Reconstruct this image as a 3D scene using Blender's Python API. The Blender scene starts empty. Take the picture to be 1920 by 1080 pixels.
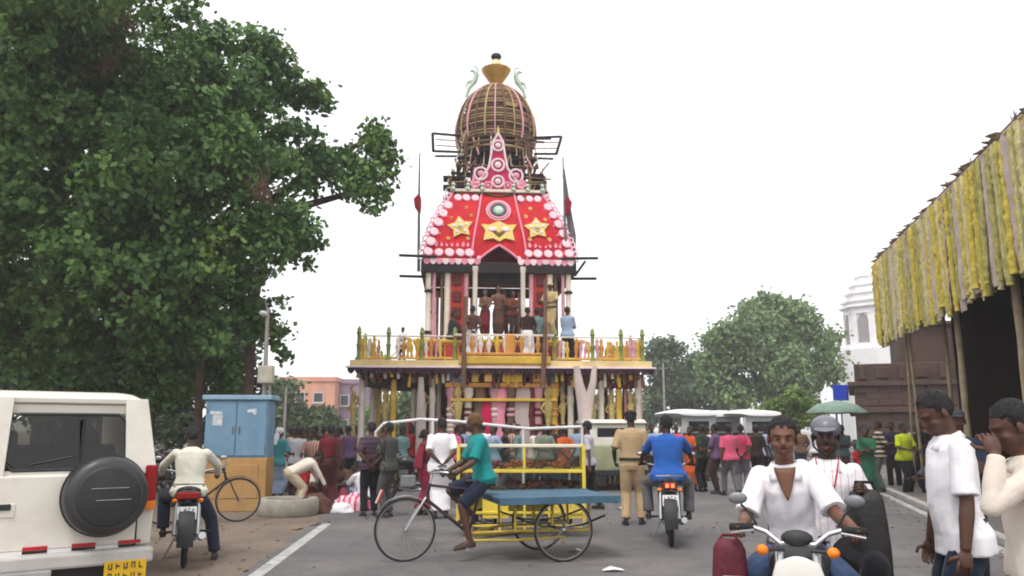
import bpy, bmesh, math, random
import numpy as np
from mathutils import Vector, Matrix, Euler, noise
R = math.radians
random.seed(7)
rng = np.random.default_rng(7)
scene = bpy.context.scene
COL = scene.collection

# ------------------------------------------------------------------ camera
CAM_H, PITCH, FPX = 1.5, math.atan(266/1500), 1500.0
cam_data = bpy.data.cameras.new('camera')
cam_data.sensor_width = 36.0
cam_data.lens = FPX/1920*36.0
cam_data.clip_start = 0.05
cam_data.clip_end = 3000
cam = bpy.data.objects.new('camera', cam_data)
cam.location = (0, 0, CAM_H)
cam.rotation_euler = (math.pi/2 + PITCH, 0, 0)
COL.objects.link(cam)
scene.camera = cam

# ------------------------------------------------------------------ sky, sun, exposure
SUN_EL, SUN_AZ = R(62), R(200)      # overcast, sun high behind the camera's left shoulder
world = bpy.data.worlds.new('World'); scene.world = world; world.use_nodes = True
wn = world.node_tree.nodes; wl = world.node_tree.links
for n in list(wn): wn.remove(n)
w_out = wn.new('ShaderNodeOutputWorld'); w_bg = wn.new('ShaderNodeBackground')
w_sky = wn.new('ShaderNodeTexSky'); w_sky.sky_type = 'NISHITA'; w_sky.sun_disc = False
w_sky.sun_elevation = SUN_EL; w_sky.sun_rotation = SUN_AZ
w_sky.dust_density = 4.0; w_sky.air_density = 1.0; w_sky.ozone_density = 1.0
w_hsv = wn.new('ShaderNodeHueSaturation'); w_hsv.inputs['Saturation'].default_value = 0.10
w_mix = wn.new('ShaderNodeMix'); w_mix.data_type = 'RGBA'; w_mix.inputs[0].default_value = 0.72
w_mix.inputs[7].default_value = (8.6, 8.75, 9.0, 1)        # the even cloud layer
wl.new(w_sky.outputs[0], w_hsv.inputs['Color']); wl.new(w_hsv.outputs[0], w_mix.inputs[6])
wl.new(w_mix.outputs[2], w_bg.inputs[0]); w_bg.inputs[1].default_value = 0.12
wl.new(w_bg.outputs[0], w_out.inputs[0])
sun_data = bpy.data.lights.new('sun', 'SUN'); sun_data.energy = 1.1; sun_data.angle = R(14)
sun_data.color = (1.0, 0.96, 0.9)
sun = bpy.data.objects.new('sun', sun_data); COL.objects.link(sun)
sd = Vector((math.sin(SUN_AZ)*math.cos(SUN_EL), math.cos(SUN_AZ)*math.cos(SUN_EL), math.sin(SUN_EL)))
sun.rotation_euler = (-sd).to_track_quat('-Z', 'Y').to_euler()
scene.view_settings.view_transform = 'Standard'; scene.view_settings.look = 'None'
scene.view_settings.gamma = 1.0; scene.view_settings.use_curve_mapping = False
scene.view_settings.exposure = 0.68
scene.cycles.pixel_filter_type = 'BLACKMAN_HARRIS'; scene.cycles.filter_width = 1.9      # the soft look of a compressed phone video
scene.cycles.volume_bounces = 1; scene.cycles.volume_step_rate = 4

# ------------------------------------------------------------------ measuring helpers
SP, CP = math.sin(PITCH), math.cos(PITCH)
def at(px, py, Y):
    u = (px-960)/FPX; v = (540-py)/FPX
    k = Y/(CP - v*SP)
    return Vector((u*k, Y, CAM_H + (SP + v*CP)*k))
def gx(px, Y):
    a = math.atan(CAM_H/Y); v = math.tan(-a-PITCH)
    return (px-960)/FPX*Y/(CP - v*SP)
def gy(py):
    v = (540-py)/FPX
    return -CAM_H*(CP - v*SP)/(SP + v*CP)

# ------------------------------------------------------------------ materials
def lin(c): c /= 255; return c/12.92 if c <= .04045 else ((c+.055)/1.055)**2.4
def C(r, g, b, k=1.3): return tuple(min(.82, lin(x)/k) for x in (r, g, b))
MATS = {}
def mat(name, col, rough=.75, var=.18, scale=6, bump=.0, bscale=40, metal=0, dirt=0, dirtcol=(.12, .1, .08), spec=.35, sheen=0, trans=0, emit=0):
    if name in MATS: return MATS[name]
    m = bpy.data.materials.new(name); m.use_nodes = True; MATS[name] = m
    nt = m.node_tree; N = nt.nodes; L = nt.links
    p = N['Principled BSDF']
    tc = N.new('ShaderNodeTexCoord')
    nz = N.new('ShaderNodeTexNoise'); nz.inputs['Scale'].default_value = scale; nz.inputs['Detail'].default_value = 6
    L.new(tc.outputs['Object'], nz.inputs['Vector'])
    mr = N.new('ShaderNodeMapRange'); mr.inputs[1].default_value = .3; mr.inputs[2].default_value = .7
    L.new(nz.outputs[0], mr.inputs[0])
    mx = N.new('ShaderNodeMix'); mx.data_type = 'RGBA'
    mx.inputs[6].default_value = (*[c*(1-var) for c in col], 1); mx.inputs[7].default_value = (*[min(.85, c*(1+var)) for c in col], 1)
    L.new(mr.outputs[0], mx.inputs[0]); out = mx.outputs[2]
    if dirt > 0:
        n2 = N.new('ShaderNodeTexNoise'); n2.inputs['Scale'].default_value = scale*.35; n2.inputs['Detail'].default_value = 8; n2.inputs['Roughness'].default_value = .7
        L.new(tc.outputs['Object'], n2.inputs['Vector'])
        r2 = N.new('ShaderNodeMapRange'); r2.inputs[1].default_value = .48; r2.inputs[2].default_value = .72; r2.inputs[4].default_value = dirt
        L.new(n2.outputs[0], r2.inputs[0])
        m2 = N.new('ShaderNodeMix'); m2.data_type = 'RGBA'; m2.inputs[7].default_value = (*dirtcol, 1)
        L.new(r2.outputs[0], m2.inputs[0]); L.new(out, m2.inputs[6]); out = m2.outputs[2]
    L.new(out, p.inputs['Base Color'])
    p.inputs['Roughness'].default_value = rough; p.inputs['Metallic'].default_value = metal
    p.inputs['Specular IOR Level'].default_value = spec
    if sheen: p.inputs['Sheen Weight'].default_value = sheen
    if trans: p.inputs['Transmission Weight'].default_value = trans
    if emit:
        p.inputs['Emission Color'].default_value = (*col, 1); p.inputs['Emission Strength'].default_value = emit
    if bump > 0:
        n3 = N.new('ShaderNodeTexNoise'); n3.inputs['Scale'].default_value = bscale; n3.inputs['Detail'].default_value = 5
        L.new(tc.outputs['Object'], n3.inputs['Vector'])
        b = N.new('ShaderNodeBump'); b.inputs['Strength'].default_value = bump; b.inputs['Distance'].default_value = .02
        L.new(n3.outputs[0], b.inputs['Height']); L.new(b.outputs[0], p.inputs['Normal'])
    return m
def stripes(name, a, b, scale=14, axis=2, rough=.85, width=.5):
    """cloth with woven bands along one axis"""
    m = mat(name, a, rough, .12, 9, .3, 30)
    N = m.node_tree.nodes; L = m.node_tree.links; p = N['Principled BSDF']
    src = p.inputs['Base Color'].links[0].from_socket
    tc = N.new('ShaderNodeTexCoord'); sx = N.new('ShaderNodeSeparateXYZ'); L.new(tc.outputs['Object'], sx.inputs[0])
    ml = N.new('ShaderNodeMath'); ml.operation = 'MULTIPLY'; ml.inputs[1].default_value = scale; L.new(sx.outputs[axis], ml.inputs[0])
    fr = N.new('ShaderNodeMath'); fr.operation = 'FRACT'; L.new(ml.outputs[0], fr.inputs[0])
    gt = N.new('ShaderNodeMath'); gt.operation = 'GREATER_THAN'; gt.inputs[1].default_value = width; L.new(fr.outputs[0], gt.inputs[0])
    mx = N.new('ShaderNodeMix'); mx.data_type = 'RGBA'; mx.inputs[7].default_value = (*b, 1)
    L.new(gt.outputs[0], mx.inputs[0]); L.new(src, mx.inputs[6]); L.new(mx.outputs[2], p.inputs['Base Color'])
    return m
def glassmat(name, tint=(.8, .85, .85), rough=.05):
    if name in MATS: return MATS[name]
    m = bpy.data.materials.new(name); m.use_nodes = True; MATS[name] = m
    N = m.node_tree.nodes; L = m.node_tree.links; N.remove(N['Principled BSDF'])
    t = N.new('ShaderNodeBsdfTransparent'); t.inputs[0].default_value = (*tint, 1)
    g = N.new('ShaderNodeBsdfGlossy'); g.inputs['Roughness'].default_value = rough
    f = N.new('ShaderNodeFresnel'); f.inputs[0].default_value = 1.5
    mx = N.new('ShaderNodeMixShader'); L.new(f.outputs[0], mx.inputs[0]); L.new(t.outputs[0], mx.inputs[1]); L.new(g.outputs[0], mx.inputs[2])
    L.new(mx.outputs[0], N['Material Output'].inputs[0])
    return m
def leafmat(name, dark, light, hue=.0, trans=.25):
    if name in MATS: return MATS[name]
    m = bpy.data.materials.new(name); m.use_nodes = True; MATS[name] = m
    N = m.node_tree.nodes; L = m.node_tree.links; p = N['Principled BSDF']
    ge = N.new('ShaderNodeNewGeometry'); tc = N.new('ShaderNodeTexCoord')
    nz = N.new('ShaderNodeTexNoise'); nz.inputs['Scale'].default_value = .55; nz.inputs['Detail'].default_value = 3
    L.new(tc.outputs['Object'], nz.inputs['Vector'])
    ad = N.new('ShaderNodeMath'); ad.operation = 'MULTIPLY_ADD'; ad.inputs[1].default_value = .42
    L.new(ge.outputs['Random Per Island'], ad.inputs[0])
    mr = N.new('ShaderNodeMapRange'); mr.inputs[1].default_value = .35; mr.inputs[2].default_value = .65; mr.inputs[4].default_value = .5
    L.new(nz.outputs[0], mr.inputs[0]); L.new(mr.outputs[0], ad.inputs[2])
    mx = N.new('ShaderNodeMix'); mx.data_type = 'RGBA'; mx.inputs[6].default_value = (*dark, 1); mx.inputs[7].default_value = (*light, 1)
    L.new(ad.outputs[0], mx.inputs[0]); L.new(mx.outputs[2], p.inputs['Base Color'])
    p.inputs['Roughness'].default_value = .5; p.inputs['Specular IOR Level'].default_value = .28
    if hue:
        n2 = N.new('ShaderNodeTexNoise'); n2.inputs['Scale'].default_value = .42; n2.inputs['Detail'].default_value = 2; L.new(tc.outputs['Object'], n2.inputs['Vector'])
        r2 = N.new('ShaderNodeMapRange'); r2.inputs[1].default_value = .54; r2.inputs[2].default_value = .70; r2.inputs[4].default_value = hue; L.new(n2.outputs[0], r2.inputs[0])
        m2 = N.new('ShaderNodeMix'); m2.data_type = 'RGBA'; m2.inputs[7].default_value = (light[0]*1.7, light[1]*1.25, light[2]*.8, 1); L.new(r2.outputs[0], m2.inputs[0]); L.new(mx.outputs[2], m2.inputs[6]); mx = m2; L.new(mx.outputs[2], p.inputs['Base Color'])
    tr = N.new('ShaderNodeBsdfTranslucent'); L.new(mx.outputs[2], tr.inputs[0])
    ms = N.new('ShaderNodeMixShader'); ms.inputs[0].default_value = trans
    L.new(p.outputs[0], ms.inputs[1]); L.new(tr.outputs[0], ms.inputs[2]); L.new(ms.outputs[0], N['Material Output'].inputs[0])
    return m

# ------------------------------------------------------------------ mesh builder
def frame(d):
    d = Vector(d).normalized()
    a = Vector((0, 0, 1)) if abs(d.z) < .9 else Vector((0, 1, 0))
    s = d.cross(a).normalized(); t = s.cross(d).normalized()
    return s, t, d
class MB:
    def __init__(s): s.v = []; s.f = []
    def add(s, V, F):
        o = len(s.v); s.v += [tuple(x) for x in V]; s.f += [tuple(i+o for i in f) for f in F]; return s
    def box(s, c, d, rot=None, taper=(1, 1)):
        V = []
        for z in (-.5, .5):
            k = (1, 1) if z < 0 else taper
            for x, y in ((-.5, -.5), (.5, -.5), (.5, .5), (-.5, .5)):
                p = Vector((x*d[0]*k[0], y*d[1]*k[1], z*d[2]))
                if rot is not None: p = (rot if isinstance(rot, Matrix) else Euler(rot).to_matrix()) @ p
                V.append(p + Vector(c))
        return s.add(V, [(3, 2, 1, 0), (4, 5, 6, 7), (0, 1, 5, 4), (1, 2, 6, 5), (2, 3, 7, 6), (3, 0, 4, 7)])
    def tube(s, pts, rs, n=8, cap=True, flat=1.0):
        pts = [Vector(p) for p in pts]
        if not isinstance(rs, list): rs = [rs]*len(pts)
        V = []; up = None
        for i, p in enumerate(pts):
            d = (pts[min(i+1, len(pts)-1)] - pts[max(i-1, 0)])
            if d.length < 1e-9: d = Vector((0, 0, 1))
            d.normalize()
            if up is None: a = frame(d)[0]; b = d.cross(a)
            else:
                a = up - d*up.dot(d)
                if a.length < 1e-6: a = frame(d)[0]
                a.normalize(); b = d.cross(a)
            up = a
            r = rs[i]; ra, rb = (r if hasattr(r, '__len__') else (r, r*flat))
            for k in range(n):
                t = 2*math.pi*k/n
                V.append(p + a*math.cos(t)*ra + b*math.sin(t)*rb)
        F = []
        for i in range(len(pts)-1):
            for k in range(n):
                F.append((i*n+k, i*n+(k+1) % n, (i+1)*n+(k+1) % n, (i+1)*n+k))
        if cap:
            F.append(tuple(range(n))[::-1]); F.append(tuple((len(pts)-1)*n+k for k in range(n)))
        return s.add(V, F)
    def loft(s, rings, n=16, cap=True):
        """rings: (centre, axis_a, axis_b) ellipses"""
        V = []; F = []
        for c, a, b in rings:
            for k in range(n):
                t = 2*math.pi*k/n
                V.append(Vector(c) + Vector(a)*math.cos(t) + Vector(b)*math.sin(t))
        for i in range(len(rings)-1):
            for k in range(n):
                F.append((i*n+k, i*n+(k+1) % n, (i+1)*n+(k+1) % n, (i+1)*n+k))
        if cap:
            F.append(tuple(range(n))[::-1]); F.append(tuple((len(rings)-1)*n+k for k in range(n)))
        return s.add(V, F)
    def ell(s, c, r, rot=None, nu=12, nv=8):
        if not hasattr(r, '__len__'): r = (r, r, r)
        V = [Vector((0, 0, -r[2]))]
        for j in range(1, nv):
            ph = math.pi*j/nv - math.pi/2
            for i in range(nu):
                t = 2*math.pi*i/nu
                V.append(Vector((r[0]*math.cos(ph)*math.cos(t), r[1]*math.cos(ph)*math.sin(t), r[2]*math.sin(ph))))
        V.append(Vector((0, 0, r[2])))
        if rot is not None:
            m = rot if isinstance(rot, Matrix) else Euler(rot).to_matrix()
            V = [m @ v for v in V]
        V = [v + Vector(c) for v in V]
        F = [(0, 1+(i+1) % nu, 1+i) for i in range(nu)]
        for j in range(nv-2):
            for i in range(nu):
                a = 1+j*nu; F.append((a+i, a+(i+1) % nu, a+nu+(i+1) % nu, a+nu+i))
        a = 1+(nv-2)*nu; F += [(a+i, a+(i+1) % nu, len(V)-1) for i in range(nu)]
        return s.add(V, F)
    def lathe(s, prof, c=(0, 0, 0), n=16, axis=(0, 0, 1)):
        a, b, d = frame(axis)
        return s.loft([(Vector(c)+d*z, a*max(r, 1e-4), b*max(r, 1e-4)) for r, z in prof], n)
    def torus(s, c, RR, r, axis=(1, 0, 0), n=32, m=8, rb=None):
        a, b, d = frame(axis); V = []; F = []; rb = rb or r
        for i in range(n):
            t = 2*math.pi*i/n; e = a*math.cos(t)+b*math.sin(t)
            for j in range(m):
                q = 2*math.pi*j/m
                V.append(Vector(c)+e*(RR+r*math.cos(q))+d*rb*math.sin(q))
        for i in range(n):
            for j in range(m):
                F.append((i*m+j, ((i+1) % n)*m+j, ((i+1) % n)*m+(j+1) % m, i*m+(j+1) % m))
        return s.add(V, F)
    def prism(s, poly, d0, d1, axis='y'):
        """poly: 2-D outline; axis y: (x,z) extruded along y; z: (x,y) along z; x: (y,z) along x"""
        def q(p, d): return {'y': (p[0], d, p[1]), 'z': (p[0], p[1], d), 'x': (d, p[0], p[1])}[axis]
        n = len(poly)
        V = [q(p, d0) for p in poly]+[q(p, d1) for p in poly]
        F = [tuple(range(n)), tuple(range(n, 2*n))[::-1]]+[(i, i+n, (i+1) % n+n, (i+1) % n) for i in range(n)]
        return s.add(V, F)
    def mesh(s, name, smooth=False, bevel=0, seg=2, angle=None):
        me = bpy.data.meshes.new(name)
        bm = bmesh.new(); vs = [bm.verts.new(v) for v in s.v]
        for f in s.f:
            try: bm.faces.new([vs[i] for i in f])
            except ValueError: pass
        bmesh.ops.recalc_face_normals(bm, faces=bm.faces)
        if bevel:
            es = [e for e in bm.edges if len(e.link_faces) == 2 and e.calc_face_angle(0) > .5]
            bmesh.ops.bevel(bm, geom=es, offset=bevel, segments=seg, affect='EDGES', profile=.5)
        for f in bm.faces: f.smooth = smooth
        if smooth:
            for e in bm.edges:
                if len(e.link_faces) == 2 and e.calc_face_angle(0) > (angle or .9): e.smooth = False
        bm.to_mesh(me); bm.free()
        return me
    def build(s, name, m, parent=None, smooth=False, bevel=0, seg=2, label=None):
        return obj(name, s.mesh(name, smooth, bevel, seg), m, parent, label=label)
def obj(name, me, m=None, parent=None, loc=None, rot=None, scale=None, label=None):
    o = bpy.data.objects.new(name, me); COL.objects.link(o)
    if m is not None and len(me.materials) == 0: me.materials.append(m)
    if parent: o.parent = parent
    if loc is not None: o.location = loc
    if rot is not None: o.rotation_euler = rot
    if scale is not None: o.scale = scale if hasattr(scale, '__len__') else (scale,)*3
    if label: o['label'] = label
    return o
def tag(o, label, cat, group=None):
    o['label'] = label; o['category'] = cat
    if group: o['group'] = group
    return o
def struct(o): o['kind'] = 'structure'; return o
def thing(name, label, cat, loc=(0, 0, 0), rz=0, group=None):
    o = bpy.data.objects.new(name, None); COL.objects.link(o); o.empty_display_size = .2
    o.location = loc; o.rotation_euler = (0, 0, rz)
    return tag(o, label, cat, group)
def copy_tree(o, parent=None):
    c = o.copy(); COL.objects.link(c); c.parent = parent
    for ch in list(o.children): copy_tree(ch, c)
    return c
def clip(pts, z0, z1): return pts
# ------------------------------------------------------------------ people
JOBS = []      # meshes grown by voxel fusing, finished in one pass
def fuse(o, vox, smooth=4, wrinkle=0, extra=None, seed=0):
    m = o.modifiers.new('r', 'REMESH'); m.mode = 'VOXEL'; m.voxel_size = vox; m.use_smooth_shade = True
    s = o.modifiers.new('s', 'SMOOTH'); s.factor = .5; s.iterations = smooth
    JOBS.append((o, wrinkle, extra, seed))
def finish_jobs():
    dg = bpy.context.evaluated_depsgraph_get()
    res = [bpy.data.meshes.new_from_object(o.evaluated_get(dg)) for o, *_ in JOBS]
    for (o, wr, extra, seed), me in zip(JOBS, res):
        m = o.data.materials[0]; old = o.data
        o.modifiers.clear()
        if wr:
            n = len(me.vertices); co = np.empty(n*3); no = np.empty(n*3)
            me.vertices.foreach_get('co', co); me.vertices.foreach_get('normal', no)
            co = co.reshape(-1, 3); no = no.reshape(-1, 3)
            sv = Vector((seed*3.1, seed*1.7, seed*.9))
            d = np.array([noise.noise(Vector((c[0]*7+c[2]*4, c[1]*8, c[2]*5-c[0]*4))+sv)*.9 + noise.noise(Vector((c[0]*12+c[2]*10, c[1]*12, c[2]*7))+sv)*.45 for c in co])
            d = d*.9 + .25 - np.abs(d)*.5
            co += no*(d*wr)[:, None]
            me.vertices.foreach_set('co', co.reshape(-1))
        if extra and extra.v:
            bm = bmesh.new(); bm.from_mesh(me)
            vs = [bm.verts.new(v) for v in extra.v]
            for f in extra.f: bm.faces.new([vs[i] for i in f]).smooth = True
            bm.to_mesh(me); bm.free()
        me.materials.clear(); me.materials.append(m)
        for p in me.polygons: p.use_smooth = True
        me.name = o.name; o.data = me; bpy.data.meshes.remove(old)

def ik(a, t, l1, l2, pole):
    a = Vector(a); t = Vector(t); d = t-a; L = d.length
    if L > (l1+l2)*.998: d = d*((l1+l2)*.998/L); t = a+d; L = d.length
    L = max(L, abs(l1-l2)+.01)
    x = (l1*l1-l2*l2+L*L)/(2*L); h = math.sqrt(max(l1*l1-x*x, 0))
    dn = d.normalized(); p = Vector(pole); p = p-dn*p.dot(dn)
    if p.length < 1e-5: p = frame(dn)[0]
    p.normalize()
    return a+dn*x+p*h, t

SKIN = [mat('skin_%d' % i, c, .55, .12, 14, .12, 90, spec=.4) for i, c in enumerate([C(118, 78, 58), C(92, 60, 46), C(74, 48, 38), C(140, 98, 74)])]
HAIR = mat('black_hair', (.012, .010, .010), .45, .3, 60, .8, 140)
HAIRB = mat('brown_hair', C(120, 88, 50), .6, .3, 60, .8, 140)
EYEW = mat('eye_white', (.22, .19, .17), .3, .02); EYED = mat('eye_iris', (.012, .008, .006), .2, .02); LIP = mat('lip_skin', C(110, 58, 50), .5, .1)
SHOE = mat('black_shoe_leather', (.02, .018, .017), .5, .2); SANDAL = mat('brown_sandal_leather', C(70, 48, 36), .6, .2)
def cloth(name, r, g, b, k=1.3): return mat(name, C(r, g, b, k), .9, .07, 7, .10, 55, sheen=.1, spec=.15)
WHITE_CL = cloth('white_cotton_cloth', 238, 234, 238, 1.12); CREAM_CL = cloth('cream_cotton_cloth', 228, 214, 200, 1.2)
BLACK_CL = cloth('black_cloth', 34, 32, 38); NAVY_CL = cloth('navy_cloth', 42, 46, 66); JEANS = cloth('blue_denim', 66, 84, 120)
GREY_CL = cloth('grey_cloth', 110, 108, 112); KHAKI_CL = cloth('khaki_cloth', 186, 158, 122, 1.15); MAROON_CL = cloth('maroon_cloth', 112, 36, 46)
TEAL_CL = cloth('teal_cloth', 26, 134, 132, 1.1); BLUE_CL = cloth('bright_blue_cloth', 44, 92, 170, 1.1); PINK_CL = cloth('pink_cloth', 214, 92, 122, 1.15)
ORANGE_CL = cloth('orange_cloth', 214, 96, 44); LIME_CL = cloth('lime_yellow_cloth', 200, 216, 40, 1.15); RED_CL = cloth('red_cloth', 180, 34, 44, 1.15)
BROWN_CL = cloth('brown_cloth', 98, 66, 56); LBLUE_CL = cloth('pale_blue_cloth', 160, 180, 208); PURPLE_CL = cloth('purple_cloth', 112, 84, 120); GREEN_CL = cloth('green_cloth', 56, 118, 84)
GREYT_CL = cloth('grey_teal_cloth', 112, 140, 140); DARKBR_CL = cloth('dark_brown_cloth', 58, 40, 38)

def person(label, loc, rz, H=1.7, top=WHITE_CL, sleeve='half', hem=-.1, bottom=BLACK_CL, kind='trousers', skin=1, hair=HAIR, hat=None,
           pose=None, vox=.024, shoe=SHOE, face=0, group=None, belly=0, slim=1.0, collar=False, seed=None):
    """local frame: facing +Y, right hand at +X, feet at z=0"""
    P = dict(pelvis=(0, 0, .94), lean=.04, side=0, head=(0, 0), LH=(-.25, .04, .80), RH=(.25, .04, .80), LF=(-.1, -.02, .085), RF=(.1, .04, .085),
             lep=(-.3, -1, -.2), rep=(.3, -1, -.2), lkp=(0, 1, 0), rkp=(0, 1, 0), curl=.45, neck=0)
    if pose: P.update(pose)
    s = H/1.7
    sk = SKIN[skin] if isinstance(skin, int) else skin
    seed = seed if seed is not None else (len(JOBS)*7+3) % 97
    t = thing('person', label, 'person', loc, rz, group)
    t.scale = (s, s, s)
    q = Euler((-P['lean'], P['side'], P.get('twist', 0))).to_matrix()
    r, f, u = q @ Vector((1, 0, 0)), q @ Vector((0, 1, 0)), q @ Vector((0, 0, 1))
    pel = Vector(P['pelvis'])
    T = lambda x, y, z: pel + r*x + f*y + u*z
    def ring(z, rx, ry, yo=0): return (T(0, yo, z), r*rx*slim, f*ry*slim)
    body = MB()
    tor = [(-.11, .125, .085, 0), (-.03, .15, .105, -.005), (.06, .145, .10+belly*.5, belly*.4), (.14, .138, .098+belly*.6, belly*.5), (.26, .155, .108+belly*.3, .0+belly*.2), (.36, .168, .112, 0), (.43, .165, .098, -.005), (.475, .12, .08, -.008), (.50, .075, .062, -.008)]
    body.loft([ring(z, a, b, y) for z, a, b, y in tor], 16)
    shl = {-1: T(-.172*slim, -.008, .435), 1: T(.172*slim, -.008, .435)}
    hip = {-1: T(-.088, 0, -.05), 1: T(.088, 0, -.05)}
    nb = T(0, -.008, .48)
    hq = q @ Euler((-P['head'][1], 0, 0)).to_matrix() if False else (Euler((0, 0, P['head'][0])).to_matrix() @ Euler((P['head'][1]-P['lean']*.3, P.get('tilt', 0), 0)).to_matrix())
    hc = nb + u*.085 + hq @ Vector((0, .012, .09))
    hs = P.get('hs', 1.0)
    Hh = lambda x, y, z: hc + hq @ Vector((x*hs, y*hs, z*hs))
    def E3(*a): return tuple(k*hs for k in a)
    body.tube([nb-u*.03, nb+u*.05, Hh(0, -.012, -.05)], [.062, .054, .054], 12)
    body.ell(hc+hq@Vector((0, -.008, .02)), E3(.076, .096, .09), hq, 16, 12)
    body.ell(Hh(0, .026, -.045), E3(.062, .066, .072), hq, 14, 10)
    body.ell(Hh(0, .058, -.094), E3(.032, .028, .024), hq)
    if face or vox < .02:
        body.ell(Hh(0, .072, .022), E3(.054, .026, .013), hq)
        for sx in (-1, 1): body.ell(Hh(sx*.036, .058, -.036), E3(.028, .028, .026), hq)
        body.ell(Hh(0, .088, -.066), E3(.026, .014, .012), hq)
    body.tube([Hh(0, .086, .008), Hh(0, .104, -.028), Hh(0, .098, -.040)], [.010, .0165, .014], 8)
    ex = MB()
    for sx in (-1, 1):
        ex.ell(Hh(sx*.079, -.004, -.012), (.010, .022, .031), hq @ Euler((0, 0, -sx*.35)).to_matrix(), 8, 6)
    el = {}; wr = {}
    for sx, hk, pk in ((-1, 'LH', 'lep'), (1, 'RH', 'rep')):
        e, w = ik(shl[sx], P[hk], .285, .25, P[pk]); el[sx] = e; wr[sx] = w
        body.tube([shl[sx], shl[sx].lerp(e, .35), e], [.046, .043, .037], 10)
        body.ell(shl[sx], .046); body.ell(e, .038)
        body.tube([e, e.lerp(w, .3), w], [.038, .040, .028], 10)
        d = (w-e).normalized()
        if P.get('hd'+hk[0]): d = Vector(P['hd'+hk[0]]).normalized()
        nrm = Vector(P.get('pn'+hk[0], (-sx, 0, 0))); nrm = (nrm-d*nrm.dot(d))
        if nrm.length < 1e-4: nrm = frame(d)[0]
        nrm.normalize(); wd = d.cross(nrm).normalized()
        if wd.dot(f) < 0 and not P.get('thumbback'): wd = -wd      # thumb side looks forward
        pm = Matrix((wd, nrm, d)).transposed()
        body.ell(w+d*.045, (.042, .017, .055), pm, 10, 8)
        cu = P['curl']
        for k, (off, ln) in enumerate(((.030, .072), (.010, .080), (-.011, .074), (-.030, .058))):
            b0 = w+d*.078+wd*off
            c1 = cu*(.7+.12*k); d1 = d*math.cos(c1)+nrm*math.sin(c1); c2 = cu*(1.9+.15*k); d2 = d*math.cos(c2)+nrm*math.sin(c2); c3 = cu*3.0; d3 = d*math.cos(c3)+nrm*math.sin(c3)
            p1 = b0+d1*ln*.48; p2 = p1+d2*ln*.32; p3 = p2+d3*ln*.26
            ex.tube([b0-d*.02, p1, p2, p3], [.0095, .009, .0082, .0055], 6)
        b0 = w+d*.03+wd*.032; d1 = (d*.6+wd*.75+nrm*.25).normalized(); p1 = b0+d1*.045; d2 = (d*.9+wd*.25+nrm*.5*min(1, cu*2)).normalized()
        ex.tube([b0-wd*.02, p1, p1+d2*.032], [.0125, .0105, .0075], 6)
    kn = {}; an = {}
    for sx, fk, pk in ((-1, 'LF', 'lkp'), (1, 'RF', 'rkp')):
        k, a = ik(hip[sx], P[fk], .425, .415, P[pk]); kn[sx] = k; an[sx] = a
        body.tube([hip[sx], hip[sx].lerp(k, .4), k], [.088, .078, .056], 10); body.ell(hip[sx], .088); body.ell(k, .056)
        body.tube([k, k.lerp(a, .3), a], [.055, .054, .036], 10)
        fd = Vector(P.get('fd'+fk[0], (sx*.18, 1, 0))).normalized()
        body.tube([a+Vector((0, 0, -.0))-fd*.03, a+Vector((0, 0, -.035))+fd*.05, a+Vector((0, 0, -.055))+fd*.16], [.036, .036, .026], 8, flat=1)
        sh = MB(); sm = Matrix((Vector((0, 0, 1)).cross(fd)*-1, fd, Vector((0, 0, 1)))).transposed()
        if 'fp' in P: sm = Euler((P['fp'], 0, 0)).to_matrix() @ sm
        b = a+Vector((0, 0, -.085))
        sec = [(-.07, .026, .045), (-.05, .035, .06), (.0, .037, .062), (.06, .042, .052), (.12, .046, .042), (.165, .040, .034), (.195, .022, .022)]
        V = []; n = 10
        for y, w_, h_ in sec:
            for j in range(n):
                th = 2*math.pi*j/n; x = math.cos(th)*w_; z = max(math.sin(th), -.35)
                V.append(b + sm @ Vector((x, y, (z+.35)/1.35*h_*1.6)))
        F = [(i*n+j, i*n+(j+1) % n, (i+1)*n+(j+1) % n, (i+1)*n+j) for i in range(len(sec)-1) for j in range(n)]
        F += [tuple(range(n))[::-1], tuple((len(sec)-1)*n+j for j in range(n))]
        if shoe: sh.add(V, F).build('shoe', shoe, t, smooth=True)
    o = body.build('body', sk, t); fuse(o, vox, 3 if vox > .015 else 4, 0, ex)
    # --- clothes
    if top:
        g = .020; m = MB()
        rr = [(z, a+g+(.056 if z < .03 and hem < -.08 else .022 if z < .03 else .014 if z < .1 else 0), b+g+(.026 if z < .03 else 0), y) for z, a, b, y in tor if z > hem+.05 and z < .46]
        hemw = .222 if hem < -.08 else (.18 if hem < 0 else .165)
        if P.get('sit') and hem < -.06: hemw = .185
        rr = [(hem, hemw, (.148 if hem < -.08 else .125)+belly*.3, belly*.3-(.012 if hem < -.08 else 0))]+rr+[(.468, .135, .095, -.008), (.505, .075, .070, -.008)]
        m.loft([ring(z, a, b, y) for z, a, b, y in rr], 20)
        for sx in (-1, 1):
            e, w = el[sx], wr[sx]
            if sleeve == 'none': continue
            m.ell(shl[sx]+Vector((0, 0, -.006)), .062)
            if sleeve == 'half': m.tube([shl[sx], shl[sx].lerp(e, .5), shl[sx].lerp(e, .88)], [.060, .063, .069], 12)
            else:
                m.tube([shl[sx], shl[sx].lerp(e, .5), e], [.058, .054, .049], 12); m.ell(e, .049)
                m.tube([e, e.lerp(w, .5), e.lerp(w, .97)], [.049, .045, .039], 12)
        o = m.build('shirt', top, t); fuse(o, vox*.8, 3, .011 if vox < .015 else .008, None, seed)
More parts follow.
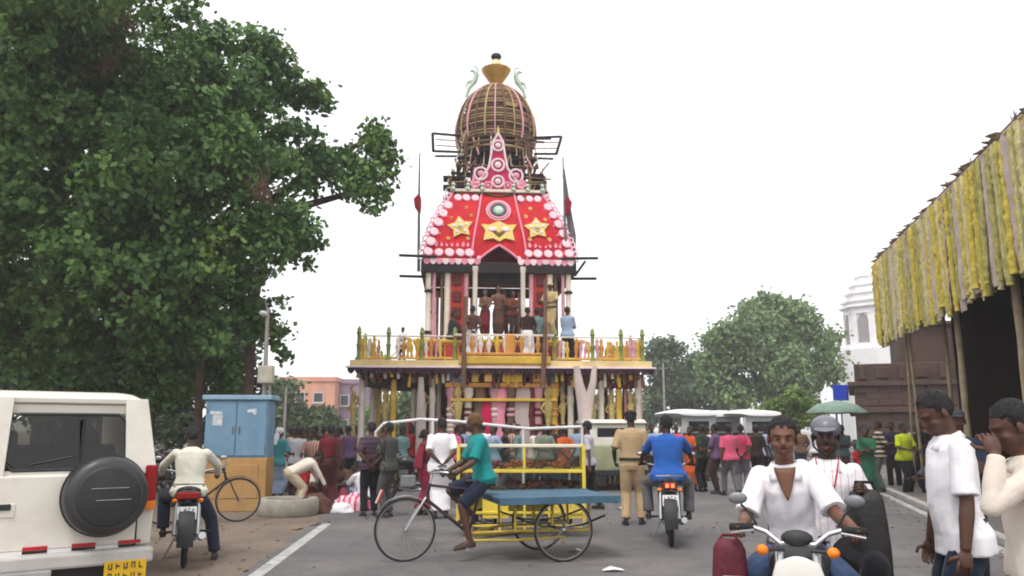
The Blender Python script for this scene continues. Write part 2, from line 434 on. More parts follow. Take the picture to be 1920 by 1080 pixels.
        if collar:
            cm = MB()
            for sx in (-1, 1):
                a0 = T(sx*.0, -.078, .525); a1 = T(sx*.072, -.01, .512); a2 = T(sx*.05, .075, .475); a3 = T(sx*.012, .100, .435)
                b1 = T(sx*.098, -.01, .478); b2 = T(sx*.088, .088, .428); b0 = T(0, -.105, .488)
                cm.add([a0, a1, a2, a3, b0, b1, b2], [(0, 1, 5, 4), (1, 2, 6, 5), (2, 3, 6)])
            co = cm.build('collar', top, t, smooth=True)
            md = co.modifiers.new('t', 'SOLIDIFY'); md.thickness = .006; md.offset = 0
            pk = MB(); pk.add([T(-.014, .118+belly*.5, .41), T(.014, .118+belly*.5, .41), T(.014, .128+belly*.8, .2), T(-.014, .128+belly*.8, .2), T(.014, .13+belly, .02), T(-.014, .13+belly, .02)], [(0, 1, 2, 3), (3, 2, 4, 5)])
            pk = None
            if collar == 'open':
                nv = MB(); V = []; rows = 7
                for j in range(rows+1):
                    tt = j/rows; z = .50-.17*tt; hwid = .058*(1-tt)**.8+.002; yy = .079+.062*tt**.8
                    for i in range(5): xx = (i/2-1)*hwid; V.append(T(xx, yy-.35*xx*xx/.06*(1-tt)+.004, z))
                nv.add(V, [(j*5+i, j*5+i+1, j*5+6+i, j*5+5+i) for j in range(rows) for i in range(4)])
                no_ = nv.build('open_neckline', sk, t, smooth=True); md = no_.modifiers.new('t', 'SOLIDIFY'); md.thickness = .012; md.offset = 0
    if kind in ('trousers', 'shorts'):
        m = MB()
        m.loft([ring(z, a, b, 0) for z, a, b in ((-.13, .12, .09), (-.06, .165, .118), (0, .166, .12), (.05, .158, .114+belly*.5))], 18)
        for sx in (-1, 1):
            k, a = kn[sx], an[sx]
            m.ell(hip[sx], .096); m.tube([hip[sx], hip[sx].lerp(k, .5), k], [.096, .094, .078], 12); 
            if kind == 'trousers':
                m.ell(k, .077); m.tube([k, k.lerp(a, .5), k.lerp(a, .96)], [.077, .074, .072], 12)
            else: m.tube([hip[sx].lerp(k, .5), hip[sx].lerp(k, .97)], [.098, .094], 12)
        o = m.build('trousers' if kind == 'trousers' else 'shorts', bottom, t); fuse(o, vox*.9, 3, .010 if vox < .015 else .008, None, seed+5)
        if top and hem >= 0:
            MB().loft([ring(z, .184, .142+belly, 0) for z in (.015, .02, .05, .055)], 24).build('belt', SHOE, t, smooth=True)
    elif kind in ('dhoti', 'saree', 'lungi'):
        m = MB(); zt = .06; fl = dict(dhoti=.17, lungi=.16, saree=.24)[kind]
        mid = (kn[-1]+kn[1])/2; low = (an[-1]+an[1])/2 + Vector((0, 0, .06 if kind != 'lungi' else .12))
        m.loft([(T(0, 0, zt), r*.155, f*.12), (T(0, 0, -.06), r*.178, f*.135), (mid, r*max(.15, abs(kn[1].x-kn[-1].x)/2+.10), Vector((0, .14, 0))), (low, Vector((fl, 0, 0)), Vector((0, fl*.85, 0)))], 18)
        o = m.build(kind, bottom, t); fuse(o, vox*.9, 3, .016, None, seed+5)
        if kind == 'saree':
            m = MB(); m.tube([T(-.15, -.05, -.05), T(-.1, .12, .2), T(.08, .125, .38), T(.15, .02, .49), T(.14, -.12, .35), T(.13, -.15, 0)], [(.05, .02), (.08, .022), (.085, .022), (.085, .022), (.09, .022), (.12, .022)], 10)
            m.build('draped_end', bottom, t, smooth=True)
    # --- hair, headwear
    if hair and hat != 'helmet':
        hi = vox < .015; m = MB(); m.ell((0, 0, 0), (1, 1, 1), None, 48 if hi else 18, 34 if hi else 14)
        V = []
        for v in m.v:
            v = Vector(v); p = Vector((v.x*.0835, v.y*.094-.017, v.z*.090+.036))
            if v.y < 0 and v.z < .1: p.z -= .03*min(1, -v.y*1.3)
            if v.y > .3 and v.z < .2: p.y -= .012
            V.append(Hh(*(p + v*(.008*noise.noise(v*3.5+Vector((seed, 0, 0)))+(.007*noise.noise(v*11)+.005*noise.noise(v*25) if hi else .003*noise.noise(v*9))))))
        m.v = [tuple(v) for v in V]
        if kind == 'saree': m.ell(Hh(0, -.115, -.03), (.042, .035, .042), hq)
        m.build('hair', hair, t, smooth=True)
    if hat is not None and hat != 'helmet':
        kd, hm = hat
        m = MB()
        if kd == 'cap':
            m.ell(Hh(0, -.008, .055), (.088, .104, .062), hq, 16, 10)
            m.ell(Hh(0, .10, .045), (.068, .07, .008), hq @ Euler((-.15, 0, 0)).to_matrix(), 14, 6)
            m.build('cap', hm, t, smooth=True)
        elif kd == 'scarf':
            m.ell(Hh(0, -.02, .03), (.092, .105, .092), hq, 16, 10); m.tube([Hh(0, -.09, -.02), Hh(0, -.10, -.1), T(0, -.13, .36)], [.05, .06, .05], 10)
            m.build('head_scarf', hm, t, smooth=True)
        elif kd == 'beret':
            m.ell(Hh(0, -.01, .075), (.095, .108, .04), hq, 16, 8); m.torus(Hh(0, -.008, .048), .088, .012, hq @ Vector((0, 0, 1)), 20, 6)
            m.build('beret', hm, t, smooth=True)
        elif kd == 'half_helmet':
            m.ell(Hh(0, -.012, .05), (.094, .114, .080), hq, 18, 12); m.ell(Hh(0, .095, .05), (.066, .045, .009), hq @ Euler((-.3, 0, 0)).to_matrix(), 14, 6)
            m.build('helmet', hm, t, smooth=True)
            for sx in (-1, 1):
                MB().tube([Hh(sx*.088, .01, .0), Hh(sx*.075, .03, -.07), Hh(sx*.02, .055, -.122)], .007, 6).build('strap', SHOE, t, smooth=True)
    if face:
        for sx in (-1, 1):
            e = MB().ell(Hh(sx*.031, .0765, .000), E3(.0140, .0105, .0058), hq, 12, 8).build('eye', EYEW, t, smooth=True)
            MB().ell(Hh(sx*.031, .0845, -.0005), E3(.0060, .0035, .0056), hq, 10, 6).build('iris', EYED, e, smooth=True)
            MB().tube([Hh(sx*.014, .098, .019), Hh(sx*.033, .097, .026), Hh(sx*.053, .080, .020)], [.0025, .0036, .002], 6).build('eyebrow', HAIR, t, smooth=True)
            MB().tube([Hh(sx*.015, .084, .004), Hh(sx*.031, .0875, .0085), Hh(sx*.047, .078, .004)], [.0035, .0045, .003], 6).build('eyelid', sk, t, smooth=True)
        MB().tube([Hh(-.026, .092, -.066), Hh(-.010, .1035, -.0645), Hh(.010, .1035, -.0645), Hh(.026, .092, -.066)], [.003, .0055, .0055, .003], 6).build('upper_lip', LIP, t, smooth=True)
        MB().tube([Hh(-.023, .092, -.070), Hh(0, .1045, -.0755), Hh(.023, .092, -.070)], [.003, .0065, .003], 6).build('lower_lip', LIP, t, smooth=True)
        if face == 2:
            MB().tube([Hh(-.028, .092, -.056), Hh(-.010, .1035, -.0515), Hh(.010, .1035, -.0515), Hh(.028, .092, -.056)], [.002, .0042, .0042, .002], 6).build('moustache', HAIR, t, smooth=True)
    t['anchor'] = 0
    del t['anchor']
    return t, dict(T=T, H=Hh, el=el, wr=wr, kn=kn, an=an)
# ------------------------------------------------------------------ ground, road, pavement
def asphalt(name, base, dusty, scale=1.0):
    m = bpy.data.materials.new(name); m.use_nodes = True; N = m.node_tree.nodes; L = m.node_tree.links; p = N['Principled BSDF']
    tc = N.new('ShaderNodeTexCoord')
    def nz(sc, det=6, rough=.6):
        n = N.new('ShaderNodeTexNoise'); n.inputs['Scale'].default_value = sc*scale; n.inputs['Detail'].default_value = det; n.inputs['Roughness'].default_value = rough
        L.new(tc.outputs['Object'], n.inputs['Vector']); return n
    def rmp(n, a, b, lo=0, hi=1):
        r_ = N.new('ShaderNodeMapRange'); r_.inputs[1].default_value = a; r_.inputs[2].default_value = b; r_.inputs[3].default_value = lo; r_.inputs[4].default_value = hi
        L.new(n.outputs[0], r_.inputs[0]); return r_
    def mx(a, b, fac):
        x = N.new('ShaderNodeMix'); x.data_type = 'RGBA'
        for i, c in ((6, a), (7, b)):
            if hasattr(c, 'is_linked') or hasattr(c, 'node'): L.new(c, x.inputs[i])
            else: x.inputs[i].default_value = (*c, 1)
        L.new(fac, x.inputs[0]); return x.outputs[2]
    big = rmp(nz(.30, 6), .40, .60); mid = rmp(nz(1.1, 9, .75), .44, .66, 0, 1); fine = rmp(nz(55, 4), .3, .7)
    c = mx(base, dusty, big.outputs[0]); c = mx(c, tuple(x*.62 for x in base), mid.outputs[0])
    sp = mx(tuple(x*.7 for x in base), tuple(min(.5, x*1.6) for x in base), fine.outputs[0])
    f = N.new('ShaderNodeMath'); f.operation = 'MULTIPLY'; f.inputs[1].default_value = .35; f.inputs[0].default_value = 1
    x = N.new('ShaderNodeMix'); x.data_type = 'RGBA'; x.inputs[0].default_value = .35; L.new(c, x.inputs[6]); L.new(sp, x.inputs[7])
    v = N.new('ShaderNodeTexVoronoi'); v.inputs['Scale'].default_value = 1.9*scale; L.new(tc.outputs['Object'], v.inputs['Vector'])
    st = rmp(v, .05, .16, .6, 0); c2 = mx(x.outputs[2], tuple(q*.5 for q in base), st.outputs[0])
    ck = N.new('ShaderNodeTexVoronoi'); ck.feature = 'DISTANCE_TO_EDGE'; ck.inputs['Scale'].default_value = .55*scale
    wv = N.new('ShaderNodeVectorMath'); wv.operation = 'ADD'; wn_ = nz(2.2, 5); L.new(tc.outputs['Object'], wv.inputs[0]); L.new(wn_.outputs['Color'], wv.inputs[1]); L.new(wv.outputs[0], ck.inputs['Vector'])
    cr = rmp(ck, .004, .016, .7, 0); msk = rmp(nz(.35, 3), .5, .62); cm_ = N.new('ShaderNodeMath'); cm_.operation = 'MULTIPLY'; L.new(cr.outputs[0], cm_.inputs[0]); L.new(msk.outputs[0], cm_.inputs[1])
    c2 = mx(c2, tuple(q*.4 for q in base), cm_.outputs[0])
    agg = N.new('ShaderNodeTexVoronoi'); agg.inputs['Scale'].default_value = 130; L.new(tc.outputs['Object'], agg.inputs['Vector']); ag = rmp(agg, .1, .55, .28, 0); c2 = mx(c2, tuple(min(.6, q*1.9) for q in base), ag.outputs[0])
    L.new(c2, p.inputs['Base Color']); p.inputs['Roughness'].default_value = .82; p.inputs['Specular IOR Level'].default_value = .3
    b = N.new('ShaderNodeBump'); b.inputs['Strength'].default_value = .5; b.inputs['Distance'].default_value = .01
    L.new(nz(70, 4).outputs[0], b.inputs['Height']); L.new(b.outputs[0], p.inputs['Normal'])
    return m
GROUND = asphalt('dusty_earth', C(146, 128, 114, 1.75), C(164, 148, 132, 1.75))
ROAD = asphalt('worn_asphalt', C(122, 118, 119, 1.65), C(152, 145, 140, 1.65))
PAVE = asphalt('pavement_concrete', C(132, 124, 120, 1.7), C(150, 140, 132, 1.7))
def grid(name, fx, m, nx=1, ny=1):
    mb = MB()
    V = [fx(i/nx, j/ny) for j in range(ny+1) for i in range(nx+1)]
    F = [(j*(nx+1)+i, j*(nx+1)+i+1, (j+1)*(nx+1)+i+1, (j+1)*(nx+1)+i) for j in range(ny) for i in range(nx)]
    return mb.add(V, F).build(name, m)
struct(grid('ground', lambda a, b: (-900+1800*a, -60+1500*b, 0), GROUND))
LEFTX = [(-4, -2.2), (4, -2.5), (8.7, -2.72), (13.4, -3.05), (15.2, -3.3), (17, -4.0), (20, -5.6), (26, -8.5), (40, -13), (90, -26), (400, -120)]
KX0, KY0, KS = 8.2, 17.0, .29            # right hand kerb line: x = KX0 + KS*(y-KY0)
kerbx = lambda y: KX0+KS*(y-KY0)
mb = MB(); V = []; F = []
def leftx(y):
    for (y0, x0), (y1, x1) in zip(LEFTX, LEFTX[1:]):
        if y0 <= y <= y1: return x0+(x1-x0)*(y-y0)/(y1-y0)
    return LEFTX[-1][1]
ys = list(np.arange(-4, 40, .12))+list(np.arange(40, 400, 4))
for i, y in enumerate(ys):
    y = float(y); w = .10*noise.noise(Vector((y*.9, 3, 0)))+.06*noise.noise(Vector((y*4, 7, 0)))
    V += [(leftx(y)-.14+w*(1 if y < 14 else 4), y, .004), (kerbx(y)+.02, y, .004)]
    if i: F.append((2*i-2, 2*i-1, 2*i+1, 2*i))
struct(mb.add(V, F).build('road', ROAD))
PAINT = mat('worn_white_road_paint', (.42, .41, .40), .8, .25, 9, .2, 60, dirt=.75, dirtcol=(.16, .15, .145))
mb = MB(); V = []; F = []
for i, (y, x) in enumerate(LEFTX[1:4]):
    V += [(x-.02, y, .008), (x+.13, y, .008)]
    if i: F.append((2*i-2, 2*i-1, 2*i+1, 2*i))
struct(mb.add(V, F).build('edge_line', PAINT))
pv = MB(); V = []; F = []
for i, y in enumerate((-4, 10, 24, 90)):
    V += [(kerbx(y)+.15, y, .09), (kerbx(y)+30, y, .09)]
    if i: F.append((2*i-2, 2*i-1, 2*i+1, 2*i))
pavement = struct(pv.add(V, F).build('pavement', PAVE))
kb = MB().box((0, 0, .055), (.15, .96, .11)).mesh('kerb_stone', bevel=.012)
KERB = mat('kerb_stone_limewashed', C(198, 194, 190, 1.4), .85, .2, 5, .3, 30, dirt=.7, dirtcol=(.18, .16, .14))
ka = -math.atan(KS)
for i in range(30):
    y = 6.5+i*.985*math.cos(ka)
    obj('kerb_stone', kb, KERB, pavement, (kerbx(y)+.07, y, 0), (0, 0, ka+random.uniform(-.01, .01)))
# gutter paint beside the kerb
struct(MB().add([(kerbx(y)-.22*(1-k), y, .008) if k == 0 else (kerbx(y)-.06, y, .008) for y in (9, 36) for k in (0, 1)], [(0, 1, 3, 2)]).build('edge_line', PAINT))

# ------------------------------------------------------------------ trees
def leaf_mesh(name, cen, out, size, seed=1):
    g = np.random.default_rng(seed); n = len(cen)
    nr = out*.6 + g.normal(0, .55, (n, 3)) + np.array([0, 0, .35]); nr /= np.linalg.norm(nr, axis=1)[:, None]
    d = g.normal(0, 1, (n, 3)) + np.array([0, 0, -.5]); d -= nr*(d*nr).sum(1)[:, None]; d /= np.linalg.norm(d, axis=1)[:, None]
    w = np.cross(nr, d); s = size*g.uniform(.65, 1.35, (n, 1))
    V = np.stack([cen-d*s*.5, cen+w*s*.36-nr*s*.06, cen+d*s*.55-nr*s*.10, cen-w*s*.36-nr*s*.06], 1).reshape(-1, 3)
    me = bpy.data.meshes.new(name)
    me.vertices.add(n*4); me.vertices.foreach_set('co', V.astype(np.float32).reshape(-1))
    me.loops.add(n*4); me.loops.foreach_set('vertex_index', np.arange(n*4, dtype=np.int32))
    me.polygons.add(n); me.polygons.foreach_set('loop_start', np.arange(0, n*4, 4, dtype=np.int32))
    me.polygons.foreach_set('loop_total', np.full(n, 4, np.int32))
    me.update(calc_edges=True); me.validate()
    return me
def crown(name, blobs, nleaf, size, m, parent, seed=1, clump=26, spread=.22, fill=.35, base=Vector((0, 0, 0)), sub_=0):
    g = np.random.default_rng(seed)
    cs = np.array([tuple(Vector(b[0])-base) for b in blobs]); rs = np.array([b[1] for b in blobs])
    wts = np.array([b[2] if len(b) > 2 else 1 for b in blobs])*rs**2; wts /= wts.sum()
    if sub_:
        c2, r2, w2 = [], [], []
        for c_, r_, w_ in zip(cs, rs, wts):
            for k in range(sub_):
                d_ = g.normal(0, 1, 3); d_ /= np.linalg.norm(d_); q = g.uniform(.34, .52)
                c2.append(c_+d_*r_*(1.05-q)); r2.append(r_*q); w2.append(w_*q*q)
        cs, rs, wts = np.array(c2), np.array(r2), np.array(w2); wts /= wts.sum()
    ncl = nleaf//clump
    bi = g.choice(len(cs), ncl, p=wts)
    dr = g.normal(0, 1, (ncl, 3)); dr /= np.linalg.norm(dr, axis=1)[:, None]
    rad = np.where(g.random(ncl) < fill, g.uniform(.2, .9, ncl), g.uniform(.8, 1.12, ncl))
    # knobbly outline: each direction of each blob reaches differently far
    wob = 1+.22*np.sin(dr[:, 0]*5+bi*1.7)*np.sin(dr[:, 1]*6+bi)*np.cos(dr[:, 2]*5+bi*2.3)
    cc = cs[bi]+dr*(rs[bi]*rad*wob)[:, None]
    sp = spread*g.uniform(.6, 1.3, ncl)
    lc = np.repeat(cc, clump, 0)+g.normal(0, 1, (ncl*clump, 3))*np.repeat(sp, clump)[:, None]*np.array([1, 1, .75])
    lo = np.repeat(dr, clump, 0)
    return obj(name, leaf_mesh(name, lc, lo, size, seed), m, parent)
BARK = mat('banyan_bark', C(96, 76, 66, 1.5), .9, .3, 5, .9, 14); TWIG = mat('bare_brown_twig', C(120, 90, 76, 1.4), .9, .25, 8, .4, 30)
def limb_to(mb, a, b, r0, r1, n=7, bend=.25, sd=0):
    a = Vector(a); b = Vector(b); pts = []; rr = []
    for i in range(n):
        t = i/(n-1); p = a.lerp(b, t); p.z += math.sin(t*math.pi)*bend*(b-a).length*.3
        p += Vector((noise.noise(p*.6+Vector((sd, 0, 0))), noise.noise(p*.6+Vector((0, sd, 9))), 0))*.28*math.sin(t*math.pi)
        pts.append(p); rr.append(r0+(r1-r0)*t**.8)
    mb.tube(pts, rr, 9)
    return pts
# the big tree on the left
BT = Vector((gx(215, 20), 20, 0))
tree = thing('banyan_tree', 'huge dark green broadleaf tree overhanging the left of the street', 'tree', BT)
spec = [(60, 60, 17, 175), (200, 120, 16.5, 140), (335, 120, 17, 110), (120, 300, 16, 175), (300, 290, 16, 155), (440, 160, 17.5, 105), (530, 150, 18.5, 70), (575, 190, 18.5, 45),
        (470, 310, 17, 125), (565, 290, 18, 80), (640, 300, 18.5, 50), (690, 262, 18.5, 45), (712, 300, 18.5, 42), (700, 350, 18.5, 42), (650, 345, 18.5, 45), (520, 430, 17.5, 80), (560, 470, 18, 42),
        (400, 450, 17, 125), (230, 460, 16.5, 145), (60, 470, 16.5, 145), (480, 560, 18, 70), (505, 620, 18.5, 38), (520, 655, 18.5, 26), (420, 600, 18, 75), (300, 600, 18.5, 90), (150, 600, 19, 100), (20, 620, 19, 110),
        (60, 700, 19, 80), (190, 690, 19.5, 80), (310, 690, 19.5, 75), (410, 690, 19.5, 60), (130, 740, 20, 60), (260, 745, 20, 55), (40, -130, 18, 200), (240, -90, 18, 110), (-170, 180, 17, 200), (-200, 450, 17, 200), (340, 50, 18, 60), (390, 70, 17.5, 50), (200, 250, 21, 240), (420, 300, 21, 150), (100, 500, 22, 210), (350, 500, 21, 140), (480, 95, 18, 50)]
bl = []
for px, py, Y, r_ in spec:
    c = at(px, py, Y); bl.append((c, r_/FPX*Y*1.0, 1.0 if Y < 20 else .5))
LEAF_B = leafmat('banyan_leaf', (.026, .068, .022), (.170, .310, .078), hue=.35, trans=.14)
for x, y, z, r_ in ((-7, 13.5, 11.5, 2.6), (-10, 13, 10.5, 3), (-13, 16, 9, 3.4), (-14, 20, 8, 3.5), (-11.5, 22, 11.5, 2.4), (-12, 23, 9, 3.2)): bl.append((Vector((x, y, z)), r_, .5))  # extra lobes, mostly out of view, added to shade the lower leaves
crown('crown', bl, 200000, .15, LEAF_B, tree, 3, 24, .125, .16, BT, 9)
mb = MB()
mb.loft([(Vector((0, 0, z)), Vector((r_*1.15, .1*r_, 0)), Vector((0, r_, 0))) for z, r_ in ((-.1, .95), (.25, .7), (.8, .52), (1.8, .45), (3, .42), (4.2, .36))], 18)
mb.build('trunk', BARK, tree, smooth=True)
for i, k in enumerate((0, 2, 4, 5, 8, 9, 11, 13, 15, 18, 20, 24, 26)):
    b = MB(); limb_to(b, (random.uniform(-.2, .2), random.uniform(-.2, .2), 3.2+.05*i), bl[k][0]-BT, .26, .05, 9, .35, i); b.build('limb', BARK, tree, smooth=True)
for px, py0, Y, r_ in ((385, 560, 19, .10), (474, 590, 18.6, .13), (300, 540, 19.5, .09), (90, 560, 19.5, .12)):
    p = at(px, py0, Y)-BT
    MB().tube([Vector((p.x+.1, p.y, -.05)), Vector((p.x, p.y, p.z*.5)), p, p+Vector((.15, .1, 1.4))], [r_*1.1, r_*.9, r_*.7, r_*.4], 9).build('hanging_root', BARK, tree, smooth=True)
# patches of bare brown twigs inside the crown
for px, py, Y, rp, n in ((200, 50, 16.0, 80, 150), (495, 360, 15.9, 34, 50), (195, 120, 15.9, 45, 60)):
    c = at(px, py, Y)-BT; r_ = rp/FPX*Y; tw = MB()
    for k in range(n):
        a = c+Vector((random.gauss(0, .35), random.gauss(0, .2), random.gauss(-.2, .3)))*r_
        b = a+Vector((random.gauss(0, .35), random.gauss(-.1, .2), random.gauss(.5, .55)))*r_
        md = a.lerp(b, .5)+Vector((random.gauss(0, .1), 0, random.gauss(0, .08)))*r_
        tw.tube([a, md, b], [.012, .008, .004], 4, cap=False)
    tw.build('bare_twigs', TWIG, tree)
# darker trees standing further back under it
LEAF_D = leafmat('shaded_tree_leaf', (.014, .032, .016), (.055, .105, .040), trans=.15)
def far_tree(name, label, basepx, Y, blobs, n, size, m, seed, trunk_r=.25, clump=22, spread=.35, group=None, cat='tree', fill=.35):
    base = Vector((gx(basepx, Y), Y, 0)); t = thing(name, label, cat, base, 0, group)
    bb = []
    for px, py, dY, r_ in blobs: bb.append((at(px, py, Y+dY), r_/FPX*(Y+dY)))
    crown('crown', bb, n, size, m, t, seed, clump, spread*.7, fill*.6, base, 6)
    top = bb[0][0]-base
    tk = MB().tube([(0, 0, -.1), (0, 0, .6), (top.x*.3, top.y*.3, top.z*.45), top*.8], [trunk_r*1.3, trunk_r, trunk_r*.8, trunk_r*.3], 9).build('trunk', BARK, t, smooth=True)
    for i, b in enumerate(bb[1:5]):
        l = MB(); limb_to(l, (top.x*.3, top.y*.3, top.z*.4), b[0]-base, trunk_r*.5, .03, 6, .2, i+seed); l.build('limb', BARK, t, smooth=True)
    return t
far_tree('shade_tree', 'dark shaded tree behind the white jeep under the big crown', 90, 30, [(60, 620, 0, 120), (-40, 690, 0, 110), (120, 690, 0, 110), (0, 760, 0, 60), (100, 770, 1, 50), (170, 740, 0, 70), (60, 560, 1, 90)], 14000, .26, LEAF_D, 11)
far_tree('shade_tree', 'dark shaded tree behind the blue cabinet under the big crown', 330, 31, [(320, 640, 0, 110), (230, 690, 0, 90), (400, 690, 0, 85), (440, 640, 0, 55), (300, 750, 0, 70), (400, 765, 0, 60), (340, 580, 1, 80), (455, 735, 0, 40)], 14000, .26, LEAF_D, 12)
far_tree('low_tree', 'low olive green roadside tree right of the blue cabinet', 560, 48, [(525, 745, 0, 32), (510, 770, 0, 32), (570, 785, 0, 26), (615, 790, 0, 22), (550, 795, 0, 34), (600, 805, 0, 26), (520, 800, -1, 30)], 7000, .3, leafmat('olive_leaf', (.05, .08, .035), (.17, .22, .09)), 13, .15)
far_tree('hedge_bush', 'pale green bush behind the parked scooters', 310, 27, [(300, 805, 0, 22), (345, 800, 0, 24), (330, 815, -1, 18), (375, 808, 0, 18)], 3000, .16, leafmat('pale_bush_leaf', (.05, .075, .04), (.16, .20, .11)), 14, .05, cat='bush', spread=.2)
LEAF_M = leafmat('hazy_green_leaf', (.095, .15, .065), (.28, .38, .15), trans=.3)
far_tree('rain_tree', 'large rounded mid green tree beside the white tower', 1440, 58, [(1445, 620, 0, 60), (1375, 640, 0, 50), (1510, 640, 0, 48), (1400, 600, 1, 38), (1480, 595, 1, 42), (1440, 585, 1, 30), (1350, 690, 0, 40), (1540, 690, 0, 38), (1450, 690, -1, 70), (1390, 730, 0, 50), (1500, 740, 0, 55), (1555, 650, 1, 22), (1340, 640, 0, 25)], 30000, .34, LEAF_M, 15, .4, spread=.55)
far_tree('roadside_tree', 'slim dark grey green tree right of the chariot deck', 1240, 66, [(1245, 690, 0, 30), (1225, 660, 0, 22), (1255, 655, 0, 22), (1230, 730, 0, 30), (1265, 730, 0, 26), (1215, 770, 0, 24)], 7000, .36, leafmat('greygreen_leaf', (.06, .095, .055), (.18, .24, .12)), 16, .25, spread=.5)
far_tree('roadside_tree', 'dark grey green tree between the slim tree and the rounded tree', 1300, 68, [(1300, 700, 0, 38), (1280, 740, 0, 34), (1325, 735, 0, 34), (1310, 670, 0, 24), (1345, 760, 0, 24), (1285, 780, 0, 26)], 8000, .36, MATS['greygreen_leaf'], 17, .25, spread=.5)
far_tree('lime_shrub', 'bright lime green rounded shrub left of the umbrella', 1485, 36, [(1485, 755, 0, 28), (1455, 768, 0, 20), (1515, 768, 0, 20), (1430, 775, 0, 12), (1470, 785, 0, 24), (1505, 788, 0, 20)], 6000, .17, leafmat('lime_leaf', (.10, .16, .03), (.28, .38, .09), trans=.35), 18, .06, cat='shrub', spread=.18)
far_tree('roadside_tree', 'dim green tree seen under the chariot deck at left', 770, 56, [(770, 760, 0, 36), (720, 770, 0, 30), (815, 770, 0, 30), (760, 800, 0, 34), (690, 790, 0, 24)], 6000, .32, LEAF_M, 19, .2, spread=.45)
far_tree('roadside_tree', 'grey green tree seen under the chariot deck at right', 1120, 62, [(1130, 770, 0, 34), (1180, 760, 0, 34), (1090, 780, 0, 28), (1150, 800, 0, 34), (1200, 800, 0, 24)], 6000, .34, MATS['greygreen_leaf'], 20, .2, spread=.45)

# ------------------------------------------------------------------ far buildings on the left
def facade(name, label, cat, x0, x1, Y, top, wallm, depth, wins, extra=None):
    w = x1-x0; t = thing(name, label, cat, ((x0+x1)/2, Y, 0))
    MB().box((0, depth/2, top/2), (w, depth, top)).build('wall', wallm, t, bevel=.02)
    par = MB().box((0, depth/2, top+.22), (w+.3, depth+.3, .44)).build('parapet', wallm, t, bevel=.03)
    for wx, wz, ww, wh in wins:
        wo = MB().box((wx, -.02, wz), (ww, .08, wh)).build('window', WINDARK, t)
        fr = MB()
        for dx in (-1, 1): fr.box((wx+dx*ww/2, -.06, wz), (.09, .1, wh+.18))
        for dz in (-1, 1): fr.box((wx, -.062, wz+dz*wh/2), (ww+.16, .1, .09))
        fr.build('frame', FRAMEW, wo); MB().box((wx, -.14, wz-wh/2-.09), (ww+.3, .26, .07)).build('sill', FRAMEW, wo)
    return t
WINDARK = mat('dark_window_glass', (.03, .035, .04), .15, .2); FRAMEW = mat('pale_window_frame', (.5, .47, .44), .7, .1)
ORW = mat('salmon_painted_plaster', C(228, 164, 140, 1.25), .85, .12, .6, .2, 12, dirt=.5, dirtcol=C(190, 120, 100, 1.3)); PUW = mat('mauve_painted_plaster', C(156, 130, 152, 1.3), .85, .1, .6, .2, 12, dirt=.4)
xa, xb = at(525, 720, 76).x, at(628, 720, 76).x
facade('salmon_building', 'salmon orange two storey building left of the chariot', 'building', xa, xb, 76, 6.0, ORW, 9, [((xb-xa)/2-1.5, 4.5, .9, .9), (-.6, 4.5, .8, .9), (-.6, 1.9, .9, 1.1), ((xb-xa)/2-1.5, 1.9, .9, 1.1), (-1.9, 1.9, .9, 1.1)])
xa, xb = at(632, 720, 78).x, at(690, 720, 78).x
facade('mauve_building', 'mauve painted building half hidden behind the chariot deck', 'building', xa, xb, 78, 5.9, PUW, 8, [(-.7, 4.3, .8, 1.0), (-.7, 1.9, .8, 1.1), (.8, 4.3, .8, 1.0)])

# ------------------------------------------------------------------ white temple tower and brown stone temple base
LIME = mat('limewashed_masonry', C(244, 238, 238, 1.08), .85, .06, .8, .25, 10, dirt=.35, dirtcol=C(190, 176, 172, 1.2))
c = at(1640, 640, 68)
tt = thing('temple_tower', 'tall white limewashed tower rising behind the brown stone building', 'tower', (c.x, 68, 0))
def oct_(r_): return [(r_*math.cos(R(22.5+45*k)), r_*math.sin(R(22.5+45*k))) for k in range(8)]
z0 = 0
MB().prism(oct_(3.0), -.05, 8.2, 'z').build('base', LIME, tt, bevel=.03)
MB().prism(oct_(2.35), 8.2, 12.0, 'z').build('shaft', LIME, tt, bevel=.03)
for z, r_, h in ((8.2, 2.75, .25), (11.7, 2.7, .22), (12.2, 2.55, .2), (12.9, 2.2, .2), (13.6, 1.8, .2)): MB().prism(oct_(r_), z, z+h, 'z').build('cornice', LIME, tt, bevel=.03)
for z, r_, h in ((11.92, 2.2, .3), (12.4, 2.0, .5), (13.1, 1.7, .5), (13.8, 1.3, .45)): MB().prism(oct_(r_), z, z+h, 'z').build('tier', LIME, tt, bevel=.03)
MB().lathe([(1.2, 14.25), (1.3, 14.5), (1.0, 14.9), (.4, 15.1), (.15, 15.4), (.02, 15.9)], n=16).build('finial', LIME, tt, smooth=True)
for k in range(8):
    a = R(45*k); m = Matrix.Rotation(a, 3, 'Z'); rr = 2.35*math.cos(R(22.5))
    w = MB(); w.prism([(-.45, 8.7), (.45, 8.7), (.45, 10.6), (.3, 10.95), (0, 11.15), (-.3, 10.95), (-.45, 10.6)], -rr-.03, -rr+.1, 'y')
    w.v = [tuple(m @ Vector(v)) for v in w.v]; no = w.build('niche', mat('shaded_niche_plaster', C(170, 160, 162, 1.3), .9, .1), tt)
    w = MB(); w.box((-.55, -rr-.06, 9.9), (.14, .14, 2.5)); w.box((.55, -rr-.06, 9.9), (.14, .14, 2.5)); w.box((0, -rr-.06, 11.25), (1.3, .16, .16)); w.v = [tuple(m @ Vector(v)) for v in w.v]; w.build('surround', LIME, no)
STONE = mat('brown_temple_stone', C(94, 70, 62, 1.5), .9, .28, 1.2, .8, 9, dirt=.6, dirtcol=(.05, .036, .032))
sx = at(1592, 700, 34).x
sb = thing('stone_temple', 'low dark brown tiered stone building behind the garlanded pavilion', 'building', (sx, 34, 0), R(-23))
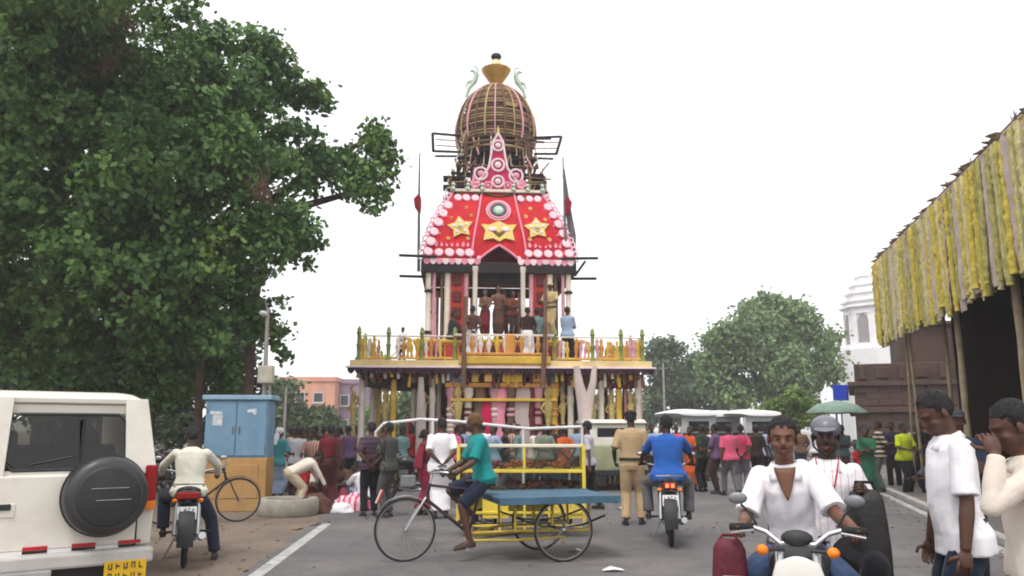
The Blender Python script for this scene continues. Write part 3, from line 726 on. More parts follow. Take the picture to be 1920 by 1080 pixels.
W = 26
lv = [(0, .8, 0, .25), (.8, 1.0, .35, 0), (1.0, 2.2, .2, 0), (2.2, 2.45, .45, 0), (2.45, 3.3, .28, 0), (3.3, 3.5, .5, 0), (3.5, 4.25, .4, 0)]
for i, (a, b, o_, _) in enumerate(lv):
    o2 = {0: 0, 1: -.12, 2: .12, 3: -.12, 4: .15, 5: -.1, 6: .2}[i]
    MB().box((W/2+o2/2, 5+o2/2, (a+b)/2), (W-o2, 10-o2, b-a-.004)).build('wall' if (b-a) > .4 else 'moulding', STONE, sb, bevel=.03)
MB().box((W/2+1.0, 5, 5.05), (W-2.0, 8, 1.6)).build('upper_tier', STONE, sb, bevel=.04)
MB().box((W/2+.9, 4.9, 5.92), (W-1.8, 8.3, .16)).build('moulding', STONE, sb, bevel=.03)
for i in range(12):
    x = .5+i*1.5; MB().box((x, .07, 3.9), (.22, .24, .62)).build('pilaster', STONE, sb, bevel=.02); MB().box((x+.75, .16, 3.86), (.5, .1, .44)).build('niche_panel', STONE, sb, bevel=.03); MB().box((x, -.02, .4), (.3, .2, .78)).build('pilaster', STONE, sb, bevel=.02)
    if i: MB().box((x+.4, .95, 5.0), (.26, .24, 1.3)).build('pilaster', STONE, sb, bevel=.02)
blk = MB().box((0, 0, 0), (.885, .12, .274)).mesh('stone_block', bevel=.02)
for i in range(14):
    for j, z in enumerate((1.18, 1.46, 1.74, 2.02, 2.62, 2.9, 3.16)):
        obj('stone_block', blk, STONE, sb, (.62+i*.9+(.42 if j % 2 else 0), .08+random.uniform(-.02, .02)+(.03 if z > 2.4 else 0), z), (0, 0, random.uniform(-.01, .01)))

# ------------------------------------------------------------------ garlanded pavilion on the right
PB = Vector((9.95, 20.9, 0)); pa = math.atan2(-10.1, -2.45)
pav = thing('garlanded_pavilion', 'thatched open pavilion hung all along its eave with yellow garlands', 'pavilion', PB, pa)
BAMBOO = mat('weathered_bamboo', C(186, 166, 136, 1.3), .7, .2, 4, .3, 18); THATCH = mat('grey_straw_thatch', C(120, 100, 84, 1.4), .95, .35, 7, .9, 30); SHADECL = mat('maroon_interior_shade', C(52, 26, 26, 1.3), .95, .2, 3, .4, 12)  # the inner sheets' dark maroon carries the shade under the roof
PL = 14.5; PZ = 5.9; PD = 9
# roof: thick sloping thatch with ragged bundles on the edge
MB().add([(0-.3, -.15, PZ), (PL, -.15, PZ), (PL, PD, PZ+1.1), (-.3, PD, PZ+1.1), (-.3, -.15, PZ+.16), (PL, -.15, PZ+.16), (PL, PD, PZ+1.3), (-.3, PD, PZ+1.3)],
         [(0, 3, 2, 1), (4, 5, 6, 7), (0, 1, 5, 4), (1, 2, 6, 5), (2, 3, 7, 6), (3, 0, 4, 7)]).build('roof', THATCH, pav)
for i in range(150):
    x = -.3+(PL-2)*i/150+random.uniform(-.05, .05); b = MB()
    L_ = random.uniform(.15, .34)
    d = Vector((random.gauss(0, .35), -1, random.gauss(.15, .25))).normalized()
    p = Vector((x, -.02, PZ+.05+random.uniform(-.03, .05)))
    b.tube([p, p+d*L_*.6, p+d*L_+Vector((0, 0, -.05))], [.05, .04, .012], 5); b.build('straw_bundle', THATCH, pav)
for x in (1.4, 3.1, 6.0, 7.0, 7.4, 9.6, 10.2):
    b = MB(); 
    for k in range(9):
        p = Vector((x+random.gauss(0, .08), .0, PZ+.14)); d = Vector((random.gauss(0, .35), random.gauss(-.1, .3), 1)).normalized()
        b.tube([p, p+d*random.uniform(.1, .28)], [.025, .006], 4)
    b.build('leaf_sprig', THATCH, pav)
MB().tube([(-.2, -.22, PZ-.02), (PL, -.22, PZ-.02)], .05, 8).build('eave_pole', BAMBOO, pav, smooth=True)
MB().box((PL/2, PD-.1, 3.2), (PL, .1, 7.6)).build('back_shade_sheet', SHADECL, pav)
MB().box((PL/2+.4, 1.6, 4.95), (PL-.9, .05, 2.0)).build('ceiling_shade_sheet', SHADECL, pav)
MB().box((PL/2+.4, 5.2, 4.0), (PL-.9, 7.2, .04)).build('ceiling_shade_sheet', SHADECL, pav)
MB().box((3.0, PD/2+.3, 3.0), (.08, PD-.7, 6.0)).build('end_shade_sheet', SHADECL, pav)  # dark sheet added to stand for the shaded interior
MB().box((PL-.05, PD/2, 3.2), (.1, PD-.4, 6.8)).build('side_shade_sheet', SHADECL, pav)
def garl(kind, seed):
    g = random.Random(seed); m = MB(); n = 30; L_ = 2.15; pts = []; rr = []
    for i in range(n):
        z = -L_*i/(n-1)
        pts.append((g.gauss(0, .006), g.gauss(0, .006), z))
        if kind == 'flower': rr.append((.058 if i % 2 else .042)*g.uniform(.9, 1.15)*(1 if i < n-2 else .7))
        elif kind == 'leaf': rr.append((.056 if i % 4 else .048)*g.uniform(.9, 1.1))
        else: rr.append((.085*(1-.25*i/n)*g.uniform(.93, 1.05), .02+.012*math.sin(i*.5+seed)))
    m.tube(pts, rr, 7)
    return m.mesh('garland', smooth=True)
YG = [mat('marigold_yellow', C(218, 196, 84, 1.2), .8, .3, 16, .9, 40), mat('faded_olive_yellow', C(186, 178, 104, 1.25), .85, .3, 14, .9, 40), mat('pale_gold_flowers', C(218, 206, 150, 1.2), .85, .25, 14, .9, 40)]
PALE = mat('pale_mauve_cloth_strip', C(206, 188, 180, 1.2), .9, .15, 6, .4, 20)
gm = []
for k in range(3):
    for kd in ('flower', 'leaf'):
        me = garl(kd, k*5+len(gm)); me.materials.append(YG[k]); gm.append(me)
pm = []
for k in range(2):
    me = garl('cloth', k+40); me.materials.append(PALE); pm.append(me)
i = 0; x = -.15
while x < 12.2:
    g = random.random()
    me = random.choice(pm) if g < .36 else random.choice(gm)
    obj('garland', me, None, pav, (x, -.24+random.uniform(-.03, .03), PZ-.04), (random.gauss(0, .012), random.gauss(0, .012), random.uniform(0, 6.28) if g >= .36 else random.gauss(0, .2)), (random.uniform(.95, 1.3), random.uniform(.95, 1.3), random.uniform(.94, 1.06)))
    x += random.uniform(.095, .135)
x = -.1
while x < 12.2:
    obj('garland', random.choice(gm[2:]+pm), None, pav, (x, -.10, PZ-.05), (0, 0, random.gauss(0, .2)), (1.5, 1.3, random.uniform(.90, .99)))
    x += random.uniform(.14, .17)
for (x0, y0, x1, z1, r_) in ((8.13, .25, 8.13, PZ, .075), (4.85, .25, 4.85, PZ, .065), (1.25, .2, 1.0, 4.6, .035), (.35, .2, .8, 4.6, .035), (11.2, .25, 11.2, PZ, .07), (6.5, 6.5, 6.5, PZ+.8, .07), (2.4, 6.5, 2.4, PZ+.8, .07), (2.6, .6, 2.6, PZ, .045)):
    p = MB(); n = 12; pts = [(x0+(x1-x0)*k/n+.02*math.sin(k*1.3), y0, z1*k/n) for k in range(n+1)]
    rr = [r_*(1.12 if k % 2 else 1.0)*(1-.15*k/n) for k in range(n+1)]
    p.tube(pts, rr, 9).build('bamboo_post', BAMBOO, pav, smooth=True)
# ------------------------------------------------------------------ the temple chariot (front looks to local -Y)
CH = Vector((-.55, 26, 0)); CA = R(4)
ch = thing('temple_chariot', 'tall wooden festival chariot with red embroidered canopy and bamboo lattice dome', 'chariot', CH, CA)
W_YEL = mat('yellow_painted_wood', C(226, 184, 70, 1.15), .6, .15, 4, .3, 20, dirt=.35, dirtcol=C(170, 120, 60)); W_ORA = mat('orange_painted_wood', C(220, 150, 70, 1.2), .6, .18, 4, .3, 20, dirt=.3)
W_GRN = mat('green_painted_wood', C(138, 150, 74, 1.25), .6, .18, 4, .3, 20); W_WHT = mat('cream_painted_wood', C(232, 220, 206, 1.1), .65, .1, 4, .2, 20, dirt=.3, dirtcol=C(190, 170, 160)); W_PNK = mat('pink_painted_wood', C(222, 160, 170, 1.15), .65, .14, 4, .2, 20, dirt=.25)
W_MAR = mat('maroon_painted_wood', C(104, 34, 36, 1.2), .65, .2, 4, .3, 20); W_RED = mat('red_lacquered_wood', C(186, 52, 44, 1.15), .6, .18, 5, .3, 20); W_DRK = mat('dark_tarred_timber', C(48, 40, 42, 1.3), .85, .25, 3, .6, 14); W_BRN = mat('raw_brown_timber', C(124, 92, 74, 1.3), .85, .25, 3, .6, 14)
W_TAN = mat('split_bamboo', C(186, 156, 112, 1.25), .75, .25, 5, .4, 18); CANV = mat('grubby_canvas', C(206, 188, 182, 1.25), .9, .12, 2.5, .5, 9); MAG = cloth('magenta_cloth', 206, 34, 84, 1.15)
REDC = mat('red_applique_cloth', C(198, 14, 30, 1.08), .85, .2, 2.5, .45, 6, sheen=.2, dirt=.5, dirtcol=C(160, 14, 34, 1.1)); PKW = mat('pinkish_white_applique', C(246, 214, 220, 1.1), .85, .1, 20, .3, 40); GOLDC = mat('gold_applique', C(228, 196, 112, 1.1), .7, .2, 16, .4, 40)
PKC = mat('pink_trim_cloth', C(238, 150, 172, 1.1), .85, .12, 14, .3, 40); GOLD = mat('gilded_metal', C(206, 160, 84, 1.1), .4, .15, 6, 0, metal=.5); PALEG = mat('pale_green_enamel', C(186, 206, 186, 1.1), .6, .15, 9)
def B(name, c, d, m, bev=.015, rot=None): return MB().box(c, d, rot).build(name, m, ch, bevel=bev)
# deck
DZ = 3.22; DH = 3.95
FASC = mat('pale_primrose_paint', C(236, 212, 150, 1.15), .6, .15, 2.5, .2, 20, dirt=.4, dirtcol=C(206, 160, 150))
deck = B('deck', (0, 0, DZ), (2*DH+.2, 8.5, .16), W_WHT, .02)
for sgn in (-1,): B('deck_fascia', (0, -4.28, DZ+.03), (2*DH+.3, .06, .20), FASC, .012)
for sx in (-1, 1): B('deck_fascia', (sx*(DH+.13), 0, DZ+.03), (.06, 2*DH+.3, .20), FASC, .012)
B('eave_band', (0, -4.34, DZ-.06), (2*DH+.5, .1, .05), PKW, .01)
sc = MB().prism([(-.095, 0), (-.095, -.06), (-.06, -.13), (0, -.165), (.06, -.13), (.095, -.06), (.095, 0)], -.012, .012, 'y').mesh('valance_scallop')
sc.materials.append(mat('dark_valance_cloth', C(58, 34, 50, 1.3), .9, .3, 3))
n = 44
for i in range(n):
    x = -(DH+.2)+(2*DH+.4)*(i+.5)/n
    obj('valance_scallop', sc, None, ch, (x, -4.35, DZ-.085), (random.gauss(0, .06), 0, random.gauss(0, .04)))
for i in range(-4, 5): B('joist', (i*.95, 0, DZ-.14), (.10, 2*DH, .12), W_BRN)
for y in (-3.9, -2.2, 0, 2.2, 3.9): B('cross_beam', (0, y, DZ-.26), (2*DH, .12, .11), W_BRN)
# pillars of the lower storey: cream posts with a gilded bracket figure at each
FIGG = mat('faded_gilt_carving', C(206, 180, 112, 1.25), .7, .3, 9, .6, 30, dirt=.5, dirtcol=C(120, 70, 60)); figp = MB()
figp.lathe([(.05, 0), (.09, .05), (.06, .15), (.10, .4), (.12, .62), (.07, .78), (.10, .86), (.10, .96), (.04, 1.06)], n=10)
figp.tube([(.1, 0, .65), (.22, -.03, .8), (.12, -.03, .95)], [.035, .03, .025], 6); figp.tube([(-.1, 0, .65), (-.2, -.03, .5), (-.12, -.08, .4)], [.035, .03, .025], 6); figp.tube([(0, 0, 1.0), (-.14, -.02, 1.15), (.02, 0, 1.3)], [.05, .04, .02], 6)
figm = figp.mesh('bracket_figure', smooth=True)
pxs = [-3.8, -2.95, -1.9, 1.9, 2.75, 3.25, 3.8]
for x in pxs:
    for y in (-3.85, 0, 3.85):
        if y == -3.85 or abs(x) > 3.5:
            p = MB(); p.lathe([(.13, 0), (.13, .35), (.09, .42), (.085, 2.2), (.10, 2.25), (.10, 2.4), (.085, 2.45), (.08, 2.85), (.14, 2.95)], (x, y, 0), 12).build('pillar', W_YEL if x in (3.25, -2.95) else W_WHT, ch, smooth=True)
            if y == -3.85:
                obj('bracket_figure', figm, FIGG, ch, (x-.22, y-.02, 1.62), (0, 0, random.uniform(-.5, .5)), (.75, .75, .85))
                B('figure_stand', (x-.22, y, .80), (.11, .11, 1.6), FIGG, .02)
for i in range(6):
    x0 = pxs[i]; x1 = pxs[i+1]
    if x1-x0 > 2: continue
    a = MB(); pts = [(x0+(x1-x0)*k/10, -3.84, 2.86-.18*abs(math.sin(math.pi*k/10))**.5+.0) for k in range(11)]
    a.tube(pts, (.03, .09), 6).build('bracket_arch', W_DRK, ch)
tas = MB().lathe([(.012, 0), (.03, -.05), (.045, -.16), (.05, -.24), (.02, -.26)], n=7).mesh('hanging_tassel', smooth=True); tms = []
for m_ in (W_WHT, W_BRN, W_YEL, W_MAR):
    q_ = tas.copy(); q_.materials.append(m_); tms.append(q_)
for i in range(46):
    x = -3.85+7.7*i/45
    obj('hanging_tassel', random.choice(tms), None, ch, (x, -4.15+random.uniform(-.05, .05), DZ-.12), (0, random.gauss(0, .1), 0), (1, 1, random.uniform(.8, 1.9)))
for x in (-3.4, -2.45, 2.3, 3.0, 3.55, -3.6, 1.75, -1.75): MB().tube([(x, -3.2, 0), (x+.02, -3.2, 3.1)], random.uniform(.05, .08), 8).build('inner_post', random.choice((W_YEL, W_BRN, W_WHT)), ch, smooth=True)
for x0_, x1_ in ((-3.8, -2.95), (-2.95, -1.9), (1.9, 2.75), (2.75, 3.8)): MB().tube([(x0_+(x1_-x0_)*k/8, -3.95, 2.95-.28*math.sin(math.pi*k/8)) for k in range(9)], (.03, .07), 6).build('swag', W_DRK if x0_ < 0 else W_MAR, ch, smooth=True)
# dark bundles stored under the deck and wheels seen end on
for x in (-1.65, -.85, .85, 1.7, 2.5, -2.5):
    for y in (-2.6, 0, 2.6):
        w = MB(); w.torus((x, y, 1.0), .88, .09, (1, 0, 0), 36, 8, .10); wo = w.build('wheel', W_RED if y < -2 else W_MAR, ch, smooth=True)
        h = MB(); h.lathe([(.2, -.16), (.24, -.1), (.24, .1), (.2, .16)], (x, y, 1.0), 14, (1, 0, 0)).build('hub', W_YEL, wo, smooth=True)
        s_ = MB()
        for k in range(16):
            a = k*math.pi/8; s_.tube([(x, y+math.cos(a)*.2, 1+math.sin(a)*.2), (x, y+math.cos(a)*.84, 1+math.sin(a)*.84)], [.05, .035], 6)
        s_.build('spokes', W_WHT, wo)
for y in (-2.6, 0, 2.6): MB().tube([(-2.8, y, 1), (2.8, y, 1)], .1, 8).build('axle', W_DRK, ch, smooth=True)
# centre front of the lower storey
B('front_beam', (0, -4.05, 2.70), (3.1, .14, .12), W_ORA); B('front_beam', (.05, -4.10, 2.30), (2.9, .1, .08), W_YEL)
for x, m in ((-.72, W_YEL), (-.38, GOLD), (.12, W_YEL), (.42, W_YEL), (.95, W_ORA)): B('painted_block', (x, -4.06, 2.92), (.24, .2, .30), m, .03)
for x, m in ((-1.28, mat('slate_blue_paint', C(122, 130, 170, 1.2), .6, .15, 5)), (1.28, mat('teal_grey_paint', C(110, 146, 152, 1.2), .6, .15, 5))): B('painted_panel', (x, -4.02, 2.92), (.34, .12, .32), m, .02)
def col(x, y, ms, r_=.11):
    o = MB(); o.lathe([(r_*1.3, 0), (r_*1.3, .3), (r_, .4), (r_, 2.35), (r_*1.35, 2.45), (r_*1.35, 2.64)], (x, y, 0), 12); q = o.build('column', ms[0], ch, smooth=True)
    for k, z in enumerate((.8, 1.15, 1.5, 1.62, 1.9, 2.05)): MB().lathe([(r_*1.12, z-.04), (r_*1.28, z), (r_*1.12, z+.04)], (x, y, 0), 12).build('ring', ms[1], q, smooth=True)
for x, ms in ((-.92, (W_WHT, W_MAR)), (1.0, (W_PNK, W_MAR)), (.25, (W_BRN, W_PNK)), (-1.38, (W_PNK, W_WHT)), (-.2, (W_PNK, W_WHT)), (1.42, (W_YEL, W_ORA))): col(x, -3.95, ms)
for x in (-1.2, 1.25): obj('bracket_figure', figm, W_ORA, ch, (x, -4.08, 1.5), (0, 0, random.uniform(-.4, .4)), 1.1)
for x0, x1, m, w in ((-.62, -.60, W_BRN, .14), (.62, .52, CANV, .24), (-.08, -.05, PKC, .18), (.8, .82, W_MAR, .1)):
    d = MB(); pts = [(x0+(x1-x0)*k/8+.03*math.sin(k*1.7), -4.0, 2.7-2.2*k/8) for k in range(9)]; d.tube(pts, [(w*(.9+.15*math.sin(k)), .05) for k in range(9)], 10).build('hanging_cloth', m, ch, smooth=True)
d = MB(); d.tube([(-.42, -4.02, 2.25), (-.42, -4.04, 2.0), (-.43, -4.06, 1.6), (-.42, -4.05, 1.3)], [(.1, .03), (.13, .05), (.14, .06), (.13, .05)], 12).build('hanging_cloth', MAG, ch, smooth=True)
B('back_panel', (0, -2.4, 1.6), (3.4, .06, 2.9), W_MAR); B('back_panel', (2.2, -2.2, 1.6), (1.0, .06, 2.9), W_DRK); B('back_panel', (-2.0, -2.2, 1.6), (.7, .06, 2.9), W_DRK)
for x in (3.3, 3.45, 3.6, 3.75, 3.9): MB().tube([(x, -3.7, .2), (x+.02, -3.7, 2.9)], .035, 6).build('stacked_pole', W_PNK, ch)
# big canvas sling hanging at right of the porch
cv = MB(); cv.tube([(2.0, -4.38, 3.2), (2.06, -4.42, 2.7), (2.18, -4.45, 2.2), (2.24, -4.45, 1.1), (2.26, -4.45, .3)], [(.08, .05), (.13, .06), (.19, .08), (.19, .08), (.18, .07)], 12).build('canvas_sling', CANV, ch, smooth=True)
cv = MB(); cv.tube([(2.5, -4.36, 3.2), (2.44, -4.42, 2.75), (2.32, -4.45, 2.3), (2.26, -4.46, 1.8)], [(.07, .05), (.10, .06), (.13, .07), (.12, .06)], 12).build('canvas_sling', CANV, ch, smooth=True)
for x in (-2.2,): MB().tube([(x, -4.2, 2.9), (x+.02, -4.25, 1.8), (x+.05, -4.25, .4)], [(.07, .04), (.13, .06), (.16, .06)], 10).build('canvas_sling', CANV, ch, smooth=True)
# railing round the deck
RZ = DZ+.12
post = MB().lathe([(.075, 0), (.075, .08), (.05, .12), (.055, .38), (.075, .42), (.05, .48), (.05, .72), (.08, .76), (.05, .80), (.06, .86), (.015, .94)], n=10).mesh('rail_post', smooth=True); post.materials.append(W_GRN)
bal = MB().lathe([(.03, 0), (.045, .08), (.025, .16), (.055, .3), (.06, .38), (.03, .48), (.045, .54), (.03, .62)], n=8).mesh('baluster', smooth=True)
bals = []
for k, m in enumerate((W_YEL, W_ORA, W_WHT, W_PNK)):
    b_ = bal.copy(); b_.materials.append(m); bals.append(b_)
lat = MB().tube([(-.3, 0, .05), (.3, 0, .6)], .02, 5).mesh('brace'); lat.materials.append(W_WHT)
rxs = [-3.9, -3.1, -2.2, -1.3, 1.45, 2.5, 3.3, 3.9]
for x in rxs: obj('rail_post', post, None, ch, (x, -4.1, RZ))
for x in (-3.9, 3.9):
    for y in (-2.6, -1.3, 0, 1.3, 2.6, 4.05): obj('rail_post', post, None, ch, (x, y, RZ))
for sx in (-1, 1): MB().tube([(sx*3.9, -4.1, RZ+.68), (sx*3.9, 4.05, RZ+.68)], .025, 6).build('top_rail', W_WHT, ch)
for a, b in zip(rxs, rxs[1:]):
    if a == -1.3: continue
    MB().tube([(a, -4.1, RZ+.68), (b, -4.1, RZ+.68)], .025, 6).build('top_rail', W_WHT, ch); MB().tube([(a, -4.1, RZ+.08), (b, -4.1, RZ+.08)], .035, 6).build('bottom_rail', W_YEL, ch)
    k = int((b-a)/.115)
    for i in range(1, k):
        x = a+(b-a)*i/k
        if -3.3 < x < -2.9 or random.random() < .12: continue
        obj('baluster', random.choice(bals), None, ch, (x, -4.1+random.gauss(0, .01), RZ+.06), (random.gauss(0, .04), random.gauss(0, .06), 0), (random.uniform(.8, 1.2), 1, random.uniform(.8, .98)))
for x in (-3.7, -2.8): obj('brace', lat, None, ch, (x, -4.08, RZ)); 
for y in np.linspace(-3.9, 3.9, 34):
    for sx in (-1, 1): obj('baluster', random.choice(bals), None, ch, (sx*3.9, float(y), RZ+.05), (0, 0, 0), (1, 1, .95))
# front balcony in the middle
B('balcony_beam', (.05, -4.32, DZ+.14), (2.5, .16, .22), W_YEL, .03); B('balcony_beam', (.05, -4.34, DZ+.30), (2.4, .12, .08), W_ORA, .02); B('balcony_rail', (.05, -4.15, RZ+.72), (2.75, .06, .06), W_WHT, .01)
for x in np.linspace(-1.05, 1.2, 11): obj('baluster', random.choice(bals[:3]), None, ch, (float(x), -4.2, RZ+.12), (0, 0, 0), (1.3, 1.3, .92))
pd_ = MB().box((.2, -4.24, RZ+.42), (.26, .1, .62)).build('carved_panel', W_ORA, ch, bevel=.03)
for sx, top in ((-1.08, 5.1), (1.12, 5.6)):
    MB().tube([(sx+(.03 if sx < 0 else -.06), -4.5, 2.6), (sx+.02, -4.45, 4), (sx+.06, -4.3, top)], [.065, .06, .05], 8).build('guide_pole', W_BRN, ch, smooth=True)
# inner platform and cabin
IZ = 4.1; IH = 2.2
B('inner_platform', (0, 0, (DZ+IZ)/2+.04), (2*IH+.5, 2*IH+.5, IZ-DZ-.08), W_ORA, .03); B('platform_edge', (0, 0, IZ-.02), (2*IH+.7, 2*IH+.7, .09), W_YEL, .02)
for i in range(12): B('platform_panel', (-2.2+.4*i, -2.47, 3.7), (.34, .05, .5), W_MAR if i % 2 else W_RED, .02)
def cpost(x, y, w, m, bands=None, top=6.35, kind='column'):
    o = MB(); o.lathe([(w*1.3, 0), (w*1.3, .12), (w, .18), (w, top-IZ-.2), (w*1.3, top-IZ-.12), (w*1.3, top-IZ)], (x, y, IZ), 12); q = o.build(kind, m, ch, smooth=True)
    for z in (bands or ()): MB().lathe([(w*1.05, -.05), (w*1.5, -.03), (w*1.5, .02), (w*1.05, .05)], (x, y, z), 12).build('ring', W_DRK, q, smooth=True)
for y in (-2.2, 2.2):
    for sx in (-1, 1):
        cpost(sx*2.12, y, .085, W_WHT, (4.35, 5.6)); cpost(sx*1.95, y, .055, W_PNK); cpost(sx*1.55, y, .09, W_WHT); cpost(sx*1.72, y, .04, W_BRN); cpost(sx*.98, y, .07, W_PNK); cpost(sx*.72, y-.12*(1 if y < 0 else -1), .075, W_WHT)
for sx, w in ((-1, .44), (1, .42)):
    B('red_panel', (sx*1.26, -2.16, (IZ+6.3)/2), (w, .07, 2.1), W_RED, .02)
    for k in range(4): B('carved_inset', (sx*1.26, -2.22, IZ+.35+.5*k), (w*.6, .05, .34), W_MAR, .03)
    B('side_wall', (sx*2.05, .6, 5.2), (.06, 1.2, 2.2), W_RED, .02)
B('lintel', (0, -2.28, 6.32), (4.7, .16, .34), W_DRK); B('lintel', (0, 2.28, 6.32), (4.7, .16, .34), W_DRK)
for sx in (-1, 1): B('lintel', (sx*2.28, 0, 6.33), (.16, 4.4, .32), W_DRK)
B('ceiling', (0, -1.2, 6.4), (4.3, 1.9, .06), W_DRK)
B('hanging_board', (0, -2.05, 6.06), (1.3, .06, .36), W_DRK)
for z, l in ((6.62, 3.0), (6.05, 3.0)):
    for sx in (-1, 1): MB().tube([(sx*1.9, -2.38 if z > 6.3 else -2.1, z), (sx*l, -2.42 if z > 6.3 else -2.1, z+.02)], .045, 6).build('outrigger_beam', W_DRK, ch)
MB().tube([(2.3, -2.3, 6.1), (2.62, -2.4, 6.55)], .04, 6).build('strut', W_DRK, ch)
# red cloth canopy: four curved faces
Z0, Z1 = 6.52, 8.95
def hw(z): t = (z-Z0)/(Z1-Z0); return 2.30-.90*(t**1.12)+.12*math.sin(t*math.pi)
def arch(x): return Z0 + max(0, .52*(1-abs(x)/.62)**.75 if abs(x) < .62 else 0)
for k in range(4):
    m = Matrix.Rotation(math.pi/2*k, 3, 'Z'); nx, nz_ = 48, 12; V = []; F = []
    for j in range(nz_+1):
        for i in range(nx+1):
            s_ = 2*i/nx-1; zb = arch(s_*2.3) if k == 0 else Z0
            z = zb+(Z1-zb)*j/nz_; h = hw(z)
            y = -h-.012*math.sin(s_*22+j*.8)*(1-j/nz_)-.035*noise.noise(Vector((s_*4, j*.35, k)))+.03*math.sin(j/nz_*math.pi)*noise.noise(Vector((s_*9, j*.2, k+4)))
            V.append(m @ Vector((s_*h, y, z)))
    F = [(j*(nx+1)+i, j*(nx+1)+i+1, (j+1)*(nx+1)+i+1, (j+1)*(nx+1)+i) for j in range(nz_) for i in range(nx)]
    MB().add(V, F).build('canopy_cloth', REDC, ch, smooth=True)
B('canopy_floor', (0, -.2, 6.5), (4.3, 3.9, .05), W_DRK)
TLT = math.atan((hw(Z0)-hw(Z1))/(Z1-Z0))
def on(x, z, lift=.03): return (x, -hw(z)-lift, z)
petals = MB(); petals.lathe([(.06, -.03), (.06, .01), (.03, .035), (.005, .04)], n=10, axis=(0, -1, 0))
for k in range(8):
    a = k*math.pi/4; petals.ell((math.cos(a)*.085, -.012, math.sin(a)*.085), (.055, .018, .055), None, 8, 5)
ros = petals.mesh('rosette', smooth=True); ros.materials.append(PKW)
petals2 = MB(); petals2.torus((0, 0, 0), .135, .022, (0, 1, 0), 20, 6); pk2 = petals2.mesh('rosette_ring', smooth=True); pk2.materials.append(PKC)
lobe = MB().torus((0, 0, 0), .085, .03, (0, 1, 0), 14, 6).mesh('edge_lobe', smooth=True); lobe.materials.append(PKW)
sprig = MB().prism([(-.02, 0), (.02, 0), (.05, .08), (.02, .12), (0, .2), (-.02, .12), (-.05, .08)], -.012, 0, 'y').mesh('hem_sprig'); sprig.materials.append(PKC)
fl_ = MB()
for k in range(5): fl_.ell((math.cos(k*1.2566)*.045, -.008, math.sin(k*1.2566)*.045), (.032, .012, .032), None, 7, 4)
sprig2 = fl_.mesh('small_flower', smooth=True); sprig2.materials.append(GOLDC)
def rosette(x, z, s_=1): 
    r_ = obj('rosette', ros, None, ch, on(x, z), (-TLT, 0, random.uniform(0, .3)), s_); obj('rosette_ring', pk2, None, r_, (0, 0, 0))
for sx in (-1, 1):
    for z in (6.80, 7.13, 7.46, 7.79, 8.12, 8.42): rosette(sx*(hw(z)-.12), z, random.uniform(.95, 1.1))
    for x in (1.82, 1.5, 1.18, .9): rosette(sx*x, 6.78, random.uniform(.85, 1.0))
    for x in (.72, 1.0, 1.26): rosette(sx*x, 8.72, random.uniform(.8, .92))
    for z in np.linspace(6.62, 8.8, 15): obj('edge_lobe', lobe, None, ch, (sx*(hw(float(z))+.05), -hw(float(z))+.02, float(z)), (0, random.uniform(0, 3), 0), random.uniform(.85, 1.15))
    for x in np.linspace(.95, 2.05, 8): obj('hem_sprig', sprig, None, ch, on(sx*float(x)+.0, 6.97, .015), (-TLT, random.gauss(0, .2), 0), random.uniform(.8, 1.2))
    for q in range(5): obj('hem_sprig', sprig, None, ch, on(sx*(hw(7.05+.3*q)-.36), 7.1+.3*q, .015), (-TLT, sx*1.2+random.gauss(0, .2), 0), random.uniform(.8, 1.2))
    for (x, z) in ((1.55, 7.25), (.95, 7.25), (1.45, 7.95), (.85, 8.05), (1.0, 8.35)): obj('small_flower', sprig2, None, ch, on(sx*x, z, .015), (-TLT, random.uniform(0, 3), 0), random.uniform(.7, 1.1))
    rosette(sx*.6, 6.62, .5)
def star(r0, r1, n=5, th=.04):
    p = []
    for k in range(2*n):
        a = math.pi/2+k*math.pi/n; rr = r0 if k % 2 == 0 else r1; p.append((math.cos(a)*rr, math.sin(a)*rr))
    m = MB().prism(p, -th, .0, 'y'); m.ell((0, -th, 0), (r1*.62, .05, r1*.62), None, 10, 6); return m
st = star(.42, .24, 5).mesh('gold_star', bevel=.01); st.materials.append(GOLDC)
for sx in (-1, 1):
    o = obj('gold_star', st, None, ch, on(sx*1.18, 7.62, .02), (-TLT, random.uniform(-.2, .2), 0), 1.0); 
    for k in range(5): a = math.pi/2+k*2*math.pi/5; MB().ell((math.cos(a)*.2, -.05, math.sin(a)*.2), (.06, .02, .06)).build('star_petal', PKW, o, smooth=True)
    MB().ell((0, -.1, 0), (.07, .03, .07)).build('star_centre', PALEG, o, smooth=True)
# central face emblem and wheel
em = MB().prism([(-.55, .30), (-.28, .28), (0, .42), (.28, .28), (.55, .30), (.42, .05), (.48, -.3), (.18, -.22), (0, -.34), (-.18, -.22), (-.48, -.3), (-.42, .05)], -.05, 0, 'y').build('gold_crest_panel', GOLDC, ch, bevel=.012); em.location = on(0, 7.45, .02); em.rotation_euler = (-TLT, 0, 0)
for x in (-.2, .2): MB().ell((x, -.06, .1), (.13, .03, .09)).build('crest_disc', PKW, em, smooth=True)
MB().prism([(-.3, .12), (0, -.2), (.3, .12), (.12, .04), (0, -.04), (-.12, .04)], -.075, -.05, 'y').build('crest_chevron', mat('dark_olive_applique', C(96, 88, 50), .8), em); MB().ell((0, -.06, .02), (.1, .05, .1)).build('crest_boss', GOLD, em, smooth=True)
wh = MB().torus((0, 0, 0), .30, .05, (0, 1, 0), 32, 8).build('wheel_emblem', PKC, ch, smooth=True); wh.location = on(0, 8.25, .04); wh.rotation_euler = (-TLT, 0, 0)
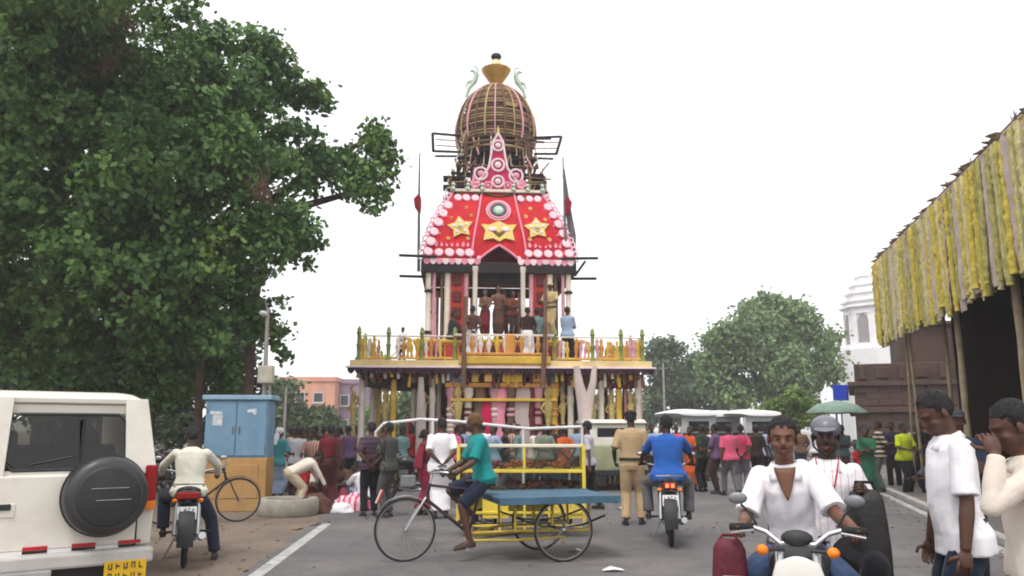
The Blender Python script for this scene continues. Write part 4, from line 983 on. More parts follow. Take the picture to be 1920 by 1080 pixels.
MB().torus((0, -.01, 0), .205, .045, (0, 1, 0), 32, 8).build('emblem_ring', mat('slate_grey_applique', C(96, 110, 110), .8), wh, smooth=True); MB().ell((0, -.03, 0), (.16, .04, .16)).build('emblem_disc', PALEG, wh, smooth=True); MB().torus((0, 0, 0), .37, .02, (0, 1, 0), 32, 6).build('emblem_rim', PKW, wh, smooth=True)
# trims: two sloping ribbons, arch edge, scalloped sides and hem
for sx in (-1, 1):
    MB().tube([on(sx*.86, 6.6), on(sx*.75, 7.4), on(sx*.60, 8.3), on(sx*.52, 8.92)], (.032, .03), 6).build('ribbon', PKC, ch, smooth=True)
    MB().tube([(sx*hw(z), -hw(z)-.0, z) for z in np.linspace(6.55, 8.92, 9)], .045, 6).build('edge_trim', PKC, ch, smooth=True)
    MB().tube([(sx*hw(z), hw(z), z) for z in np.linspace(6.55, 8.92, 9)], .045, 6).build('edge_trim', PKC, ch, smooth=True)
MB().tube([(x, -hw(arch(x))-.03, arch(x)) for x in np.linspace(-.7, .7, 25)], .04, 6).build('arch_trim', PKC, ch, smooth=True)
hs = MB().prism([(-.1, .06), (-.1, -.03), (-.06, -.1), (0, -.13), (.06, -.1), (.1, -.03), (.1, .06)], -.012, .012, 'y').mesh('hem_scallop'); hs2 = hs.copy(); hs.materials.append(PKW); hs2.materials.append(PKC)
for i in range(24):
    x = -2.27+4.54*(i+.5)/24
    if abs(x) > .6: obj('hem_scallop', hs if i % 2 else hs2, None, ch, (x, -2.36, 6.52), (random.gauss(0, .08), 0, 0))
    for sx in (-1, 1): obj('hem_scallop', hs if i % 2 else hs2, None, ch, (sx*2.34, -x, 6.52), (0, 0, math.pi/2))
B('canopy_top_trim', (0, -1.47, 8.98), (3.0, .1, .1), W_WHT, .02)
fin = MB().lathe([(.05, 0), (.08, .05), (.04, .12), (.07, .18), (.01, .26)], n=8).mesh('trim_finial', smooth=True)
for x in (-1.42, -.95, -.5, .5, .95, 1.42): obj('trim_finial', fin, PALEG, ch, (x, -1.5, 8.96), None, 1.1)
for x0 in (-.95, 0, .95): MB().tube([(x0-.42+.84*k/8, -1.50, 8.9-.12*math.sin(math.pi*k/8)) for k in range(9)], .035, 6).build('trim_swag', mat('dark_green_leaves', C(70, 74, 44), .9, .3, 12, .5, 40), ch, smooth=True)
# crest above the canopy
cy = -1.42
MB().prism([(-.8, 0), (.8, 0), (.72, .35), (.42, .55), (.26, 1.0), (.16, 1.45), (0, 1.85), (-.16, 1.45), (-.26, 1.0), (-.42, .55), (-.72, .35)], cy-.03, cy+.03, 'y').build('crest_board', mat('crimson_crest_cloth', C(198, 40, 92, 1.15), .85, .15, 5, .3, 20), ch).location = (0, 0, 9.02)
for x, z, r_ in ((-.55, 9.55, .2), (.58, 9.5, .21), (0, 9.85, .2), (0, 10.5, .17), (-.72, 9.22, .13), (.74, 9.22, .13), (0, 9.3, .18), (-.32, 9.15, .12), (.32, 9.15, .12)):
    o = MB().torus((x, cy-.05, z), r_, .04, (0, 1, 0), 22, 6).build('crest_ring', PKW if r_ > .14 else PKC, ch, smooth=True)
    MB().ell((x, cy-.06, z), (r_*.55, .05, r_*.55)).build('ring_boss', PKW if abs(x) < .1 else PKC, o, smooth=True)
for sx in (-1, 1):
    MB().tube([(sx*.78, cy-.05, 9.05), (sx*.62, cy-.05, 9.3), (sx*.30, cy-.05, 9.75), (sx*.22, cy-.05, 10.2), (sx*.15, cy-.05, 10.65), (0, cy-.05, 10.92)], .04, 6).build('crest_edge', PKW, ch, smooth=True)
    MB().tube([(sx*.8, cy-.05, 9.05), (sx*.78, cy-.05, 9.4), (sx*.74, cy-.05, 9.75)], [.05, .04, .01], 6).build('crest_spike', PKC, ch, smooth=True)
MB().lathe([(.03, 0), (.06, .06), (.03, .12), (.05, .18), (.005, .32)], (0, cy-.03, 10.85), 8).build('crest_finial', GOLDC, ch, smooth=True)
# timber scaffold between canopy and dome
for x in (-1.0, 1.0):
    for y in (-.95, .95): MB().tube([(x*1.15, y, 8.3), (x, y, 11.0)], .07, 7).build('scaffold_post', W_BRN, ch)
k = 0
for z, h in ((8.75, 1.7), (9.05, 1.62), (9.35, 1.6), (9.65, 1.5), (9.95, 1.35), (10.25, 1.3)):
    for y in (-h*.75, h*.75): MB().tube([(-h, y, z+random.uniform(-.03, .03)), (h, y, z+random.uniform(-.03, .03))], .05, 6).build('tier_beam', W_DRK if k % 2 else W_BRN, ch)
    for x in (-h*.95, h*.95): MB().tube([(x, -h*.8, z+.08), (x, h*.8, z+.08)], .05, 6).build('tier_beam', W_TAN if k % 2 else W_BRN, ch)
    k += 1
    for q in range(7):
        x = -h+2*h*q/6; MB().tube([(x, -h*.75, z-.05), (x*.97, -h*.75, z+.33)], .022, 5).build('scaffold_stick', W_TAN if q % 2 else W_WHT, ch)
for z in (8.55, 8.8, 9.2, 9.5): MB().box((-1.4, -1.0, z), (.7, .5, .07)).build('plank', W_DRK, ch, bevel=.01); MB().box((1.35, -.9, z+.1), (.5, .5, .06)).build('plank', W_DRK, ch, bevel=.01)
for k in range(46):
    x = random.uniform(-1.45, 1.45); y = random.choice((-1.15, -.9, .9)); z = random.uniform(8.9, 10.7)
    MB().tube([(x, y, z), (x+random.gauss(0, .25), y, z+random.uniform(.3, .9))], random.uniform(.015, .035), 5).build('scaffold_stick', random.choice((W_TAN, W_BRN, W_DRK, W_PNK)), ch)
for k in range(16):
    x = random.uniform(-1.3, 1.0); z = random.uniform(9.0, 10.9); MB().tube([(x, -1.2, z), (x+random.uniform(.4, 1.0), -1.2, z+random.gauss(0, .06))], .028, 5).build('scaffold_rail', random.choice((W_TAN, W_BRN, W_DRK)), ch)
for z, m_ in ((10.45, W_DRK), (10.62, W_TAN), (10.78, W_BRN)): MB().torus((0, 0, z), 1.22, .05, (0, 0, 1), 36, 6).build('base_ring', m_, ch, smooth=True)
for k in range(18): a = 2*math.pi*k/18; MB().tube([(math.cos(a)*1.25, math.sin(a)*1.25, 10.3), (math.cos(a)*1.22, math.sin(a)*1.22, 11.0)], .03, 5).build('base_stick', (W_TAN, W_WHT, W_BRN)[k % 3], ch)
B('inner_core', (0, .2, 9.7), (1.7, 1.6, 2.3), mat('dark_interior_timber', C(66, 46, 42, 1.3), .9, .35, 5, .8, 20), .02)
for sx in (-1, 1):
    o = MB().tube([(sx*1.2, -1.0, 10.98), (sx*2.1, -1.1, 11.0)], .04, 6).build('bracket_arm', W_DRK, ch); MB().tube([(sx*1.2, -1.0, 10.42), (sx*(2.12 if sx < 0 else 1.95), -1.1, 10.4)], .04, 6).build('bracket_arm', W_DRK, ch)
    MB().box((sx*(2.1 if sx < 0 else 2.02), -1.1, 10.7), (.09, .12, .62), (0, sx*(.05 if sx < 0 else .28), 0)).build('bracket_end', W_DRK, ch, bevel=.01)
    for z in (10.6, 10.8): MB().tube([(sx*1.2, -1.0, z), (sx*2.0, -1.1, z)], .022, 5).build('bracket_slat', W_TAN, ch)
    MB().tube([(sx*1.2, 1.0, 10.98), (sx*2.1, 1.1, 11.0)], .04, 6).build('bracket_arm', W_DRK, ch)
# bamboo lattice dome
prof = [(1.30, 10.95), (1.35, 11.15), (1.37, 11.40), (1.35, 11.65), (1.29, 11.95), (1.19, 12.25), (1.05, 12.52), (.85, 12.78), (.60, 13.0), (.36, 13.13)]
def dr(z):
    for (r0, z0), (r1, z1) in zip(prof, prof[1:]):
        if z0 <= z <= z1: return r0+(r1-r0)*(z-z0)/(z1-z0)
    return prof[-1][0]
core = MB(); core.lathe([(r_*.88, z) for r_, z in prof], n=24); core.build('dome_core', mat('brown_dome_matting', C(112, 80, 66, 1.3), .95, .4, 6, .9, 22), ch, smooth=True)
zs = list(np.linspace(10.95, 13.1, 24)); 
for i, z in enumerate(zs):
    if i in (4, 11, 12): continue
    MB().torus((0, 0, float(z)), dr(z)*.96, .026, (0, 0, 1), 40, 5).build('lattice_ring', W_TAN if i % 3 else W_BRN, ch, smooth=True)
for k in range(26):
    a = 2*math.pi*k/26+.05; MB().tube([(math.cos(a)*r_*1.01, math.sin(a)*r_*1.01, z) for r_, z in prof], .024 if k % 2 else .036, 5).build('lattice_rib', (W_TAN, W_PNK, W_BRN)[k % 3], ch, smooth=True)
for k in range(30):
    a = random.uniform(0, 6.28); z = random.uniform(11.0, 12.9); r_ = dr(z)*.93
    MB().box((math.cos(a)*r_, math.sin(a)*r_, z), (.06, random.uniform(.3, .6), random.uniform(.05, .12)), (0, random.gauss(0, .1), a)).build('lattice_slat', random.choice((W_BRN, W_TAN, W_DRK)), ch)
# metal pot finial with two birds
MB().lathe([(.34, 13.08), (.18, 13.2), (.2, 13.26), (.36, 13.5), (.5, 13.72), (.52, 13.78), (.30, 13.84), (.16, 13.88)], n=20).build('kalasha_pot', GOLD, ch, smooth=True)
MB().lathe([(.2, 13.86), (.22, 13.95), (.14, 14.1), (.1, 14.16)], n=16).build('pot_neck', mat('peach_gold_cloth', C(240, 206, 160, 1.1), .6), ch, smooth=True); MB().ell((0, 0, 14.28), (.19, .19, .13)).build('pot_cap', mat('black_finial', (.02, .02, .02), .5), ch, smooth=True)
for sx in (-1, 1):
    b = MB(); b.tube([(sx*1.02, 0, 12.78), (sx*.95, 0, 13.05), (sx*.75, 0, 13.35), (sx*.68, 0, 13.6), (sx*.78, 0, 13.75), (sx*.9, 0, 13.72)], [.05, .06, .10, .09, .07, .03], 8)
    b.tube([(sx*.75, 0, 13.4), (sx*.98, 0, 13.3), (sx*1.05, 0, 13.1)], [.06, .05, .02], 6)
    b.tube([(sx*.68, 0, 13.6), (sx*.62, 0, 13.78), (sx*.72, 0, 13.9), (sx*.86, 0, 13.86)], [.03, .03, .03, .015], 6); b.build('bird_ornament', PALEG, ch, smooth=True)
# flag poles beside the canopy
for sx, x in ((-1, -2.42), (1, 2.06)):
    o = MB().tube([(x, -2.2, 6.2), (x-.03, -2.2, 8.2), (x-.05, -2.1, 9.95)], [.05, .04, .02], 7).build('flag_pole', mat('dark_green_grey_pole', C(96, 104, 92), .7) if sx < 0 else mat('grey_pole_paint', C(120, 118, 114), .7), ch)
    f_ = MB(); f_.tube([(x, -2.22, 8.0), (x+.06*sx, -2.22, 8.2), (x+.08*sx, -2.22, 8.45), (x+.04*sx, -2.22, 8.6)], [(.03, .02), (.10, .03), (.12, .03), (.03, .02)], 8).build('flag', cloth('flag_red_cloth', 150, 30, 50), o, smooth=True)
f_ = MB(); f_.tube([(2.3, -2.1, 6.6), (2.28, -2.1, 7.4), (2.14, -2.05, 8.4), (2.05, -2.0, 9.6)], [(.08, .04), (.11, .04), (.09, .04), (.02, .02)], 8).build('furled_flag', mat('grey_mauve_cloth', C(112, 100, 104), .9, .15), ch, smooth=True)
for sx in (-1, 1):
    MB().tube([(sx*1.25, -.5, 12.0), (sx*1.75, -.9, 10), (sx*2.2, -1.6, 7.6), (sx*2.25, -2.2, 6.6)], .010, 4).build('stay_rope', PKW, ch)
    MB().tube([(sx*.9, .3, 12.9), (sx*1.9, -.3, 11), (sx*2.5, -1.6, 8), (sx*4.0, -3.9, 4.1)], .009, 4).build('stay_rope', PKW, ch)
# ------------------------------------------------------------------ shared vehicle materials
RUB = mat('black_rubber', (.018, .018, .019), .8, .25, 8, .3, 40); CHR = mat('worn_chrome', (.5, .5, .52), .3, .12, 6, metal=.9); STEEL = mat('grey_painted_steel', (.2, .2, .21), .5, .2, 5, metal=.4); BLKP = mat('black_gloss_paint', (.016, .016, .018), .28, .2, 5, spec=.5); BLKM = mat('black_plastic', (.025, .025, .027), .55, .2, 7)
WPAINT = mat('cream_white_car_paint', C(232, 226, 214, 1.12), .35, .05, 2, spec=.5, dirt=.5, dirtcol=C(190, 172, 150, 1.35)); DGL = mat('dark_tinted_glass', (.02, .022, .022), .07, .2, 2, spec=.6); REDL = mat('red_lamp_lens', C(150, 14, 18, 1.1), .2, .1); ORL = mat('amber_lamp_lens', C(240, 130, 20, 1.1), .2, .1)
LITR = mat('lit_tail_lamp', (1.0, .10, .03), .3, .02, emit=3.0); WPL = mat('white_number_plate', (.7, .7, .7), .5, .08); YPL = mat('yellow_number_plate', C(226, 180, 30, 1.15), .5, .1); INK = mat('dark_plate_ink', (.02, .02, .02), .6)
REDT = mat('red_reflective_tape', C(190, 30, 40, 1.15), .4, .12); WHT_T = mat('white_reflective_tape', (.68, .66, .66), .4, .08); SEATM = mat('black_vinyl', (.02, .02, .021), .5, .2, 9, .2, 40)
LENS = mat('headlamp_glass', (.75, .75, .75), .1, .02, spec=.6); MAROONP = mat('maroon_gloss_paint', C(110, 20, 36, 1.15), .3, .12, 4, spec=.5)
def plate(parent, c, w, h, m, rot=(0, 0, 0), rows=1, chars=6, seed=0):
    """number plate facing -Y with strokes too blurred in the photograph to read"""
    p = MB().box((0, 0, 0), (w, .008, h)).build('number_plate', m, parent, bevel=.002); p.location = c; p.rotation_euler = rot
    g = random.Random(seed); ink = MB(); ch_ = h/rows
    for r_ in range(rows):
        z = h/2-ch_*(r_+.5)
        for k in range(chars):
            x = -w/2+w*(k+.75)/(chars+.5); cw = w/(chars+1)*.6
            ink.box((x-cw*.35, -.006, z), (cw*.22, .004, ch_*.5))
            if g.random() < .7: ink.box((x+cw*.35, -.006, z), (cw*.26, .004, ch_*.6))
            ink.box((x, -.0065, z+ch_*g.choice((-.26, 0, .26))), (cw*.9, .004, ch_*.12))
    ink.build('plate_strokes', INK, p)['kind'] = 'stuff'
    return p
SPK = mat('dull_spoke_steel', (.22, .21, .2), .5, .2, metal=.5); RIMD = mat('dull_rim_steel', (.26, .25, .24), .4, .25, 5, metal=.7)
def wheel(parent, name, c, r_, tw, axis=(1, 0, 0), spokes=0, rimm=None, tyrem=None, seg=32):
    c = Vector(c); a, b, d = frame(axis)
    rim = MB().torus(c, r_-tw*1.5, tw*.42, axis, seg, 6, tw*.5).build(name, rimm or RIMD, parent, smooth=True)
    MB().torus(c, r_-tw*.75, tw*.75, axis, seg, 8, tw*.62).build('tyre', tyrem or RUB, rim, smooth=True)
    MB().lathe([(tw*.5, -tw*1.0), (tw*.75, -tw*.9), (tw*.4, 0), (tw*.75, tw*.9), (tw*.5, tw)], c, 12, axis).build('hub', CHR, rim, smooth=True)
    if spokes:
        s_ = MB(); th = .0016 if spokes > 20 else .02
        for k in range(spokes):
            t0 = 2*math.pi*k/spokes; t1 = t0+(.55 if k % 2 else -.55)*(1 if spokes > 20 else 0); sgn = (1 if k % 4 < 2 else -1)
            s_.tube([c+(a*math.cos(t1)+b*math.sin(t1))*tw*.6+d*tw*.7*sgn, c+(a*math.cos(t0)+b*math.sin(t0))*(r_-tw*1.5)], th, 4, cap=False)
        s_.build('spokes', SPK if spokes > 20 else (rimm or BLKP), rim)
    return rim
# ------------------------------------------------------------------ white jeep at the left edge, seen from behind
suv = thing('white_jeep', 'cream white jeep with black spare wheel cover at the left edge', 'jeep', (-4.0, 7.16, 0), R(36))
def shell(outline, hws, name, m, parent, bev):
    mb = MB(); n = len(outline)
    V = [(-h, y, z) for (y, z), h in zip(outline, hws)]+[(h, y, z) for (y, z), h in zip(outline, hws)]
    F = [tuple(range(n)), tuple(range(n, 2*n))[::-1]]+[(i, (i+1) % n, (i+1) % n+n, i+n) for i in range(n)]
    return mb.add(V, F).build(name, m, parent, smooth=True, bevel=bev, seg=3)
shell([(.0, .46), (-.01, 1.12), (2.75, 1.12), (3.85, 1.02), (3.95, .46)], [.84, .85, .85, .80, .80], 'body', WPAINT, suv, .035)
def pnl(pts, th, name, m, parent):
    c0 = [Vector(p) for p in pts]; nrm = (c0[1]-c0[0]).cross(c0[2]-c0[1]).normalized(); n = len(c0)
    return MB().add(c0+[p+nrm*th for p in c0], [tuple(range(n)), tuple(range(n, 2*n))[::-1]]+[(i, i+n, (i+1) % n+n, (i+1) % n) for i in range(n)]).build(name, m, parent, bevel=.008)
for sx in (-1, 1):
    ss = [(sx*.842, .02, 1.10), (sx*.842, 2.74, 1.10), (sx*.735, 2.2, 1.77), (sx*.735, .12, 1.77)]
    pnl(ss if sx < 0 else ss[::-1], .035, 'cabin_side', WPAINT, suv)
    xi = .575 if sx > 0 else .375
    rp = [(sx*.842, .018, 1.10), (sx*.735, .105, 1.78), (sx*(xi-.03), .105, 1.78), (sx*xi, .018, 1.10)]
    pnl(rp if sx > 0 else rp[::-1], .045, 'rear_pillar', WPAINT, suv)
MB().box((0, .115, 1.715), (1.30, .05, .15), (.13, 0, 0)).build('rear_header', WPAINT, suv, bevel=.012); MB().box((0, .04, 1.115), (1.36, .05, .08)).build('rear_sill', WPAINT, suv, bevel=.012)
TRIM = mat('brown_seat_fabric', C(110, 92, 74), .9, .2, 8, .3, 30)
for x in (-.38, .38):
    st_ = MB().box((x, 1.75, 1.15), (.46, .14, .7), (-.15, 0, 0)).build('front_seat', TRIM, suv, bevel=.05); MB().box((x, 1.8, 1.55), (.24, .09, .2)).build('headrest', TRIM, st_, bevel=.04)
MB().box((0, .95, 1.05), (1.3, .14, .62), (-.15, 0, 0)).build('rear_seat', TRIM, suv, bevel=.05); MB().tube([(-.3, 2.3, 1.2), (-.3, 2.3, 1.45)], .1, 10).build('cabin_fan', WPAINT, suv)
shell([(.10, 1.74), (.12, 1.79), (.24, 1.835), (.5, 1.855), (2.0, 1.855), (2.2, 1.76)], [.735, .715, .62, .58, .58, .72], 'roof', WPAINT, suv, .035)
MB().tube([(-.745, .085, 1.735), (.745, .085, 1.735), (.755, .3, 1.745), (.755, 2.1, 1.76)], .012, 6).build('drip_rail', mat('grey_seam', C(150, 142, 134), .6), suv, smooth=True)
# tailgate, frame and pane
for x_ in (-.735, .70): MB().box((x_, -.012, .80), (.012, .02, .66)).build('door_gap', BLKM, suv)
MB().box((-.02, -.015, .475), (1.44, .02, .012)).build('door_gap', BLKM, suv)
for z_ in (.62, 1.0): MB().tube([(-.735, -.03, z_-.05), (-.735, -.03, z_+.05)], .016, 8).build('hinge', WPAINT, suv)
tg = MB().box((-.02, -.022, .80), (1.42, .03, .62)).build('tailgate', WPAINT, suv, bevel=.012)
MB().box((-.42, -.05, .86), (.24, .03, .05)).build('handle', BLKM, tg, bevel=.008); MB().box((-.42, -.042, .83), (.30, .012, .11)).build('handle_recess', WPAINT, tg, bevel=.004)
def slab(pts, th, name, m, parent, bev=.0):
    c0 = [Vector(p) for p in pts]; nrm = (c0[1]-c0[0]).cross(c0[3]-c0[0]).normalized()
    n = len(c0); V = c0+[p+nrm*th for p in c0]
    return MB().add(V, [tuple(range(n)), tuple(range(n, 2*n))[::-1]]+[(i, i+n, (i+1) % n+n, (i+1) % n) for i in range(n)]).build(name, m, parent, bevel=bev)
yb = lambda z: .02+.08*(z-1.10)/.60
def rw(x0, x1, z0, z1, off): 
    c = .06; return [(x0+c, yb(z0)-off, z0), (x1-c, yb(z0)-off, z0), (x1, yb(z0+c)-off, z0+c), (x1-.02, yb(z1-c)-off, z1-c), (x1-.02-c, yb(z1)-off, z1), (x0+.02+c, yb(z1)-off, z1), (x0+.02, yb(z1-c)-off, z1-c), (x0, yb(z0+c)-off, z0+c)]
sl = rw(-.375, .575, 1.155, 1.635, .010); MB().tube(sl+[sl[0]], .016, 6).build('window_seal', BLKM, suv, smooth=True)
wp = slab(rw(-.36, .56, 1.17, 1.62, .010), .004, 'rear_window', glassmat('smoked_glass', (.42, .42, .38), .03), suv)
MB().box((.20, .012, 1.4), (.02, .02, .42), (.13, 0, 0)).build('window_bar', BLKM, wp)
MB().tube([(-.2, .0, 1.2), (.15, .012, 1.27)], .008, 5).build('wiper', BLKM, wp)
sw = MB().lathe([(.26, -.27), (.31, -.255), (.335, -.22), (.345, -.15), (.345, -.08), (.32, -.03)], (.40, -.02, .93), 40, (0, 1, 0)).build('spare_wheel_cover', mat('black_vinyl_cover', (.03, .03, .033), .38, .3, 4, .25, 12, spec=.5, dirt=.5, dirtcol=(.07, .065, .06)), suv, smooth=True)
MB().lathe([(.24, -.285), (.25, -.28), (.262, -.265)], (.40, -.02, .93), 40, (0, 1, 0)).build('cover_face', BLKM, sw, smooth=True)
for z, x0, x1 in ((1.0, .26, .56), (.90, .30, .58)): MB().tube([(x0, -.306, z), (x1, -.306, z)], (.006, .004), 5).build('cover_seam', mat('silver_print', (.3, .3, .31), .4, metal=.4), sw)
MB().torus((.40, -.13, .93), .346, .012, (0, 1, 0), 40, 6).build('tread_band', RUB, sw, smooth=True)
for sx in (-1, 1):
    tl = MB().box((sx*.79, -.02, 1.02), (.10, .09, .32)).build('tail_light', REDL, suv, bevel=.015); MB().box((sx*.79, -.025, .82), (.095, .085, .08)).build('indicator', ORL, tl, bevel=.01)
    MB().box((sx*.845, 1.2, 1.42), (.02, 1.6, .42), (0, -sx*.14, 0)).build('side_window', DGL, suv, bevel=.01)
    wheel(suv, 'wheel', (sx*.72, .75, .35), .35, .12, spokes=8, rimm=STEEL); wheel(suv, 'wheel', (sx*.72, 3.2, .35), .35, .12, spokes=8, rimm=STEEL)
    MB().box((sx*.72, .3, .3), (.28, .02, .3)).build('mud_flap', BLKM, suv, bevel=.004)
    MB().box((sx*.72, .75, .58), (.3, .95, .3)).build('wheel_arch', BLKM, suv, bevel=.05)
MB().box((.93, 2.5, 1.14), (.14, .05, .14)).build('wing_mirror', BLKM, suv, bevel=.02)
for i in range(8):
    x = -.74+1.48*(i+.5)/8; MB().box((x, -.046, .508-.03*(i % 2 == 0)), (.183, .012, .03)).build('reflective_strip', REDT if i % 2 else WHT_T, suv)
bp = MB().box((0, -.10, .40), (1.66, .16, .13)).build('bumper', mat('grey_white_bumper', C(206, 202, 198, 1.25), .45, .1, 3, dirt=.4), suv, bevel=.025)
MB().box((-.18, -.12, .29), (.42, .16, .1)).build('step', mat('grey_step', C(176, 174, 172, 1.3), .5, .1), bp, bevel=.01)
MB().box((0, .1, .30), (1.4, .2, .18)).build('underframe', BLKM, suv)
plate(suv, (.60, -.195, .285), .34, .17, YPL, (0, 0, 0), 2, 5, 4)
# ------------------------------------------------------------------ motorcycles
def motorcycle(label, loc, rz, paint=BLKP, lit=False, cowl=None, lean=0, platem=WPL, group=None, wide_tail=False, guard=False, cat='motorcycle', simple=False, indic=ORL, scale=1, seat_drop=0, mirm=None, hb=1, ind_z=.86, visor=False):
    t = thing('motorcycle', label, cat, loc, rz, group); t.rotation_euler = (0, lean, rz); t.scale = (scale,)*3
    wheel(t, 'rear_wheel', (0, -.64, .30), .30, .055, spokes=6, rimm=BLKP); wheel(t, 'front_wheel', (0, .64, .30), .30, .05, spokes=6, rimm=BLKP)
    for sx in (-1, 1):
        MB().tube([(sx*.085, .64, .30), (sx*.085, .46, .80), (sx*.085, .42, .92)], [.026, .024, .024], 8).build('fork_tube', CHR, t, smooth=True)
        MB().tube([(sx*.09, -.64, .30), (sx*.1, -.05, .38)], .022, 6).build('swing_arm', STEEL, t); MB().tube([(sx*.12, -.58, .34), (sx*.11, -.42, .72)], .03, 8).build('shock_absorber', CHR, t, smooth=True)
        MB().tube([(sx*.12, -.02, .32), (sx*.30, -.02, .31)], .016, 6).build('footpeg', RUB, t); MB().tube([(sx*.12, -.42, .36), (sx*.27, -.42, .36)], .014, 6).build('footpeg', RUB, t)
        MB().ell((sx*.13, -.76, .73), (.035, .04, .025), None, 10, 6).build('rear_indicator', indic, t, smooth=True); MB().tube([(sx*.05, -.74, .73), (sx*.12, -.75, .73)], .01, 5).build('indicator_stalk', BLKM, t)
        i_ = MB().ell((sx*.16, .50, ind_z), (.03, .036, .026), None, 10, 6).build('front_indicator', indic, t, smooth=True)
        MB().tube([(sx*.06, .46, ind_z), (sx*.15, .49, ind_z)], .01, 5).build('indicator_stalk', BLKM, t)
        m = MB().tube([(sx*.26*hb, .36, 1.03), (sx*.31*hb, .36, 1.09), (sx*.36*hb, .37, 1.13)], .007, 6).build('mirror_stalk', BLKM, t, smooth=True)
        q = MB().ell((sx*.38*hb, .375, 1.16), (.048, .016, .03), (0, 0, sx*.15), 14, 8).build('mirror', mirm or BLKM, t, smooth=True); MB().ell((sx*.38*hb, .360, 1.16), (.041, .006, .024), (0, 0, sx*.15), 14, 6).build('mirror_glass', CHR, q, smooth=True)
        MB().box((sx*.13, -.28, .62), (.03, .38, .18), (0, 0, 0)).build('side_panel', paint, t, bevel=.012)
        MB().tube([(sx*.28*hb, .35, 1.02), (sx*(.28*hb+.12), .31, 1.01)], .019, 8).build('grip', RUB, t, smooth=True); MB().tube([(sx*.28*hb, .41, 1.01), (sx*(.28*hb+.11), .39, .99)], .006, 5).build('lever', CHR, t)
    MB().tube([(-.30*hb, .345, 1.02), (-.2*hb, .37, 1.0), (-.08, .40, .95), (.08, .40, .95), (.2*hb, .37, 1.0), (.30*hb, .345, 1.02)], .013, 8).build('handlebar', CHR, t, smooth=True)
    MB().loft([(Vector((0, .40, .80)), Vector((.07, 0, 0)), Vector((0, 0, .06))), (Vector((0, .32, .83)), Vector((.14, 0, 0)), Vector((0, 0, .11))), (Vector((0, .15, .84)), Vector((.155, 0, 0)), Vector((0, 0, .12))), (Vector((0, -.02, .80)), Vector((.12, 0, 0)), Vector((0, 0, .09))), (Vector((0, -.08, .78)), Vector((.06, 0, 0)), Vector((0, 0, .05)))], 16).build('fuel_tank', paint, t, smooth=True)
    MB().loft([(Vector((0, y, z)), Vector((w, 0, 0)), Vector((0, 0, h))) for y, z, w, h in ((-.02, .80-seat_drop*.5, .07, .03), (-.1, .79-seat_drop, .11, .05), (-.28, .785-seat_drop, .13, .055), (-.45, .81-seat_drop, .135, .055), (-.66, .83-seat_drop, .11, .05), (-.72, .83-seat_drop, .06, .03))], 14).build('seat', SEATM, t, smooth=True)
    e = MB().box((0, .12, .42), (.24, .34, .26)).build('engine', STEEL, t, bevel=.03)
    for k in range(5): MB().box((0, .22, .50+.035*k), (.22, .2, .014)).build('cooling_fin', STEEL, e)
    MB().tube([(.06, .28, .5), (.12, .34, .3), (.15, .1, .22), (.16, -.3, .28), (.17, -.85, .36)], [.02, .02, .022, .045, .04], 9).build('exhaust', CHR, t, smooth=True)
    MB().tube([(0, .36, .85), (0, .1, .70), (0, -.4, .72), (0, -.72, .76)], .03, 6).build('frame', BLKP, t); MB().tube([(0, .36, .82), (0, .3, .45), (0, .0, .27)], .03, 6).build('frame', BLKP, t)
    mg = MB(); mg.tube([(0, .64+.33*math.cos(a), .30+.33*math.sin(a)) for a in np.linspace(R(10), R(165), 10)], [(.07, .012)]*10, 8).build('front_mudguard', paint, t, smooth=True)
    mg = MB(); mg.tube([(0, -.64+.35*math.cos(a), .32+.36*math.sin(a)) for a in np.linspace(R(60), R(190), 10)], [(.085, .014)]*10, 8).build('rear_mudguard', BLKM, t, smooth=True)
    w = .24 if wide_tail else .16
    tc_ = MB().loft([(Vector((0, -.58, .78)), Vector((.12, 0, 0)), Vector((0, 0, .06))), (Vector((0, -.74, .79)), Vector((w*.6, 0, 0)), Vector((0, 0, .055))), (Vector((0, -.80, .79)), Vector((w*.45, 0, 0)), Vector((0, 0, .04)))], 14).build('tail_cowl', paint, t, smooth=True)
    tl = MB().box((0, -.815, .785), (w, .05, .075)).build('tail_light', REDL, t, bevel=.015)
    if lit:
        for sx in (-1, 1): MB().box((sx*.035, -.845, .785), (.04, .012, .045)).build('lit_lamp', LITR, tl, bevel=.004)
    plate(t, (0, -.845, .60), .20, .14, platem, (R(-12), 0, 0), 2, 4, 2)
    MB().box((0, -.83, .44), (.15, .01, .22), (R(-14), 0, 0)).build('mud_flap', BLKM, t, bevel=.003)
    MB().tube([(-.15, -.45, .86), (-.17, -.7, .90), (0, -.80, .91), (.17, -.7, .90), (.15, -.45, .86)], .011, 6).build('grab_rail', CHR, t, smooth=True)
    hz_ = .13 if cowl else 0
    hl = MB().ell((0, .53, .88-hz_), (.115, .10, .115), None, 16, 10).build('headlight', cowl or paint, t, smooth=True); MB().ell((0, .60, .875-hz_), (.085, .045, .085), None, 16, 8).build('lens', LENS, hl, smooth=True)
    if cowl: MB().loft([(Vector((0, .57, .90)), Vector((.05, 0, 0)), Vector((0, .02, .02))), (Vector((0, .57, .88)), Vector((.10, 0, 0)), Vector((0, .04, .03))), (Vector((0, .57, .77)), Vector((.135, 0, 0)), Vector((0, .06, .02))), (Vector((0, .55, .64)), Vector((.10, 0, 0)), Vector((0, .05, .0)))], 16).build('headlight_cowl', cowl, hl, smooth=True)
    MB().ell((0, .45, .985), (.075, .04, .04), (.5, 0, 0), 14, 8).build('instrument_cluster', BLKM, t, smooth=True)
